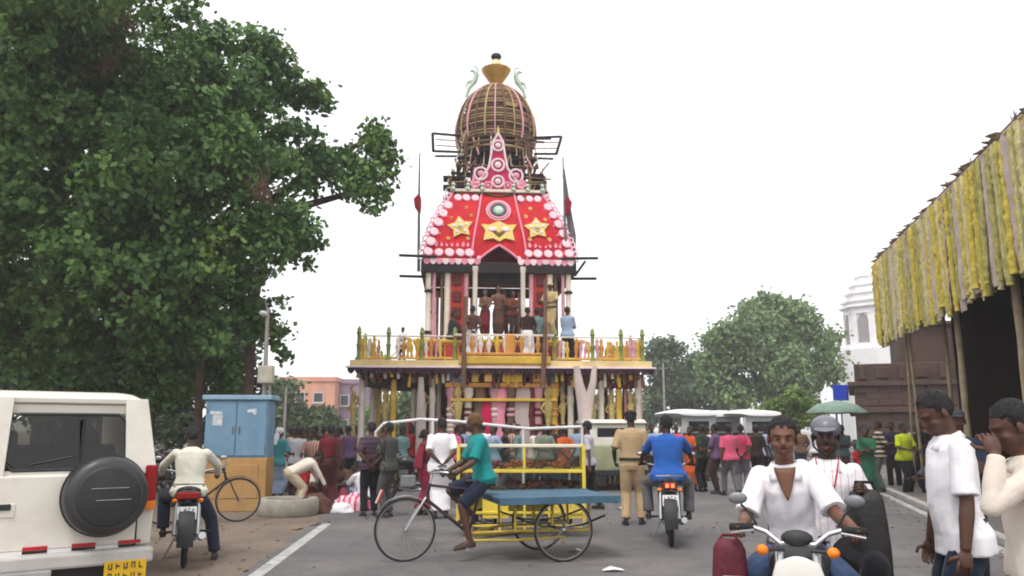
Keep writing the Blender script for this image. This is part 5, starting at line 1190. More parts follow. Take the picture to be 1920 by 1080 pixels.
    if visor:
        V = []
        for j in range(7):
            q = j/6
            for i in range(9): a = (i/8-.5)*2.2; w_ = .125-.03*q*q; V.append((math.sin(a)*w_, .44-.06*q+.06*math.cos(a), .98+.11*q))
        o_ = MB().add(V, [(j*9+i, j*9+i+1, j*9+10+i, j*9+9+i) for j in range(6) for i in range(8)]).build('windscreen', mat('smoky_blue_plastic', C(72, 88, 112), .25, .3, 9, spec=.5), t, smooth=True); md = o_.modifiers.new('s', 'SOLIDIFY'); md.thickness = .006
    if guard:
        for sx in (-1, 1): MB().tube([(sx*.1, .35, .55), (sx*.32, .36, .58), (sx*.34, .34, .42), (sx*.12, .3, .28)], .014, 7).build('leg_guard', CHR, t, smooth=True)
    MB().tube([(-.1, -.1, .3), (-.24, -.16, .02)], .012, 6).build('side_stand', STEEL, t)
    return t
BK1 = Vector((gx(1262, 10.75), 10.75, 0)); motorcycle('black motorcycle with lit tail lamp carrying the rider in blue', BK1+Vector((.1, .74, 0)), R(-9), BLKP, lit=True)
BK2 = Vector((gx(318, 9.15), 9.15, 0)); motorcycle('black scooter like motorcycle with wide red tail lamp beside the jeep', BK2+Vector((-.12, .70, 0)), R(21), BLKP, wide_tail=True)
BK3 = Vector((1.53, 4.44, 0)); BK3R = R(160); motorcycle('motorcycle with pale headlight cowl facing out at the lower right', BK3, BK3R, BLKP, cowl=mat('ivory_gloss_paint', (.72, .70, .64), .3, .05, spec=.5), guard=True, seat_drop=.07, mirm=STEEL, hb=.72, ind_z=.93)
for k, (px, Y, rz, c_, lb) in enumerate(((292, 20.5, 70, BLKP, 'black motorcycle nearest the jeep in the parked row'), (322, 21, 75, MAROONP, 'maroon motorcycle second in the parked row behind the jeep'), (350, 20.2, 68, STEEL, 'grey motorcycle in the parked row left of the blue cabinet'), (775, 17.5, 95, BLKP, 'black motorcycle parked behind the man in the striped shirt'))):
    motorcycle(lb, (gx(px, Y), Y, 0), R(rz), c_, lean=R(6), group='parked motorcycles')
# ------------------------------------------------------------------ bicycle by the cabinet
def bike_frame(t, col_, y0=0, rear=True):
    pts = dict(bb=(0, -.08+y0, .29), seat=(0, -.26+y0, .80), head=(0, .36+y0, .82), headl=(0, .39+y0, .68), rear=(0, -.52+y0, .36))
    m = MB()
    for a, b, r_ in (('bb', 'seat', .016), ('seat', 'head', .015), ('bb', 'headl', .018), ('head', 'headl', .02)): m.tube([pts[a], pts[b]], r_, 8)
    if rear:
        for sx in (-1, 1): m.tube([(sx*.02, *pts['bb'][1:]), (sx*.06, *pts['rear'][1:])], .010, 6); m.tube([(sx*.02, *pts['seat'][1:]), (sx*.06, *pts['rear'][1:])], .009, 6)
    return m.build('frame', col_, t, smooth=True)
def bicycle(label, loc, rz, lean=0):
    t = thing('bicycle', label, 'bicycle', loc, rz); t.rotation_euler = (0, lean, rz)
    bike_frame(t, BLKP); wheel(t, 'rear_wheel', (0, -.52, .36), .36, .02, spokes=32, seg=44); wheel(t, 'front_wheel', (0, .60, .36), .36, .02, spokes=32, seg=44)
    for sx in (-1, 1): MB().tube([(sx*.05, .60, .36), (sx*.05, .45, .66), (sx*.01, .385, .74)], .011, 7).build('fork_blade', BLKP, t, smooth=True)
    MB().tube([(0, .37, .78), (0, .35, .92)], .013, 7).build('stem', CHR, t); MB().tube([(-.26, .18, .98), (-.25, .30, .97), (-.10, .38, .95), (.10, .38, .95), (.25, .30, .97), (.26, .18, .98)], .011, 7).build('handlebar', CHR, t, smooth=True)
    for sx in (-1, 1): MB().tube([(sx*.26, .14, .98), (sx*.26, .25, .98)], .016, 7).build('grip', RUB, t)
    MB().tube([(0, -.26, .80), (0, -.29, .90)], .013, 7).build('seat_post', CHR, t)
    MB().loft([(Vector((0, y, z)), Vector((w, 0, 0)), Vector((0, 0, h))) for y, z, w, h in ((-.08, .935, .02, .02), (-.18, .935, .035, .025), (-.3, .94, .09, .035), (-.4, .945, .10, .035), (-.43, .945, .05, .02))], 12).build('saddle', SEATM, t, smooth=True)
    for y in (-.52, .60): MB().tube([(0, y+.385*math.cos(a), .36+.385*math.sin(a)) for a in np.linspace(R(20), R(170), 10)], [(.03, .006)]*10, 6).build('mudguard', BLKP, t, smooth=True)
    MB().box((.05, -.3, .33), (.012, .5, .10)).build('chain_guard', BLKP, t, bevel=.004); MB().torus((.04, -.08, .29), .09, .006, (1, 0, 0), 24, 5).build('chainring', CHR, t)
    for sx in (-1, 1): MB().tube([(sx*.05, -.08, .29), (sx*.07, -.08+sx*.08, .29-sx*.14), (sx*.16, -.08+sx*.08, .29-sx*.14)], [.009, .009, .02], 6).build('crank', CHR, t)
    MB().box((0, -.52, .78), (.16, .42, .015)).build('carrier', BLKP, t, bevel=.004)
    return t
BC = Vector((gx(447, 13.0), 13.0, 0))
bicycle('black bicycle parked against the yellow base of the cabinet', (gx(362, 13.3), 13.5, 0), R(-68), R(5))
# ------------------------------------------------------------------ cargo tricycle
TR = Vector((.47, 10.08, 0)); TRR = R(105)
tri = thing('cargo_tricycle', 'cargo tricycle with long blue wooden platform crossing the road', 'tricycle', TR, TRR)
FY = 1.77
YFR = mat('yellow_frame_paint', C(206, 176, 60, 1.2), .5, .18, 5, dirt=.4); BLW = mat('blue_painted_planks', C(76, 112, 136, 1.35), .7, .2, 4, .3, 24, dirt=.5, dirtcol=C(40, 60, 84))
wheel(tri, 'front_wheel', (0, FY, .36), .36, .02, spokes=36, seg=48)
for sx in (-1, 1): wheel(tri, 'rear_wheel', (sx*.49, 0, .36), .36, .022, spokes=36, seg=48)
MB().tube([(-.5, 0, .36), (.5, 0, .36)], .02, 8).build('axle', STEEL, tri, smooth=True)
m = MB()
for a, b, r_ in (((0, 1.02, .30), (0, .88, .78), .018), ((0, .88, .78), (0, 1.50, .86), .016), ((0, 1.02, .30), (0, 1.53, .70), .02), ((0, 1.49, .88), (0, 1.54, .66), .022)): m.tube([a, b], r_, 8)
m.build('frame', mat('purple_brown_frame_paint', C(70, 48, 62), .45, .2, 5), tri, smooth=True)
for sx in (-1, 1):
    MB().tube([(sx*.03, 1.02, .30), (sx*.28, .55, .34), (sx*.40, -.35, .34)], .018, 7).build('chassis_rail', YFR, tri, smooth=True); MB().tube([(sx*.2, 1.0, .24), (sx*.3, .5, .24), (sx*.3, -.1, .26)], .016, 7).build('chassis_rail', YFR, tri, smooth=True)
    MB().tube([(sx*.05, FY, .36), (sx*.05, 1.62, .60), (sx*.01, 1.535, .72)], .012, 7).build('fork_blade', CHR, tri, smooth=True)
    for y in (.55, -.35, .1): MB().tube([(sx*.38, y, .34), (sx*.40, y, .67)], .016, 7).build('platform_strut', YFR, tri)
    MB().tube([(sx*.40, -.55, .50), (sx*.42, -.25, .40), (sx*.42, 0, .38), (sx*.42, .25, .40), (sx*.40, .55, .50)], (.022, .012), 6).build('leaf_spring', BLKP, tri)
MB().tube([(0, 1.49, .86), (0, 1.46, 1.0)], .013, 7).build('stem', CHR, tri); MB().tube([(-.27, 1.26, 1.0), (-.25, 1.40, 1.02), (-.1, 1.48, 1.0), (.1, 1.48, 1.0), (.25, 1.40, 1.02), (.27, 1.26, 1.0)], .012, 7).build('handlebar', CHR, tri, smooth=True)
for sx in (-1, 1): MB().tube([(sx*.27, 1.2, .995), (sx*.265, 1.32, 1.005)], .017, 7).build('grip', RUB, tri)
MB().tube([(0, .88, .78), (0, .86, .87)], .014, 7).build('seat_post', CHR, tri)
MB().loft([(Vector((0, y, z)), Vector((w, 0, 0)), Vector((0, 0, h))) for y, z, w, h in ((1.06, .895, .02, .02), (.96, .895, .04, .025), (.84, .90, .095, .04), (.74, .905, .105, .04), (.70, .905, .05, .02))], 12).build('saddle', SEATM, tri, smooth=True)
MB().tube([(0, FY+.385*math.cos(a), .36+.385*math.sin(a)) for a in np.linspace(R(35), R(150), 10)], [(.035, .006)]*10, 6).build('mudguard', CHR, tri, smooth=True)
MB().box((0, FY+.30, .74), (.10, .02, .16), (.4, 0, 0)).build('mudguard_flag', REDT, tri, bevel=.004); MB().box((.0, FY+.315, .74), (.035, .02, .16), (.4, 0, 0)).build('mudguard_flag', WHT_T, tri, bevel=.004)
MB().torus((.05, 1.02, .30), .09, .007, (1, 0, 0), 24, 5).build('chainring', CHR, tri); MB().tube([(.05, 1.02, .39), (.05, .0, .41)], .006, 4).build('chain', BLKP, tri); MB().tube([(.05, 1.02, .21), (.05, 0, .31)], .006, 4).build('chain', BLKP, tri)
for sx in (-1, 1): MB().tube([(sx*.05, 1.02, .30), (sx*.08, 1.02-sx*.05, .30+sx*.16), (sx*.2, 1.02-sx*.05, .30+sx*.16)], [.01, .01, .022], 6).build('crank', CHR, tri)
for k in range(7): MB().box((-.48+.16*k, .05, .715+random.uniform(-.003, .003)), (.152, 1.44, .035)).build('plank', BLW, tri, bevel=.006)
for y in (.72, .1, -.4, -.64): MB().box((0, y, .672), (1.1, .06, .045)).build('cross_bar', BLW, tri, bevel=.006)
for sx in (-1, 1): MB().box((sx*.57, .05, .70), (.03, 1.46, .085)).build('edge_board', BLW, tri, bevel=.006)
# ------------------------------------------------------------------ yellow snack cart behind it
YC = Vector((gx(978, 12.1), 12.1, 0)); yc = thing('snack_cart', 'yellow framed glass snack cart behind the cargo tricycle', 'cart', YC, R(-2))
YEL = mat('bright_yellow_paint', C(230, 204, 74, 1.15), .55, .14, 4, dirt=.4, dirtcol=C(190, 160, 110)); CREAMR = mat('cream_rail_paint', C(230, 222, 196, 1.15), .5, .1, 4, dirt=.3); GLS = glassmat('clear_pane', (.88, .9, .88)); SNK = [mat('fried_snack_orange', C(196, 112, 50), .8, .3, 30, .8, 60), mat('fried_snack_brown', C(140, 84, 60), .8, .3, 30, .8, 60), mat('pink_sweet', C(176, 108, 120), .7, .25, 30, .6, 60)]
hx, hy = .90, .34
for sx in (-1, 1):
    for sy in (-1, 1): MB().box((sx*hx, sy*hy, .74), (.05, .05, 1.10)).build('corner_post', YEL, yc, bevel=.006)
for z, th in ((.62, .06), (.92, .05), (1.27, .035)):
    for sy in (-1, 1): MB().box((0, sy*hy, z), (2*hx-.054, .045, th)).build('rail', CREAMR if z > 1.2 else YEL, yc, bevel=.006)
    for sx in (-1, 1): MB().box((sx*hx, 0, z), (.045, 2*hy-.054, th)).build('rail', YEL, yc, bevel=.006)
MB().box((.05, -hy, 1.10), (.035, .04, .30)).build('mullion', YEL, yc, bevel=.005)
for z in (.64, .93): MB().box((0, 0, z-.02), (2*hx-.06, 2*hy-.06, .02)).build('shelf', mat('wooden_shelf', C(150, 120, 90), .8), yc)
for sy in (-1, 1):
    for z, h in ((.77, .24), (1.10, .31)): MB().box((0, sy*hy, z), (2*hx-.06, .006, h)).build('pane', GLS, yc)
for sx in (-1, 1):
    for z, h in ((.77, .24), (1.10, .31)): MB().box((sx*hx, 0, z), (.006, 2*hy-.06, h)).build('pane', GLS, yc)
MB().box((0, 0, 1.275), (2*hx-.06, 2*hy-.06, .006)).build('pane', GLS, yc)
for z, lo in ((.93, -.75), (.64, -.75)):
    for k in range(8):
        g = MB(); cx = lo+.21*k
        if random.random() < .15: continue
        for q in range(22): g.ell((cx+random.gauss(0, .05), random.gauss(0, .09), z+.03+random.random()*.09), random.uniform(.018, .035), None, 6, 4)
        o = g.build('snack_heap', SNK[random.randrange(3)], None, smooth=True); o.location = YC; o.rotation_euler = (0, 0, R(-2))
        tag(o, '%s snack heap, place %s from the left on the %s cart shelf' % (('orange', 'brown', 'pink')[SNK.index(o.data.materials[0])], ('one', 'two', 'three', 'four', 'five', 'six', 'seven', 'eight')[k], 'upper' if z > .8 else 'lower'), 'snacks', 'snack heaps in the yellow cart')
for x_ in (-.3, .05, .4): MB().box((x_, -hy, .34), (.035, .035, .5)).build('upright', YEL, yc, bevel=.004)
for z_ in (.16, .34): MB().box((0, -hy, z_), (2*hx-.06, .03, .035)).build('lower_rail', YEL, yc, bevel=.004)
MB().box((0, hy-.02, .40), (1.6, .02, .36)).build('back_panel', YEL, yc, bevel=.004)
for x0, x1 in ((-.55, -.18), (.45, .88)): MB().box(((x0+x1)/2, -hy+.01, .42), (x1-x0, .02, .32)).build('front_panel', YEL, yc, bevel=.004)
for sx in (-1, 1):
    MB().box((sx*hx, 0, .35), (.03, 2*hy-.1, .06)).build('lower_rail', YEL, yc, bevel=.004); wheel(yc, 'wheel', (sx*.55, -.0, .19), .19, .035, (0, 1, 0), spokes=6, rimm=STEEL)
MB().tube([(-.55, -.12, .19), (-.55, .12, .19)], .014, 6).build('axle', STEEL, yc); MB().tube([(.55, -.12, .19), (.55, .12, .19)], .014, 6).build('axle', STEEL, yc)
for sx in (-1, 1): MB().tube([(sx*.55, 0, .19), (sx*.55, 0, .6)], .018, 6).build('wheel_bracket', YEL, yc)
# ------------------------------------------------------------------ cabinet, lamp post, planter ring
cab = thing('electric_cabinet', 'tall electric cabinet painted blue above and yellow below', 'cabinet', (gx(434, 15.4), 15.4, 0), R(4))
CBL = mat('sky_blue_paint', C(122, 158, 184, 1.25), .55, .12, 2.5, .1, 20, dirt=.45, dirtcol=C(70, 110, 150)); CYE = mat('ochre_yellow_paint', C(196, 152, 92, 1.3), .7, .15, 2.5, .2, 20, dirt=.6, dirtcol=C(140, 110, 80))
MB().box((0, .3, .49), (1.2, .62, .98)).build('base', CYE, cab, bevel=.012); MB().box((0, .3, 1.52), (1.17, .6, 1.08)).build('cupboard', CBL, cab, bevel=.012); MB().box((0, .3, 2.11), (1.30, .74, .09)).build('lid', mat('pale_blue_lid', C(150, 184, 206, 1.15), .6, .1, 3, dirt=.3), cab, bevel=.015)
for sx in (-1, 1):
    d = MB().box((sx*.285, -.012, 1.52), (.545, .025, 1.0)).build('door', CBL, cab, bevel=.008); MB().box((sx*.06, -.04, 1.5), (.025, .03, .14)).build('handle', STEEL, d, bevel=.005)
    for z in (1.15, 1.85): MB().tube([(sx*.55, -.03, z-.05), (sx*.55, -.03, z+.05)], .013, 6).build('hinge', STEEL, d)
STK = mat('torn_white_sticker', (.62, .62, .62), .7, .15, 12, dirt=.6, dirtcol=C(120, 160, 196))
for x, z, w, h in ((-.38, 1.82, .22, .06), (-.35, 1.68, .18, .2), (.28, 1.86, .17, .06), (.33, 1.82, .07, .06)): MB().box((x, -.029, z), (w, .004, h), (0, random.uniform(-.1, .1), 0)).build('sticker', STK, cab)
MB().box((.0, -.015, .55), (.9, .02, .62)).build('base_panel', CYE, cab, bevel=.008)
lp = thing('lamp_post', 'grey lamp post with a meter box beside the cabinet', 'lamp post', (gx(484, 16.6), 16.6, 0))
MB().tube([(0, 0, 0), (0, 0, 2.5), (-.02, 0, 4.0)], [.06, .05, .035], 9).build('post', mat('galvanised_steel', C(176, 168, 164), .5, .15, 4, metal=.3), lp, smooth=True)
MB().box((.05, -.10, 2.62), (.30, .18, .36)).build('meter_box', mat('cream_meter_box', C(206, 196, 176, 1.2), .6, .1, 5), lp, bevel=.015); MB().box((.05, -.195, 2.62), (.24, .012, .3)).build('box_door', MATS['cream_meter_box'], lp, bevel=.004)
MB().tube([(-.02, 0, 3.95), (-.05, -.1, 4.15), (.10, -.3, 4.2)], .02, 7).build('arm', MATS['galvanised_steel'], lp, smooth=True); MB().ell((-.06, -.15, 3.88), (.07, .17, .06), None, 14, 8).build('lamp_head', mat('white_lamp_housing', (.7, .7, .7), .4, .05), lp, smooth=True)
MB().tube([(.12, -.02, 0), (.12, -.02, 2.4)], .03, 7).build('cable_pipe', MATS['galvanised_steel'], lp)
ring = thing('concrete_ring', 'low round concrete ring lying beside the cabinet', 'planter', (gx(540, 14.8), 14.8, 0))
MB().lathe([(.50, 0), (.53, .04), (.53, .26), (.50, .30), (.40, .30), (.38, .26), (.38, .05)], n=36).build('ring', mat('weathered_concrete', C(176, 170, 156, 1.35), .9, .2, 4, .5, 30, dirt=.5), ring, smooth=True); MB().lathe([(.39, .08), (.37, .2), (.2, .26), (.02, .28)], n=24).build('soil', mat('dry_soil', C(110, 92, 78), .95, .3, 12, .8, 30), ring, smooth=True)
# ------------------------------------------------------------------ white pipe frame behind the tricycle
WPIPE = mat('white_painted_pipe', (.68, .66, .66), .5, .08, 5, dirt=.25)
pf = thing('pipe_frame', 'white arched pipe frame on posts behind the tricycle rider', 'frame', (gx(890, 15.6), 15.6, 0))
x0, x1 = at(718, 800, 15.6).x-at(890, 800, 15.6).x, at(1090, 800, 15.6).x-at(890, 800, 15.6).x
MB().tube([(x0-.15, 0, 1.45), (x0, 0, 1.62), (x0*.6, 0, 1.70), (x0*.2, 0, 1.66), (x1*.5, 0, 1.52), (x1, 0, 1.56)], .03, 8).build('top_pipe', WPIPE, pf, smooth=True)
for x, z in ((x0-.15, 1.46), (at(810, 800, 15.6).x-at(890, 800, 15.6).x, 1.68), (x1, 1.56), (x1*.45, 1.52)): MB().tube([(x, 0, 0), (x, 0, z)], .028, 8).build('post', WPIPE, pf, smooth=True)
# ------------------------------------------------------------------ jeep beyond the policeman, canopied rickshaws, far car
jp = thing('police_jeep', 'olive green jeep with white roof standing beyond the policeman', 'jeep', (gx(1162, 20.5), 20.5, 0), R(6))
OLV = mat('olive_green_paint', C(168, 172, 134, 1.2), .5, .12, 3, dirt=.4)
shell([(0, .45), (0, 1.12), (3.2, 1.12), (3.3, .45)], [.78, .79, .79, .78], 'body', OLV, jp, .03); shell([(.02, 1.10), (.10, 1.66), (1.9, 1.66), (2.3, 1.10)], [.78, .72, .72, .78], 'cabin', WPAINT, jp, .03); shell([(0, 1.66), (.05, 1.76), (1.9, 1.76), (2.0, 1.66)], [.76, .70, .70, .76], 'roof', WPAINT, jp, .02)
MB().box((-.08, .055, 1.40), (.9, .03, .3), (.14, 0, 0)).build('rear_window', DGL, jp, bevel=.01); MB().box((0, -.08, .45), (1.6, .14, .14)).build('bumper', BLKM, jp, bevel=.02)
for sx in (-1, 1):
    MB().box((sx*.70, -.02, .85), (.1, .05, .22)).build('tail_light', REDL, jp, bevel=.01); wheel(jp, 'wheel', (sx*.66, .6, .34), .34, .11, spokes=6, rimm=STEEL); wheel(jp, 'wheel', (sx*.66, 2.7, .34), .34, .11, spokes=6, rimm=STEEL); MB().box((sx*.76, 1.1, 1.38), (.02, 1.2, .34), (0, -sx*.1, 0)).build('side_window', DGL, jp)
plate(jp, (.2, -.16, .62), .3, .12, WPL, (0, 0, 0), 1, 6, 8)
WROOF = mat('white_canopy_sheet', (.74, .74, .74), .6, .04, 3); GRB = mat('grey_green_rickshaw_paint', C(90, 110, 104, 1.2), .5, .15, 4, dirt=.3)
def rick(label, px, Y, rz, w=1.5):
    t = thing('canopied_rickshaw', label, 'rickshaw', (gx(px, Y), Y, 0), rz, 'white roofed rickshaws')
    MB().loft([(Vector((0, y, z)), Vector((w/2*k, 0, 0)), Vector((0, 0, h))) for y, z, k, h in ((-1.3, 2.05, .95, .06), (-1.2, 2.08, 1.03, .12), (0, 2.11, 1.05, .15), (1.0, 2.08, 1.03, .12), (1.15, 2.02, .95, .06))], 16).build('canopy', WROOF, t, smooth=True)
    MB().box((0, -.3, .55), (w*.86, 1.9, .35)).build('body', GRB, t, bevel=.05); MB().box((0, .95, .75), (w*.6, .5, .75)).build('front_apron', GRB, t, bevel=.08)
    for sx in (-1, 1):
        for y in (-1.1, -.1, .85): MB().tube([(sx*w*.42, y, .7), (sx*w*.44, y, 2.08)], .02, 6).build('roof_post', CHR, t)
        wheel(t, 'wheel', (sx*w*.38, -.7, .24), .24, .06, spokes=6, rimm=STEEL)
    wheel(t, 'wheel', (0, 1.05, .24), .24, .05, spokes=6, rimm=STEEL)
    MB().box((0, -1.15, 1.55), (w*.84, .03, .9)).build('rear_curtain', mat('grey_white_curtain', C(190, 190, 188, 1.2), .8, .12, 3), t, bevel=.01); MB().box((0, -1.172, 1.62), (w*.5, .012, .36)).build('curtain_window', DGL, t)
    for y in (-1.0, .0): s_ = MB().box((0, y, .85), (w*.8, .42, .14)).build('seat', SEATM, t, bevel=.03); MB().box((0, y-.2, 1.15), (w*.8, .1, .5), (-.1, 0, 0)).build('backrest', SEATM, t, bevel=.03)
    return t
rick('white roofed rickshaw nearest the chariot, left of its two neighbours', 1288, 30, R(12), 1.55); rick('white roofed rickshaw in the middle of the three', 1352, 32, R(-8), 1.5); rick('white roofed rickshaw on the right beside the lime shrub', 1405, 30.5, R(10), 1.5)
fc = thing('white_car', 'small white car far behind the jeep on the left', 'car', (gx(262, 27), 27, 0), R(-15))
shell([(0, .35), (0, .9), (.2, 1.0), (3.3, .95), (3.6, .75), (3.6, .35)], [.75, .78, .78, .76, .74, .74], 'body', WPAINT, fc, .04); shell([(.15, .98), (.45, 1.45), (1.9, 1.48), (2.5, .98)], [.74, .62, .62, .74], 'cabin', WPAINT, fc, .04)
MB().box((0, .27, 1.22), (1.1, .03, .36), (-.55, 0, 0)).build('rear_window', DGL, fc)
for sx in (-1, 1):
    wheel(fc, 'wheel', (sx*.66, .65, .29), .29, .09, spokes=6, rimm=STEEL); wheel(fc, 'wheel', (sx*.66, 2.9, .29), .29, .09, spokes=6, rimm=STEEL); MB().box((sx*.685, 1.2, 1.22), (.02, 1.2, .3), (0, -sx*.25, 0)).build('side_window', DGL, fc); MB().box((sx*.6, -.01, .78), (.2, .03, .12)).build('tail_light', REDL, fc, bevel=.01)
# ------------------------------------------------------------------ sign, umbrella, far poles
sg = thing('blue_sign', 'blue sign board on a post above the green umbrella', 'sign', (at(1576, 735, 26).x, 26, 0))
MB().tube([(0, .03, 0), (0, .03, 3.0)], .03, 8).build('post', STEEL, sg); MB().box((0, 0, 2.68), (.5, .03, .5)).build('board', mat('blue_sign_paint', C(40, 70, 190, 1.15), .5, .1), sg, bevel=.01)
MB().box((.23, -.005, 2.62), (.05, .02, .3)).build('edge_strip', mat('pale_sign_mark', C(190, 150, 170), .5), sg)
um = thing('street_umbrella', 'large faded green vendor umbrella beside the stone temple', 'umbrella', (at(1568, 770, 21.5).x, 21.5, 0))
UMB = mat('faded_green_canvas', C(136, 160, 146, 1.2), .85, .12, 5, .2, 20); MB().tube([(0, 0, 0), (0, 0, 2.25)], .025, 8).build('pole', STEEL, um)
n = 8; V = [(0, 0, 2.28)]; F = []
for k in range(n*4):
    a = 2*math.pi*k/(n*4); sag = 1-.03*abs(math.sin(a*n/2)); V.append((.5*math.cos(a)*sag, .5*math.sin(a)*sag, 2.17)); V.append((.84*math.cos(a)*sag, .84*math.sin(a)*sag, 1.95-.02*abs(math.sin(a*n/2))))
for k in range(n*4):
    q = (k+1) % (n*4); F += [(0, 1+2*k, 1+2*q), (1+2*k, 2+2*k, 2+2*q, 1+2*q)]
o = MB().add(V, F).build('canopy', UMB, um, smooth=True); md = o.modifiers.new('s', 'SOLIDIFY'); md.thickness = .006
for k in range(n): a = 2*math.pi*k/n; MB().tube([(0, 0, 2.26), (.5*math.cos(a), .5*math.sin(a), 2.15), (.82*math.cos(a), .82*math.sin(a), 1.94)], .008, 4).build('rib', STEEL, um)
for px, Y, zt, lb in ((1249, 45, 5.2, 'thin pale pole right of the chariot in front of the slim tree'), (530, 40, 3.6, 'thin pale pole right of the cabinet before the low tree')):
    o = thing('utility_pole', lb, 'pole', (gx(px, Y), Y, 0)); MB().tube([(0, 0, 0), (0, 0, zt)], [.08, .05], 8).build('pole', MATS['galvanised_steel'], o, smooth=True); MB().box((0, 0, zt-.3), (.5, .05, .06)).build('cross_arm', STEEL, o)
# ------------------------------------------------------------------ goods on the ground, litter
def heap(label, px, Y, m, w, d_, h, seed):
    x = gx(px, Y); mb = MB(); mb.ell((0, 0, 0), (1, 1, 1), None, 24, 14); V = []
    for v in mb.v:
        v = Vector(v); k = 1+.25*noise.noise(v*2+Vector((seed, 0, 0)))+.12*noise.noise(v*5+Vector((0, seed, 0))); V.append((v.x*w*k, v.y*d_*k, max(0.004, (v.z*.9+.25)*h*k)))
    mb.v = V; o = mb.build('cloth_bundle', m, None, smooth=True); o.location = (x, Y, 0); return tag(o, label, 'bundle', None)
heap('pink and white cloth bundle on the ground by the dark saree', 662, 15.6, stripes('pink_white_print', C(236, 196, 206, 1.1), C(206, 80, 112, 1.15), 9, 0, width=.6), .36, .3, .26, 1); heap('white cloth sheet spread beside the pink bundle', 640, 15.3, WHITE_CL, .22, .2, .14, 2); heap('pink cloth bundle higher behind the white sheet', 645, 16.2, PINK_CL, .18, .16, .34, 3); heap('brown sack beside the concrete ring', 590, 15.2, BROWN_CL, .3, .25, .28, 4)
for k, (px, py) in enumerate(((1150, 1072), (560, 992), (1080, 1035), (590, 985), (1165, 955))):
    Y = gy(py); l = MB(); g = random.Random(k); P_ = [(g.uniform(-.09, .09), g.uniform(-.06, .06), g.uniform(.012, .05)) for _ in range(6)]
    l.add([(-.12, -.04, .012), (.0, -.06, .03), (.12, -.03, .013), (.1, .05, .02), (-.02, .07, .045), (-.11, .05, .013)], [(0, 1, 4, 5), (1, 2, 3, 4)])
    o = l.build('paper_scrap', WPL if k % 2 == 0 else mat('brown_paper', C(150, 126, 100), .9)); o.location = (gx(px, Y), Y, .004); o.rotation_euler = (0, 0, k*1.3)
    tag(o, ('white paper scrap lying nearest the bottom edge of the road', 'brown paper scrap by the end of the white line', 'white paper scrap under the tricycle platform', 'brown paper scrap left of the white line end', 'white paper scrap by the policeman')[k], 'litter', 'scraps of litter')
# ------------------------------------------------------------------ the people
def gp(px, Y): return (gx(px, Y), Y, 0)
def face_to(dx, dy): return math.atan2(-dx, dy)      # rz so that local +Y looks along (dx,dy)
LEFT, RIGHT, AWAY, TOWARD = R(90), R(-90), 0, R(180)
# near pair on the right
W1 = dict(pelvis=(0, 0, .94), lean=.08, head=(.25, -.55), LH=(-.27, .10, .74), RH=(.22, .10, .82), lep=(-.2, -1, 0), LF=(-.11, .02, .085), RF=(.11, -.03, .085), curl=.5)
person('man in white short sleeved shirt with head bowed, second from the right edge', (2.54, 4.68, 0), R(82), 1.73, WHITE_CL, 'half', -.13, cloth('dark_navy_trousers', 36, 46, 62), skin=1, pose=W1, vox=.0085, collar=True, belly=.04, slim=.92)
W2 = dict(lean=.06, head=(.1, -.35), LH=(-.15, .19, 1.45), lep=(-.25, .9, -1), RH=(.24, .06, .82), curl=.7, pnL=(1, 0, 0), hdL=(.3, .25, .9))
person('man in cream shirt with hand raised to his ear at the right edge', (2.38, 3.75, 0), R(76), 1.63, CREAM_CL, 'full', -.2, JEANS, skin=1, pose=W2, vox=.0085, collar=True, belly=.02, slim=.92)
# riders on the facing motorcycle
def on_bike(base, rz, lx, ly, lz): v = Matrix.Rotation(rz, 3, 'Z') @ Vector((lx, ly, lz)); return Vector(base)+v
D = dict(pelvis=(.03, -.22, .90), lean=.24, hs=1.0, side=.05, head=(.05, -.02), LH=(-.275, .27, 1.08), RH=(.275, .27, 1.08), lep=(-.25, -.5, -1), rep=(.4, -.5, -1), LF=(-.25, .05, .36), RF=(.25, .05, .36), lkp=(-.45, 1, .3), rkp=(.45, 1, .3), curl=1.0, pnL=(0, 0, -1), pnR=(0, 0, -1), hdL=(-.25, 1, -.1), hdR=(.25, 1, -.1), sit=1, fdL=(0, 1, 0), fdR=(0, 1, 0))
person('smiling bareheaded man in open necked white shirt driving the facing motorcycle', BK3, BK3R, 1.61, WHITE_CL, 'half', .03, JEANS, skin=0, pose=D, slim=.84, vox=.0085, face=2, collar='open', shoe=SANDAL)
D2 = dict(pelvis=(-.13, -.74, .885), lean=.06, side=-.06, head=(-.05, -.05), LH=(-.37, -.50, 1.18), RH=(.20, -.25, .98), lep=(-.35, -.5, -1), rep=(1, -.2, -.3), LF=(-.28, -.42, .40), RF=(.28, -.42, .40), lkp=(-.5, 1, .3), rkp=(.5, 1, .3), curl=.8, sit=1, pnL=(1, 0, 0), fdL=(0, 1, 0), fdR=(0, 1, 0))
PSG, PQ = person('passenger in white shirt and grey helmet behind the smiling driver', BK3+Vector((.03, 0, 0)), BK3R, 1.62, stripes('white_red_check', C(236, 230, 234, 1.1), C(216, 190, 200, 1.15), 22, 0, width=.86), 'half', -.08, BLACK_CL, skin=2, pose=D2, slim=.9, vox=.0085, face=2, collar=True, hat=('half_helmet', mat('grey_helmet_shell', C(118, 118, 128, 1.3), .35, .08, spec=.5)), hair=HAIR)
PT = PQ['T']; MB().tube([PT(-.07, -.02, .52), PT(-.062, .085, .47), PT(-.045, .125, .36), PT(0, .135, .22), PT(.045, .125, .36), PT(.062, .085, .47), PT(.07, -.02, .52)], .005, 5).build('lanyard', RED_CL, PSG)
bg_ = thing('black_bag', 'large black cloth bag held upright beside the helmeted passenger', 'bag', on_bike(BK3, BK3R, -.37, -.50, .58), BK3R+.3)
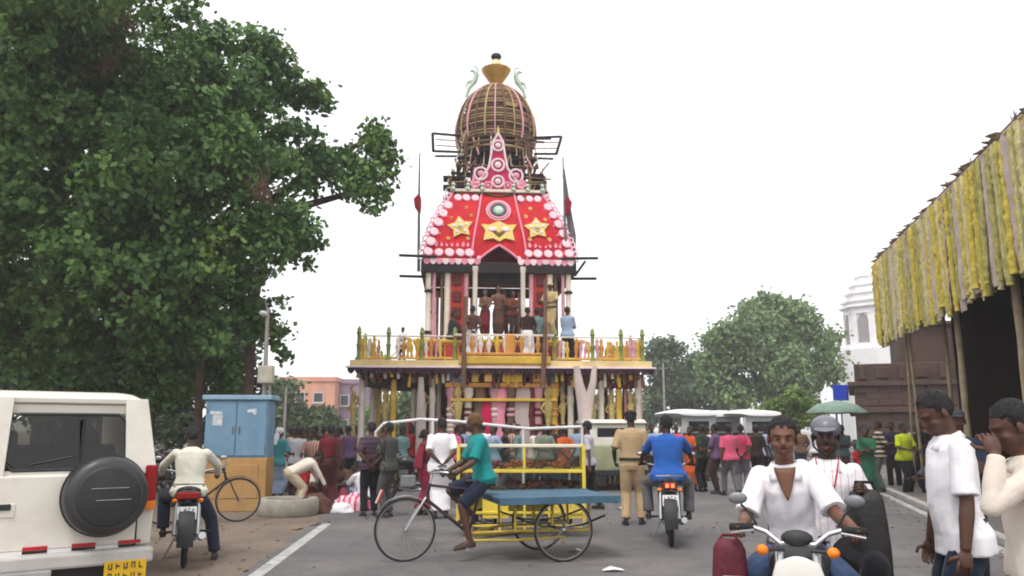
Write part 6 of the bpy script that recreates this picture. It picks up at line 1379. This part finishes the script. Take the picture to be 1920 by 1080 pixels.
def sackshape(w, d_, h, sd):
    mb = MB(); n = 20; rg = []
    for z, k in ((0, .75), (.04, .95), (.2, 1.03), (.45, 1), (.7, .94), (.9, .86), (.97, .7), (1.0, .4)): rg.append((z*h, k))
    V = []
    for z, k in rg:
        for i in range(n):
            a = 2*math.pi*i/n; cx = abs(math.cos(a))**.6*math.copysign(1, math.cos(a)); cy_ = abs(math.sin(a))**.6*math.copysign(1, math.sin(a)); q = 1+.06*noise.noise(Vector((cx*2, cy_*2, z*6+sd)))
            V.append((cx*w*k*q, cy_*d_*k*q, z))
    F = [(j*n+i, j*n+(i+1) % n, (j+1)*n+(i+1) % n, (j+1)*n+i) for j in range(len(rg)-1) for i in range(n)]+[tuple(range(n))[::-1], tuple((len(rg)-1)*n+i for i in range(n))]
    return mb.add(V, F)
sackshape(.10, .13, .58, 3).build('sack', mat('black_nylon', (.02, .018, .018), .6, .3, 6, .5, 16), bg_, smooth=True); MB().tube([(-.06, 0, .56), (-.05, .0, .62), (.05, 0, .62), (.06, 0, .56)], .01, 6).build('handle', BLACK_CL, bg_, smooth=True)
mbag = thing('maroon_bag', 'maroon cloth bag with a white label hanging from the motorcycle handlebar', 'bag', on_bike(BK3, BK3R, .34, .24, .44), BK3R+.1)
sackshape(.095, .07, .50, 5).build('sack', mat('maroon_nylon', C(98, 26, 44, 1.2), .6, .25, 6, .5, 16), mbag, smooth=True); MB().box((-.02, .082, .30), (.11, .006, .06)).build('label_patch', WPL, mbag); MB().box((-.02, .0825, .315), (.11, .0065, .014)).build('label_stripe', RED_CL, mbag); MB().tube([(-.05, 0, .49), (-.03, -.04, .515), (.03, -.04, .515), (.05, 0, .49)], .009, 6).build('handle', MAROON_CL, mbag, smooth=True)
# rider in blue seen from behind
RB = dict(pelvis=(0, -.28, .90), lean=.16, head=(0, -.05), LH=(-.36, .24, 1.04), RH=(.36, .24, 1.04), lep=(-1, -.4, -.2), rep=(1, -.4, -.2), LF=(-.27, .02, .36), RF=(.27, .02, .36), lkp=(-.5, 1, .3), rkp=(.5, 1, .3), curl=1, sit=1, fdL=(0, 1, 0), fdR=(0, 1, 0))
person('man in bright blue shirt riding away on the black motorcycle', BK1+Vector((.1, .74, 0)), R(-9), 1.74, BLUE_CL, 'half', -.12, GREY_CL, skin=2, pose=RB, vox=.014, slim=1.12)
# rider at left
RL = dict(pelvis=(0, -.28, .86), lean=.22, head=(.1, -.25), LH=(-.34, .22, 1.02), RH=(.34, .22, 1.02), lep=(-1, -.4, -.2), rep=(1, -.4, -.2), LF=(-.27, .02, .36), RF=(.34, -.18, .085), lkp=(-.5, 1, .3), rkp=(.5, 1, .1), curl=1, sit=1, fdL=(0, 1, 0), fdR=(.1, 1, 0))
person('man in pale cream shirt on the motorcycle beside the jeep, one foot down', BK2+Vector((-.12, .70, 0)), R(21), 1.62, cloth('pale_cream_cloth', 226, 222, 204, 1.15), 'full', -.1, NAVY_CL, skin=2, pose=RL, vox=.014)
# tricycle rider
RT = dict(pelvis=(0, .86, .98), lean=.20, head=(-.6, -.05), LH=(-.265, 1.26, 1.03), RH=(.265, 1.26, 1.03), lep=(-.5, -.6, -1), rep=(.5, -.6, -1), LF=(-.15, 1.06, .24), RF=(.15, .96, .50), lkp=(-.1, 1, .2), rkp=(.1, 1, .2), curl=1, sit=1, fdL=(0, 1, -.15), fdR=(0, 1, -.1))
person('man in teal shirt pedalling the cargo tricycle', TR, TRR, 1.66, TEAL_CL, 'half', -.10, NAVY_CL, 'shorts', skin=1, pose=RT, vox=.013, hair=HAIRB, shoe=SANDAL)
# standing and crouching people
POL = dict(lean=.05, head=(.1, -.1), LH=(-.26, .14, .95), RH=(.27, .06, .80), LF=(-.11, .0, .085), RF=(.12, .12, .085))
person('policeman in khaki uniform and dark beret walking away', gp(1188, 13.2), R(-8), 1.80, KHAKI_CL, 'half', .0, cloth('khaki_trousers', 200, 170, 132, 1.12), skin=2, pose=POL, vox=.015, hat=('beret', cloth('dark_beret_felt', 48, 34, 40)), slim=1.05)
WALK = dict(lean=.06, LF=(-.1, .18, .085), RF=(.1, -.2, .10), LH=(-.26, -.08, .82), RH=(.26, .16, .84))
BEND = dict(pelvis=(0, -.1, .80), lean=1.15, head=(0, -.3), LH=(-.16, .62, .42), RH=(.16, .62, .42), lep=(-1, 0, 0), rep=(1, 0, 0), LF=(-.14, .05, .085), RF=(.14, 0, .085))
SQUAT = dict(pelvis=(0, -.15, .28), lean=.35, head=(0, -.2), LH=(-.16, .42, .45), RH=(.16, .42, .45), LF=(-.14, .05, .085), RF=(.14, .05, .085), lkp=(-.3, 1, .6), rkp=(.3, 1, .6), sit=1)
ARMF = dict(lean=.05, LH=(-.15, .32, 1.05), RH=(.15, .32, 1.08), lep=(-.6, -.3, -1), rep=(.6, -.3, -1))
CROSS = dict(lean=.02, LH=(.05, .2, 1.12), RH=(-.05, .22, 1.15), lep=(-1, -.3, -.8), rep=(1, -.3, -.8))
BACKH = dict(lean=.0, LH=(-.05, -.16, .95), RH=(.05, -.16, .95), lep=(-1, -.4, 0), rep=(1, -.4, 0))
SIT = dict(pelvis=(0, 0, .46), lean=.15, LF=(-.12, .42, .085), RF=(.12, .42, .085), LH=(-.16, .32, .60), RH=(.16, .32, .60), sit=1)
CK = stripes('dark_plaid_cloth', C(96, 66, 84), C(60, 44, 60), 12, 2, width=.5); ST1 = stripes('grey_green_striped_cloth', C(92, 92, 84), C(44, 50, 50), 26, 0, width=.45)
RUG = stripes('navy_cream_striped_cloth', C(60, 54, 74), C(206, 190, 150), 9, 2, width=.62)
Q = person
Q('man in dark plaid shirt with his back turned beside the striped man', gp(692, 14.6), R(20), 1.63, CK, 'half', -.1, BLACK_CL, pose=BACKH, vox=.018)
Q('man in grey green striped shirt facing left by the front wheel', gp(727, 14.4), R(60), 1.62, ST1, 'half', -.12, cloth('dark_grey_trousers', 84, 84, 84), pose=ARMF, vox=.018)
Q('woman in dark maroon saree standing by the pink bundle', gp(615, 15.6), R(30), 1.60, MAROON_CL, 'half', .1, cloth('dark_brown_maroon_saree', 78, 34, 36), 'saree', pose=CROSS, vox=.02)
Q('person in cream shawl bending over the concrete ring', gp(552, 15.3), R(-60), 1.55, CREAM_CL, 'full', -.06, cloth('faded_cream_dhoti', 206, 186, 160), 'trousers', pose=BEND, vox=.02)
Q('person in teal shirt and white head scarf behind the bending figure', gp(517, 17.2), R(-30), 1.55, cloth('pale_teal_cloth', 70, 150, 156), 'half', -.1, LBLUE_CL, 'lungi', pose=ARMF, vox=.022, hat=('scarf', WHITE_CL))
Q('person in pale shirt right of the white head scarf', gp(553, 18), R(40), 1.55, cloth('greyish_white_cloth', 206, 200, 206), 'half', -.1, DARKBR_CL, pose=CROSS, vox=.022)
Q('person in maroon shirt directly beside the cabinet edge', gp(500, 18.3), R(120), 1.6, MAROON_CL, 'half', -.1, NAVY_CL, pose=ARMF, vox=.022)
Q('white shirted man with his back to us behind the tricycle handlebar', gp(826, 14.2), R(10), 1.70, WHITE_CL, 'half', -.15, WHITE_CL, 'dhoti', pose=BACKH, vox=.018, slim=1.1)
Q('woman in magenta maroon saree left of the white shirted man', gp(792, 14.8), R(-70), 1.50, MAROON_CL, 'half', .1, cloth('magenta_maroon_saree', 150, 44, 72), 'saree', pose=ARMF, vox=.02)
Q('man in grey white vest and dark trousers beside the policeman', gp(1106, 15.8), R(70), 1.66, cloth('grey_white_cloth', 204, 200, 210), 'half', -.1, BLACK_CL, pose=WALK, vox=.02, slim=.9)
Q('man in lime yellow shirt standing by the right kerb', gp(1702, 19.0), R(200), 1.66, LIME_CL, 'half', -.12, BLACK_CL, pose=ARMF, vox=.02, slim=1.05)
Q('man in navy and cream banded shirt left of the lime shirt', gp(1655, 20.0), R(70), 1.72, RUG, 'half', -.12, cloth('grey_green_trousers', 84, 98, 90), pose=BACKH, vox=.02)
Q('man in dark violet shirt between banded shirt and lime shirt', gp(1680, 21.2), R(150), 1.72, cloth('dark_violet_cloth', 62, 50, 76), 'half', -.12, BLACK_CL, pose=CROSS, vox=.022)
Q('child in red shirt by the kerb under the umbrella', gp(1612, 20.6), R(30), 1.15, RED_CL, 'half', -.1, NAVY_CL, pose=WALK, vox=.022)
Q('person in grey shirt under the green umbrella', gp(1585, 22), R(170), 1.62, GREYT_CL, 'half', -.1, BROWN_CL, pose=CROSS, vox=.022)
Q('person in pale shirt at the left side of the green umbrella', gp(1556, 22.6), R(200), 1.6, cloth('faded_lilac_cloth', 170, 166, 180), 'half', -.1, GREY_CL, pose=ARMF, vox=.022)
Q('person in dark shirt in the pavilion shade behind the lime shirt', gp(1738, 20.5), R(110), 1.7, BLACK_CL, 'half', -.12, DARKBR_CL, pose=ARMF, vox=.022)
Q('person in black cap with pale trim between the two near men', gp(1822, 8.2), R(160), 1.70, NAVY_CL, 'half', -.12, BLACK_CL, pose=CROSS, vox=.018, hat=('cap', mat('black_cap_cloth', (.03, .03, .035), .8)))
Q('man in pink shirt walking away in front of the rickshaws', gp(1372, 19), R(10), 1.62, PINK_CL, 'half', -.1, GREY_CL, pose=WALK, vox=.02)
Q('person in rose shirt right beside the man in pink', gp(1394, 19.8), R(-20), 1.62, cloth('rose_cloth', 200, 70, 104), 'half', -.1, cloth('grey_lilac_trousers', 130, 126, 136), pose=BACKH, vox=.02)
Q('person in purple grey shirt left of the man in pink', gp(1347, 19.6), R(60), 1.64, PURPLE_CL, 'half', -.1, DARKBR_CL, pose=ARMF, vox=.022)
Q('woman in orange saree between the blue rider and the pink shirt', gp(1298, 21), R(150), 1.58, ORANGE_CL, 'half', .1, ORANGE_CL, 'saree', pose=CROSS, vox=.022)
Q('person in dark green shirt right of the orange saree', gp(1320, 20.2), R(30), 1.62, cloth('dark_green_cloth', 44, 60, 54), 'half', -.1, BLACK_CL, pose=BACKH, vox=.022)
Q('person in dark shirt right of the rose shirt', gp(1422, 20.6), R(-40), 1.62, DARKBR_CL, 'half', -.1, BLACK_CL, pose=WALK, vox=.022)
Q('person in pale blue shirt between policeman and blue rider', gp(1225, 22), R(170), 1.66, LBLUE_CL, 'half', -.1, NAVY_CL, pose=ARMF, vox=.022)
Q('person in white shirt and white cap behind the blue rider', gp(1246, 24), R(10), 1.66, WHITE_CL, 'half', -.1, GREY_CL, pose=BACKH, vox=.022, hat=('cap', WHITE_CL))
# crowd between the cabinet and the chariot
back = [(575, 19.5, 1.55, GREEN_CL, BROWN_CL, 'green shirt left of the maroon saree'), (590, 21.5, 1.6, DARKBR_CL, MAROON_CL, 'dark brown shirt behind the green shirt'), (560, 23, 1.6, MAROON_CL, BLACK_CL, 'maroon shirt at the back left of the crowd'), (632, 18.8, 1.55, BROWN_CL, PURPLE_CL, 'brown shirt right of the maroon saree'),
        (652, 20.5, 1.6, PURPLE_CL, BLACK_CL, 'purple shirt left of the plaid shirt'), (668, 22.5, 1.62, cloth('dull_pink_cloth', 180, 130, 140), NAVY_CL, 'dull pink shirt behind the plaid shirt'), (712, 19.5, 1.6, BLACK_CL, BROWN_CL, 'black shirt between the plaid and striped men'), (750, 20.5, 1.58, GREYT_CL, BLACK_CL, 'grey teal shirt right of the striped man'),
        (768, 22, 1.62, RED_CL, BLACK_CL, 'red shirt behind the pipe frame'), (852, 19, 1.64, PINK_CL, NAVY_CL, 'pink shirt behind the tricycle rider'), (925, 18, 1.62, LBLUE_CL, BLACK_CL, 'pale blue shirt behind the yellow cart'), (945, 19.2, 1.6, BLACK_CL, GREY_CL, 'black shirt above the middle of the yellow cart'),
        (975, 18.4, 1.62, GREYT_CL, BROWN_CL, 'grey teal shirt above the yellow cart'), (1000, 20, 1.6, CREAM_CL, BLACK_CL, 'cream shirt above the right half of the yellow cart'), (1060, 18.6, 1.58, ORANGE_CL, BLACK_CL, 'orange shirt at the right end of the yellow cart'), (1022, 19.4, 1.62, cloth('sage_cloth', 130, 140, 122), BLACK_CL, 'sage shirt left of the orange shirt'),
        (905, 20.4, 1.66, WHITE_CL, BLACK_CL, 'white shirt right of the tricycle rider'), (540, 21, 1.55, CREAM_CL, BROWN_CL, 'cream shirt behind the white head scarf'), (606, 24, 1.6, RED_CL, NAVY_CL, 'red shirt far behind the maroon saree'), (1084, 21, 1.66, LBLUE_CL, BLACK_CL, 'pale blue shirt below the canvas sling')]
CHK1 = stripes('blue_white_striped_cloth', C(170, 184, 206), C(96, 116, 156), 18, 0, width=.6); CHK2 = stripes('brown_checked_cloth', C(150, 116, 92), C(96, 70, 60), 15, 2, width=.5); CHK3 = stripes('red_cream_striped_cloth', C(200, 170, 150), C(160, 60, 60), 16, 0, width=.7)
back += [(520, 20, 1.5, CHK2, BLACK_CL, 'brown banded shirt behind the teal shirt'), (584, 17.6, 1.5, CHK3, BROWN_CL, 'red and cream striped shirt beside the bending figure'), (700, 23.5, 1.62, CHK1, NAVY_CL, 'blue striped shirt far behind the plaid shirt'), (735, 25, 1.6, MAROON_CL, BLACK_CL, 'maroon shirt far behind the striped man'),
         (868, 21.5, 1.64, CHK1, BLACK_CL, 'blue and white striped shirt behind the teal rider'), (890, 17.2, 1.5, MAROON_CL, BROWN_CL, 'maroon shirt just behind the teal rider'), (960, 20.8, 1.66, CHK3, BLACK_CL, 'red and cream striped shirt above the yellow cart'), (1040, 21.5, 1.64, DARKBR_CL, BLACK_CL, 'dark brown shirt left of the canvas sling'),
         (1440, 22, 1.62, LBLUE_CL, BLACK_CL, 'pale blue shirt left of the driver head'), (1505, 24, 1.64, CHK2, NAVY_CL, 'brown banded shirt behind the two riders'), (1532, 25, 1.6, WHITE_CL, BLACK_CL, 'white shirt left of the umbrella'), (1630, 22.5, 1.66, BROWN_CL, BLACK_CL, 'brown shirt right of the umbrella'),
         (1270, 26, 1.64, PINK_CL, NAVY_CL, 'pink shirt beyond the blue rider'), (1335, 24.5, 1.6, CREAM_CL, BROWN_CL, 'cream shirt under the middle rickshaw roof'), (1762, 22, 1.7, MAROON_CL, BLACK_CL, 'maroon shirt inside the pavilion shade')]
for k, (px, Y, H, a, b, lb) in enumerate(back):
    Q('person in %s' % lb, gp(px, Y), random.uniform(0, 6.28), H, a, 'half', -.1, b, 'saree' if k in (3, 9) else ('lungi' if k in (0, 12) else 'trousers'), pose=dict(random.choice((ARMF, CROSS, BACKH, WALK, {})), head=(random.uniform(-.7, .7), random.uniform(-.35, .1)), lean=random.uniform(-.02, .16), side=random.uniform(-.05, .05)), slim=random.uniform(.86, 1.15), vox=.024, skin=random.choice((1, 2, 2)), group='crowd in front of the chariot')
Q('vendor in brown squatting beside the pink bundle', gp(640, 16.6), R(160), 1.6, BROWN_CL, 'half', -.1, GREY_CL, pose=SQUAT, vox=.024)
Q('vendor in cream squatting near the sack', gp(600, 16.4), R(200), 1.55, CREAM_CL, 'half', -.1, MAROON_CL, 'lungi', pose=SQUAT, vox=.024)
Q('person in white squatting at the edge of the pink bundle', gp(672, 16.2), R(60), 1.5, WHITE_CL, 'half', -.1, LBLUE_CL, 'lungi', pose=SQUAT, vox=.024)
Q('woman in red saree squatting behind the concrete ring', gp(574, 16.6), R(-120), 1.5, RED_CL, 'half', .05, RED_CL, 'saree', pose=SQUAT, vox=.024)
Q('child in blue squatting left of the plaid shirt', gp(658, 17.4), R(190), 1.2, BLUE_CL, 'half', -.1, NAVY_CL, pose=SQUAT, vox=.024)
Q('person in orange squatting between saree and brown sack', gp(606, 17.6), R(120), 1.5, ORANGE_CL, 'half', -.1, BROWN_CL, pose=SQUAT, vox=.024)
Q('woman in green saree by the kerb left of the banded shirt', gp(1632, 18.6), R(140), 1.55, GREEN_CL, 'half', .1, cloth('bottle_green_saree', 40, 92, 70), 'saree', pose=CROSS, vox=.022)
Q('person in pale yellow shirt behind the lime shirt', gp(1718, 23.5), R(210), 1.68, cloth('pale_yellow_cloth', 220, 206, 140), 'half', -.1, GREY_CL, pose=ARMF, vox=.024)
Q('person in grey shirt squatting on the pavement right of the lime shirt', gp(1748, 18.6), R(100), 1.6, GREY_CL, 'half', -.1, BLACK_CL, pose=SQUAT, vox=.024)
# people on the chariot
def on_ch(x, y, z): v = Matrix.Rotation(CA, 3, 'Z') @ Vector((x, y, z)); return CH+v
KH2 = cloth('faded_khaki_cloth', 198, 174, 128, 1.2)
Q('policeman in khaki standing at the right of the chariot cabin', on_ch(1.55, -2.42, 4.12), R(150), 1.74, KH2, 'half', .0, KH2, pose=ARMF, vox=.024, hat=('cap', cloth('khaki_cap', 226, 200, 170)))
Q('man in grey teal shirt on the chariot left of its policeman', on_ch(1.1, -2.75, 3.32), R(20), 1.72, GREYT_CL, 'half', -.1, BLACK_CL, pose=BACKH, vox=.024)
Q('man in pale blue shirt at the right corner of the chariot cabin', on_ch(1.98, -2.85, 3.32), R(-30), 1.74, LBLUE_CL, 'half', -.1, BLACK_CL, pose=CROSS, vox=.024)
Q('person in dark clothes sitting at the left of the chariot cabin', on_ch(-1.42, -2.4, 4.1), R(-100), 1.7, cloth('dark_slate_cloth', 52, 56, 60), 'full', -.1, MAROON_CL, pose=dict(SIT, pelvis=(0, 0, .12), LF=(-.12, .5, -.3), RF=(.12, .5, -.3), LH=(-.16, .34, .3), RH=(.16, .34, .3)), vox=.024)
Q('bare chested man in maroon cloth at the left of the chariot middle', on_ch(-.42, -2.5, 4.12), R(170), 1.5, None, 'half', 0, MAROON_CL, 'lungi', skin=0, pose=CROSS, vox=.024)
Q('bare chested man in brown cloth in the chariot middle', on_ch(-.02, -2.3, 4.12), R(185), 1.66, None, 'half', 0, BROWN_CL, 'lungi', skin=0, pose=ARMF, vox=.024)
Q('man in reddish brown shirt right of the chariot middle', on_ch(.40, -2.5, 4.12), R(200), 1.45, cloth('russet_cloth', 120, 62, 50), 'half', -.1, DARKBR_CL, pose=CROSS, vox=.024)
Q('man in purple brown shirt at the back of the chariot middle', on_ch(.18, -1.7, 4.12), R(170), 1.62, cloth('purple_brown_cloth', 92, 60, 66), 'half', -.1, MAROON_CL, pose=ARMF, vox=.024)
Q('man in white dhoti at the left of the front balcony', on_ch(-.82, -3.75, 3.32), R(20), 1.60, BROWN_CL, 'half', .05, WHITE_CL, 'dhoti', pose=BACKH, vox=.024)
Q('man in white dhoti at the right of the front balcony', on_ch(.72, -3.75, 3.32), R(-20), 1.58, DARKBR_CL, 'half', .05, WHITE_CL, 'dhoti', pose=ARMF, vox=.024)
Q('child in white shirt leaning on the left deck railing', on_ch(-2.75, -3.6, 3.32), R(160), 1.0, WHITE_CL, 'half', -.1, BLACK_CL, pose=ARMF, vox=.024)
Q('person in white cap under the chariot deck at left', gp(832, 22.6), R(160), 1.75, BLACK_CL, 'half', -.1, BLACK_CL, pose=CROSS, vox=.024, hat=('cap', WHITE_CL))
finish_jobs()
# ------------------------------------------------------------------ dust, leaf scraps and grit too small to count
lt = MB(); g = random.Random(5)
for k in range(900):
    if k % 3 == 0: y = g.uniform(8, 24); x = -3.0-abs(g.gauss(0, 1.6))
    elif k % 3 == 1: y = g.uniform(8, 30); x = kerbx(y)-.1-abs(g.gauss(0, .4))
    else: y = g.uniform(7, 24); x = g.uniform(-3, 7)
    s_ = g.uniform(.012, .05); a = g.uniform(0, 6.28); h = g.uniform(.002, .02)
    c_, n_ = math.cos(a)*s_, math.sin(a)*s_
    lt.add([(x-c_, y-n_, .010), (x+n_*.6, y-c_*.6, .010+h), (x+c_, y+n_, .010), (x-n_*.6, y+c_*.6, .010+h*.5)], [(0, 1, 2, 3)])
o = lt.build('ground_litter', mat('dry_leaf_scraps', C(120, 98, 76, 1.4), .95, .5, 3)); o['kind'] = 'stuff'
# ------------------------------------------------------------------ thin humid air
hz = MB().box((0, 690, 8.0), (1802, 1502, 18.2)).build('haze', None); hz['kind'] = 'stuff'
hm = bpy.data.materials.new('humid_air'); hm.use_nodes = True; hN = hm.node_tree.nodes
hN.remove(hN['Principled BSDF']); hv = hN.new('ShaderNodeVolumePrincipled'); hv.inputs['Density'].default_value = .0015; hv.inputs['Color'].default_value = (.95, .96, .97, 1); hv.inputs['Anisotropy'].default_value = .2
hm.node_tree.links.new(hv.outputs[0], hN['Material Output'].inputs['Volume']); hz.data.materials.clear(); hz.data.materials.append(hm)
